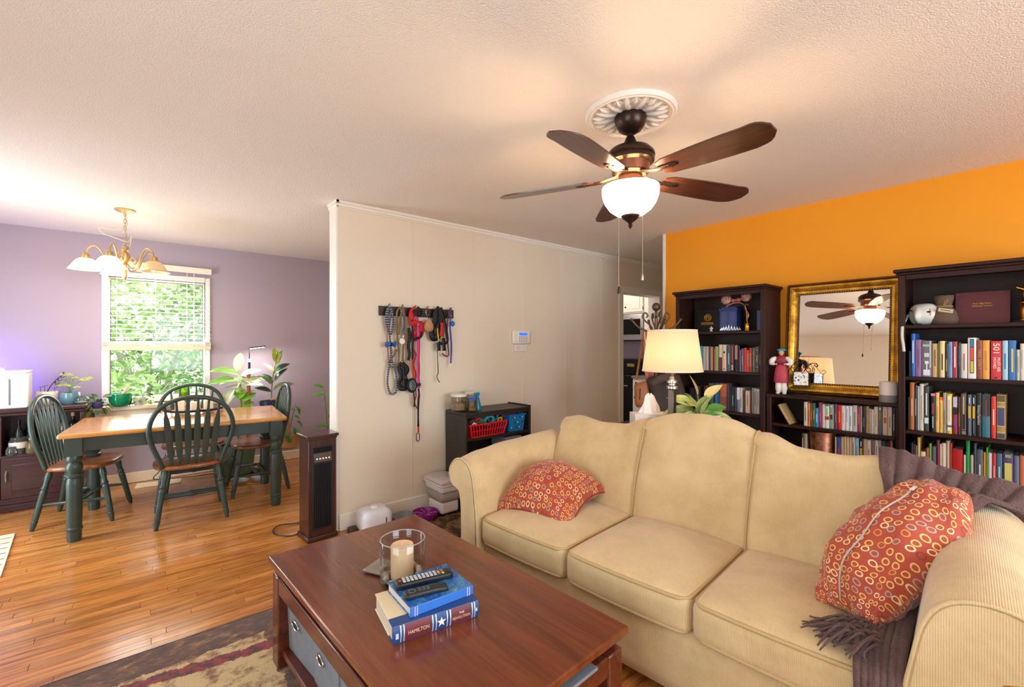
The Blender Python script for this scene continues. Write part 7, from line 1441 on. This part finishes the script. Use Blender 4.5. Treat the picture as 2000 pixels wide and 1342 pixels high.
# ================================================================== COFFEE TABLE
CHR = wood('cherry_tabletop', '5c2913', '7b3d1d', .24, 'y', 1.2, coat=.3, bump=.02); CHD = wood('cherry_frame', '42190f', '6a2f1a', .28, 'y', 3., coat=.3, bump=.02)
T0 = (.838, 1.528); TR = math.radians(2.9)
ct_ = thing('coffee_table', 'dark cherry lift-top coffee table in front of the sofa', 'table', (T0[0], T0[1], 0), TR)
part('table_top', MB().bx(-.362, .362, -.665, .665, .433, .46), CHR, ct_, .006, seg=3)
for sx in (-1, 1):
    for sy in (-1, 1):
        part('leg', MB().bx(sx * .272, sx * .347, sy * .572, sy * .65, 0, .392), CHD, ct_, .006); part('neck_block', MB().bx(sx * .25, sx * .335, sy * .54, sy * .63, .392, .433), CHD, ct_, .003)
    part('neck_block', MB().bx(sx * .315, sx * .335, -.13, .13, .392, .433), CHD, ct_, .003)
    part('apron', MB().bx(sx * .318, sx * .345, -.572, .572, .325, .392), CHD, ct_, .004); part('apron', MB().bx(-.272, .272, sx * .622, sx * .648, .325, .392), CHD, ct_, .004)
part('inner_tray', MB().bx(-.318, .318, -.62, .62, .35, .362), CHD, ct_); part('hidden_panel', MB().bx(-.27, .27, -.55, .55, .395, .431), mat('1c0a07', .5), ct_)
part('lower_shelf', MB().bx(-.33, .33, -.64, .64, .06, .085), CHD, ct_, .004)
for sy in (-.635, .635): part('shelf_rail', MB().bx(-.272, .272, sy - .012, sy + .012, .055, .1), CHD, ct_, .003)
part('tray_lip', MB().bx(-.22, .2, -.662, -.56, .3925, .403), mat('7b828c', .25, coat=.3), ct_, .002)
part('hinge', MB().tube([(.328, -.612, .43), (.33, -.622, .418), (.326, -.628, .41)], .004, 6), CHROME, ct_)
ca, sa = math.cos(TR), math.sin(TR)
def TT(x, y, z): return (T0[0] + ca * x - sa * y, T0[1] + sa * x + ca * y, z)
GFB = mat('7f8790', .9, var=.08, vscale=20, bump=.35, bscale=200)
for i, (y, lb) in enumerate(((.455, 'grey fabric bin under the coffee table, the one nearest the heater'), (.17, 'grey fabric bin in the middle under the coffee table, its mouth open'), (-.11, 'grey fabric bin under the coffee table, the one nearest the camera end'))):
    b = thing('fabric_bin', lb, 'bin', TT(-.15, y, .085), TR + (.05, -.03, .02)[i], 'grey bins under the coffee table')
    def slump(p): return (p.x * (1 + .15 * p.z) + .008 * math.sin(p.y * 20 + p.z * 8), p.y * (1 + .3 * p.z) + .004 * math.sin(p.x * 25), p.z)
    mb = MB(); h = .225; W, D, th = .265, .30, .006
    def wall(x0, x1, y0, y1, n=7):
        mb.rbox(((x0 + x1) / 2, (y0 + y1) / 2, h / 2), (abs(x1 - x0), abs(y1 - y0), h), .002, (n if abs(x1 - x0) > .05 else 2, n if abs(y1 - y0) > .05 else 2, 6), None)
    wall(-D / 2, -D / 2 + th, -W / 2, W / 2); wall(D / 2 - th, D / 2, -W / 2, W / 2); wall(-D / 2, D / 2, -W / 2, -W / 2 + th); wall(-D / 2, D / 2, W / 2 - th, W / 2)
    mb.v = [(x * (1 + .25 * (z - .1)) - .014 * math.sin(y / W * PI + PI / 2) * (z / h) * (x < 0), y * (1 + .12 * (z - .1)), z - .012 * math.sin((y / W + .5) * PI) * (z > .2)) for x, y, z in mb.v]
    part('bin_body', mb, GFB, b, smooth=SM); part('bin_floor', MB().bx(-D / 2 + th, D / 2 - th, -W / 2 + th, W / 2 - th, 0, .005), GFB, b)
    part('rim_binding', MB().tube([(-D / 2 * 1.03 - .013 * math.sin((y_ + .5) * PI), y_ * W * 1.01, h - .011 * math.sin((y_ + .5) * PI)) for y_ in [-.5 + k / 12 for k in range(13)]], .003, 6), mat('98a0a8', .8), b, smooth=True)
    part('handle', MB().tube([(-D / 2 - .016, p_[0], .155 + p_[1]) for p_ in circ(.034, 20, ry=.016)], 0, 6, True, flat=(.006, .003)), CHROME, b, smooth=True); part('handle_slot', MB().prism(circ(.03, 18, ry=.012), 0, .003, Matrix.Translation((-D / 2 - .013, 0, .155)) @ Matrix(((0, 0, -1, 0), (1, 0, 0, 0), (0, 1, 0, 0), (0, 0, 0, 1)))), mat('23262a', .8), b)
# ---- candle in a glass cylinder, stones
VX, VY = .797, 1.612
vs_ = thing('glass_hurricane', 'clear glass cylinder vase holding a candle and pebbles on the coffee table', 'vase', (VX, VY, .4605))
GV = mat('f6f8f8', .02, trans=1., ior=1.28)
part('glass_wall', MB().lathe([(.0, 0), (.078, 0), (.083, .004), (.085, .01), (.085, .163), (.0835, .165), (.082, .163), (.082, .012), (.076, .008), (0, .008)], 48, cap=False), glass_pane('f4f7f6', .35, .02), vs_, smooth=SM)
part('glass_rim', MB().tube([(.0835 * math.cos(q), .0835 * math.sin(q), .1645) for q in [2 * PI * i / 48 for i in range(48)]], .0022, 8, True), mat('dfe8e8', .05, trans=.6), vs_, smooth=True)
cn = thing('pillar_candle', 'cream pillar candle standing inside the glass cylinder', 'candle', (VX, VY + .004, .4695)); WAX = mat('f0c9a0', .45, var=.06, vscale=10, sub=.35)
part('wax', MB().lathe([(.042, 0), (.0435, .004), (.0435, .126), (.041, .131), (.034, .129), (.012, .126), (.0, .126)], 36), WAX, cn, smooth=SM); part('wick', MB().tube([(0, 0, .125), (.001, 0, .133), (.003, 0, .14)], .0014, 6), mat('d9c8b0', .7), cn)
rs2 = random.Random(9); SH = ('a99a8c', 'c9bcae', '8a7d74', 'd9d0c4', '6f6660', 'b8a08a')
nms = ('big grey flat pebble lying in front of the candle inside the glass', 'pale stone left of the candle in the glass', 'white stone right of the candle in the glass')
def stone(x, y, z, r, hx, lab, rz):
    mb = MB(); mb.ell((0, 0, 0), r, 14, 9); k = rs2.random() * 6
    mb.v = [(a * (1 + .1 * math.sin(9 * b / r[1] + k)), b * (1 + .08 * math.sin(5 * a / r[0] + k)), c * (1 + .1 * math.cos(3 * a / r[0] + k))) for a, b, c in mb.v]
    solo('pebble', mb, mat(hx, .6, var=.2, vscale=60), lab, 'stone', (x, y, z), rz, 'pebbles around the candle', smooth=True)
stone(VX - .045, VY - .048, .486, (.030, .014, .012), '8f7f74', 'large smooth brown-grey pebble at the front inside the candle glass', .7)
posd = ['by the bookward side', '']
for i in range(17):
    a = 2 * PI * i / 17 + .2; rr = .062 if i % 2 else .064; s = .010 + .006 * rs2.random()
    if 3.75 < a % (2 * PI) < 4.55: continue
    lev = .4695 + s * .8
    stone(VX + rr * math.cos(a), VY + rr * math.sin(a), lev, (s, s * (.8 + .2 * rs2.random()), s * .75), SH[i % 6], f'{("tan-grey", "pale beige", "dark taupe", "off-white", "charcoal", "sandy")[i % 6]} small pebble in the candle glass, {ORD[i]} one counting around the candle', a)
for i in range(7):
    a = (-.5 + .32 * i); s = .011 + .005 * rs2.random()
    stone(VX + .062 * math.cos(a), VY + .062 * math.sin(a), .4695 + .018 + s * .8, (s, s * .85, s * .8), SH[(i * 2 + 1) % 6], f'upper-layer pebble heaped on the sofa side of the candle, {ORD[i]} in the heap', a)
sd_ = thing('glass_coaster', 'square frosted glass coaster dish behind the candle glass', 'coaster', (.775, 1.75, .4605), .5); part('dish', MB().rbox((0, 0, .006), (.11, .11, .012), .005, (6, 6, 2), lambda p: (p.x, p.y, p.z + .9 * (max(abs(p.x), abs(p.y)) ** 2))), mat('b5a698', .15, trans=.4), sd_, smooth=True); part('shiny_insert', MB().ell((-.015, -.02, .02), (.022, .012, .008), 12, 8), mat('d8c2a8', .15, .8), sd_)
# ---- books and remotes
LTH = mat('26477f', .4, bump=.1, bscale=200); CRM = mat('e4d2ae', .6); MAR = mat('6e2a33', .45); SLV = mat('d9dde2', .3, .3); PGS = mat('cfc4b4', .85)
b1 = thing('hardcover_book', 'thick cream hardback with a blue and maroon spine, lowest on the coffee table', 'book', (.762, 1.372, .4605), math.radians(-9)); L_, W2 = .288, .215; y0 = -.112
part('cover', MB().bx(-L_ / 2, L_ / 2, y0 + .04, y0 + W2, 0, .004).bx(-L_ / 2, L_ / 2, y0 + .04, y0 + W2, .051, .055), CRM, b1, .0015)
n = 9; poly = [(y0 - .006 * math.sin(PI * i / (n - 1)), .055 * i / (n - 1)) for i in range(n)] + [(y0 + .045, .0552), (y0 + .045, .0508), (y0 + .006, .0508), (y0 + .006, .0042), (y0 + .045, .0042), (y0 + .045, -.0002)]
MX = Matrix(((0, 0, 1, 0), (1, 0, 0, 0), (0, 1, 0, 0), (0, 0, 0, 1)))
part('spine', MB().prism(poly, -L_ / 2 - .0005, L_ / 2 + .0005, MX), LTH, b1, smooth=SM); part('pages', MB().bx(-L_ / 2 + .004, L_ / 2 - .004, y0 + .006, y0 + W2 - .004, .004, .051), PGS, b1)
def spine_patch(x0, x1, m, nm, z0=.002, z1=.053, off=.0006):
    vs = []; n = 9
    for x in (x0, x1):
        for i in range(n): z = z0 + (z1 - z0) * i / (n - 1); vs.append((x, y0 - .006 * math.sin(PI * z / .055) - off, z))
    part(nm, MB().add(vs, [(i, i + 1, n + i + 1, n + i) for i in range(n - 1)]), m, b1)
spine_patch(-.107, -.022, MAR, 'maroon_label'); spine_patch(.045, .116, MAR, 'maroon_label')
for x in (-.122, -.112, -.019, -.008, .030, .041, .119, .128): spine_patch(x, x + .0032, SLV, 'silver_band')
lettering('HAMILTON', .0165, mat('d8c49a', .4), b1, (-.064, y0 - .0072, .026), (PI / 2, 0, 0), sx=.82); lettering('THE', .010, mat('e9e4da', .4), b1, (.081, y0 - .0072, .036), (PI / 2, 0, 0)); lettering('REVOLUTION', .0125, mat('d8c49a', .4), b1, (.081, y0 - .0072, .022), (PI / 2, 0, 0), sx=.82)
star = [((.016 if i % 2 == 0 else .0065) * math.sin(PI * i / 5), (.016 if i % 2 == 0 else .0065) * math.cos(PI * i / 5)) for i in range(10)]
part('star_emblem', MB().prism([(x + .011, z + .027) for x, z in star], 0, .0008, Matrix.Translation((0, y0 - .0068, 0)) @ Matrix(((1, 0, 0, 0), (0, 0, -1, 0), (0, 1, 0, 0), (0, 0, 0, 1)))), mat('e9e2d0', .4), b1)
part('spine_mark', MB().bx(-.137, -.128, y0 - .0075, y0 - .004, .018, .034), SLV, b1); part('spine_mark', MB().bx(.132, .138, y0 - .0075, y0 - .004, .024, .034), SLV, b1)
def painted():
    m, nt, p = new_mat('painterly_blue_jacket'); v = coords(nt)
    n = node(nt, 'ShaderNodeTexNoise', Scale=26., Detail=6., Roughness=.75, Distortion=1.5); nt.links.new(v, n.inputs['Vector'])
    r = nt.nodes.new('ShaderNodeValToRGB')
    while len(r.color_ramp.elements) < 6: r.color_ramp.elements.new(.5)
    for i, (q, h) in enumerate(((.28, '10203f'), (.42, '1f4f9f'), (.53, '2f77c9'), (.6, '3f8fa0'), (.66, '8fae6a'), (.74, 'e3e0c0'))): r.color_ramp.elements[i].position = q; r.color_ramp.elements[i].color = hexc(h)
    nt.links.new(n.outputs[0], r.inputs[0]); nt.links.new(r.outputs[0], p.inputs['Base Color']); p.inputs['Roughness'].default_value = .25; return m
b2 = thing('hardcover_book', 'blue illustrated hardback lying on top of the cream book', 'book', (.785, 1.382, .5157), math.radians(-3)); part('cover', MB().bx(-.115, .115, -.095, .095, 0, .003).bx(-.115, .115, -.095, .095, .027, .03), painted(), b2, .001); part('spine', MB().bx(-.1155, .1155, -.0975, -.092, -.0001, .0301), mat('3a78d0', .35), b2, .002); part('pages', MB().bx(-.111, .111, -.092, .091, .003, .027), PGS, b2)
for x in (-.1, -.092, .092, .1): part('spine_stripe', MB().bx(x - .0018, x + .0018, -.0981, -.09, .0002, .0298), mat('b9b4dd', .4), b2)
r1 = thing('remote_control', 'long black remote with many white buttons across the blue book', 'remote', (.775, 1.405, .5465), math.radians(-13)); part('remote_body', MB().rbox((0, 0, .011), (.20, .046, .022), .006, (10, 6, 4)), mat('1d1f22', .4), r1, smooth=True)
for c in range(12):
    for rw in range(3):
        if c in (0,) and rw != 1: continue
        hx = 'c9cbd0' if c < 10 else ('d8483a', '4fae5a', '3f7fd0', 'e0c03a')[(c + rw) % 4]
        part('button', MB().bx(-.088 + c * .0135, -.079 + c * .0135, -.0145 + rw * .0115, -.0075 + rw * .0115, .0215, .0238), mat('d23a32' if (c == 0) else hx, .5), r1)
r2 = thing('remote_control', 'short plain black remote lying nearer the spine of the blue book', 'remote', (.745, 1.337, .5465), math.radians(-12)); part('remote_body', MB().rbox((0, 0, .009), (.148, .04, .019), .007, (10, 6, 4), lambda p: (p.x, p.y, p.z - .12 * max(0, p.x - .03) ** 1)), mat('232629', .4), r2, smooth=True)
for c in range(3):
    for rw in range(2): part('button', MB().bx(-.026 + c * .014, -.017 + c * .014, -.01 + rw * .012, -.003 + rw * .012, .0182, .0195), mat('5a5d62', .5), r2)
part('nav_ring', MB().tube([(-.047 + .011 * math.cos(q), .011 * math.sin(q), .0185) for q in [2 * PI * i / 20 for i in range(20)]], .0012, 5, True), mat('6f7277', .4), r2)
# ---- area rug
def rug_mat():
    m, nt, p = new_mat('abstract_rug_pile'); tc = nt.nodes.new('ShaderNodeTexCoord'); sx = nt.nodes.new('ShaderNodeSeparateXYZ'); nt.links.new(tc.outputs['Object'], sx.inputs[0])
    def noise(s, d=5., st=(1, 1, 1)):
        mp = nt.nodes.new('ShaderNodeMapping'); mp.inputs['Scale'].default_value = st; nt.links.new(tc.outputs['Object'], mp.inputs['Vector'])
        n = node(nt, 'ShaderNodeTexNoise', Scale=float(s), Detail=d, Roughness=.7); nt.links.new(mp.outputs[0], n.inputs['Vector']); return n.outputs[0]
    def mth(op, a, b=None):
        n = node(nt, 'ShaderNodeMath', operation=op)
        for i, q in enumerate((a, b)):
            if q is None: continue
            if isinstance(q, (int, float)): n.inputs[i].default_value = q
            else: nt.links.new(q, n.inputs[i])
        return n.outputs[0]
    r = nt.nodes.new('ShaderNodeValToRGB')
    while len(r.color_ramp.elements) < 4: r.color_ramp.elements.new(.5)
    for i, (q, h) in enumerate(((.3, '36201a'), (.5, '55321f'), (.58, '8a5526'), (.68, 'c09a60'))): r.color_ramp.elements[i].position = q; r.color_ramp.elements[i].color = hexc(h)
    nt.links.new(noise(16, 9., (1, 2.0, 1)), r.inputs[0])
    wob = mth('MULTIPLY', mth('SUBTRACT', noise(22, 6.), .5), .09); yy = mth('ADD', sx.outputs[1], wob); xx = mth('ADD', sx.outputs[0], wob)
    YC = 1.2
    zone = mth('MULTIPLY', mth('LESS_THAN', yy, 2.40 - YC), mth('LESS_THAN', mth('ADD', xx, mth('MULTIPLY', sx.outputs[1], .0)), .47))
    br = nt.nodes.new('ShaderNodeValToRGB'); br.color_ramp.elements[0].position = .38; br.color_ramp.elements[0].color = hexc('8a5a2c'); br.color_ramp.elements[1].position = .52; br.color_ramp.elements[1].color = hexc('d8bd88'); nt.links.new(noise(14, 6.), br.inputs[0])
    m1 = node(nt, 'ShaderNodeMix', data_type='RGBA'); nt.links.new(zone, m1.inputs[0]); nt.links.new(r.outputs[0], m1.inputs[6]); nt.links.new(br.outputs[0], m1.inputs[7])
    yr = mth('ADD', yy, mth('MULTIPLY', sx.outputs[0], .13)); red = mth('MULTIPLY', mth('LESS_THAN', mth('ABSOLUTE', mth('SUBTRACT', yr, 2.345 - YC)), .032), mth('LESS_THAN', xx, .62))
    rr = nt.nodes.new('ShaderNodeValToRGB'); rr.color_ramp.elements[0].position = .4; rr.color_ramp.elements[0].color = hexc('3a1216'); rr.color_ramp.elements[1].position = .55; rr.color_ramp.elements[1].color = hexc('9a1f2a'); nt.links.new(noise(30, 5.), rr.inputs[0])
    m2 = node(nt, 'ShaderNodeMix', data_type='RGBA'); nt.links.new(red, m2.inputs[0]); nt.links.new(m1.outputs[2], m2.inputs[6]); nt.links.new(rr.outputs[0], m2.inputs[7]); nt.links.new(m2.outputs[2], p.inputs['Base Color'])
    p.inputs['Roughness'].default_value = .98; p.inputs['Sheen Weight'].default_value = .3
    b = node(nt, 'ShaderNodeBump', Strength=.8, Distance=.008); nt.links.new(noise(240, 2.), b.inputs['Height']); nt.links.new(b.outputs[0], p.inputs['Normal']); return m
ar = thing('area_rug', 'brown abstract area rug with beige blocks and a red streak under the coffee table', 'rug', (0, 1.2, 0))
part('rug_pile', MB().rbox((-.06, -.06, .006), (2.36, 2.9, .011), .0045, (12, 12, 2)), rug_mat(), ar, smooth=True); part('binding', MB().tube(smooth_path([(-1.24, -1.51, .006), (1.12, -1.51, .006), (1.12, 1.39, .006), (-1.24, 1.39, .006)], 1, True), .0055, 6, True), mat('4a2a22', .95), ar)

# ================================================================== CEILING FAN
FX, FY = 1.757, 1.25
md = thing('ceiling_medallion', 'white plaster ceiling medallion with leaf relief above the fan', 'medallion', (FX, FY, 2.44)); PLA = mat('e2ded6', .6)
part('medallion_disc', MB().lathe([(.205, 0), (.205, -.012), (.198, -.02), (.19, -.018), (.184, -.022), (.178, -.018), (.172, -.012), (.06, -.012), (0, -.012)], 64), PLA, md)
def acan(u, v):
    t = v; w = .036 * math.sin(PI * (.12 + .88 * t) ** .9) * (1 + .16 * math.sin(t * 22)); a = (u - .5) * 2
    return (w * a, .06 + .112 * t, -.012 - .011 * math.sin(PI * t) ** .6 * (1 - a * a) - .005 * math.cos(a * 7) * math.sin(PI * t))
am = MB().grid(acan, 11, 16).mesh('acanthus_leaf', PLA, True)
for k in range(12): link('acanthus_leaf', am, md, (0, 0, 0), (0, 0, k * PI / 6))
sm_ = MB().grid(lambda u, v: (lambda p: (p[0] * .6, p[1] * .62 + .07, p[2]))(acan(u, v)), 9, 10).mesh('small_leaf', PLA, True)
for k in range(12): link('small_leaf', sm_, md, (0, 0, -.001), (0, 0, (k + .5) * PI / 6))
fn = thing('ceiling_fan', 'bronze five-blade ceiling fan with a lit white glass bowl', 'ceiling fan', (FX, FY, 0)); BRO = mat('3a2c26', .32, .75); COPR = mat('8a5a48', .28, .8)
part('canopy', MB().lathe([(.072, 2.427), (.074, 2.415), (.070, 2.40), (.066, 2.385), (.05, 2.362), (.03, 2.350), (.018, 2.345)], 32), BRO, fn); part('downrod', MB().cyl((0, 0, 2.30), (0, 0, 2.35), .0125), BRO, fn)
part('yoke_cover', MB().lathe([(.016, 2.335), (.022, 2.325), (.032, 2.298), (.042, 2.285)], 24), BRO, fn)
part('motor_housing', MB().lathe([(.03, 2.292), (.06, 2.286), (.09, 2.272), (.108, 2.252), (.11, 2.24), (.104, 2.232), (.108, 2.224), (.106, 2.212), (.088, 2.204), (.084, 2.198), (.08, 2.16), (.07, 2.150), (.03, 2.148)], 40), BRO, fn)
part('motor_band', MB().lathe([(.0875, 2.203), (.083, 2.165), (.079, 2.165), (.08, 2.203)], 40, cap=False), COPR, fn); part('switch_housing', MB().lathe([(.05, 2.15), (.055, 2.145), (.055, 2.118), (.066, 2.112), (.066, 2.098), (.04, 2.096)], 36), COPR, fn)
BLD = wood('fan_blade_wood', '3a1d14', '5f3220', .3, 'x', 5., coat=.35)
def blade_mesh():
    mb = MB(); N = 26
    xs = [i / (N - 1) for i in range(N)]
    def wid(t):
        w = .056 + .016 * math.sin(PI * min(1, t * .75)) 
        if t < .08: w *= .75 + .25 * (t / .08)
        if t > .88: w *= max(.0, 1 - ((t - .88) / .12) ** 2.2 * .62)
        return w
    poly = [(.165 + .475 * t, -wid(t) - (.012 * max(0, (t - .8)) / .2)) for t in xs] + [(.165 + .475 * t, wid(t) - .018 * max(0, (t - .8)) / .2) for t in xs[::-1]]
    mb.prism(poly, -.003, .003); return mb
bm = blade_mesh().mesh('blade', BLD, SM)
for k in range(5):
    a = math.radians(49 + 72 * k)
    b = link('blade', bm, fn, (0, 0, 2.143)); b.rotation_euler = Euler((math.radians(-13), 0, 0)); b.rotation_mode = 'QUATERNION'; b.rotation_quaternion = (Matrix.Rotation(a, 4, 'Z') @ Matrix.Rotation(math.radians(-2.2), 4, 'Y').inverted() @ Matrix.Rotation(math.radians(-12), 4, 'X')).to_quaternion()
    mb = MB(); mb.tube(smooth_path([(.06, 0, 2.155), (.1, 0, 2.146), (.14, 0, 2.136), (.19, 0, 2.134), (.235, 0, 2.132)], 5), 0, 8, flat=(.021, .0045)); mb.ell((.238, 0, 2.132), (.02, .021, .0045), 14, 6)
    for yy in (-.012, .012): mb.ell((.215, yy, 2.1275), (.004, .004, .002), 8, 5)
    c = part('blade_bracket', mb, BRO, fn, smooth=True); c.rotation_mode = 'QUATERNION'; c.rotation_quaternion = Matrix.Rotation(a, 4, 'Z').to_quaternion()
BOWL = mat('fff4e2', .35, emit='ffe3ba', estr=5.0)
part('glass_bowl', MB().lathe([(.128, 2.098), (.1295, 2.088), (.127, 2.06), (.116, 2.028), (.095, 1.998), (.066, 1.976), (.035, 1.966), (.0, 1.964)], 48, cap=False), BOWL, fn, smooth=True)
part('finial', MB().lathe([(.042, 1.974), (.042, 1.966), (.036, 1.957), (.024, 1.947), (.012, 1.938), (.008, 1.93), (.011, 1.925), (.008, 1.918), (.003, 1.91), (0, 1.908)], 24), BRO, fn)
for x, y, z0, z1, sh, rr in ((.045, -.035, 2.10, 1.672, .03, .006), (-.02, .05, 2.10, 1.612, .035, .0075)):
    m_ = NICK if z1 > 1.65 else BRO
    pc = part('pull_chain', MB().cyl((x, y, z1 + sh), (x, y, z0), .0013, n=6), mat('a89c88', .4, .6), fn); part('pull_knob', MB().lathe([(.002, sh), (rr * .6, sh * .95), (rr, sh * .25), (rr * .85, 0), (0, -.001)], 12, (x, y, z1)), m_, pc)
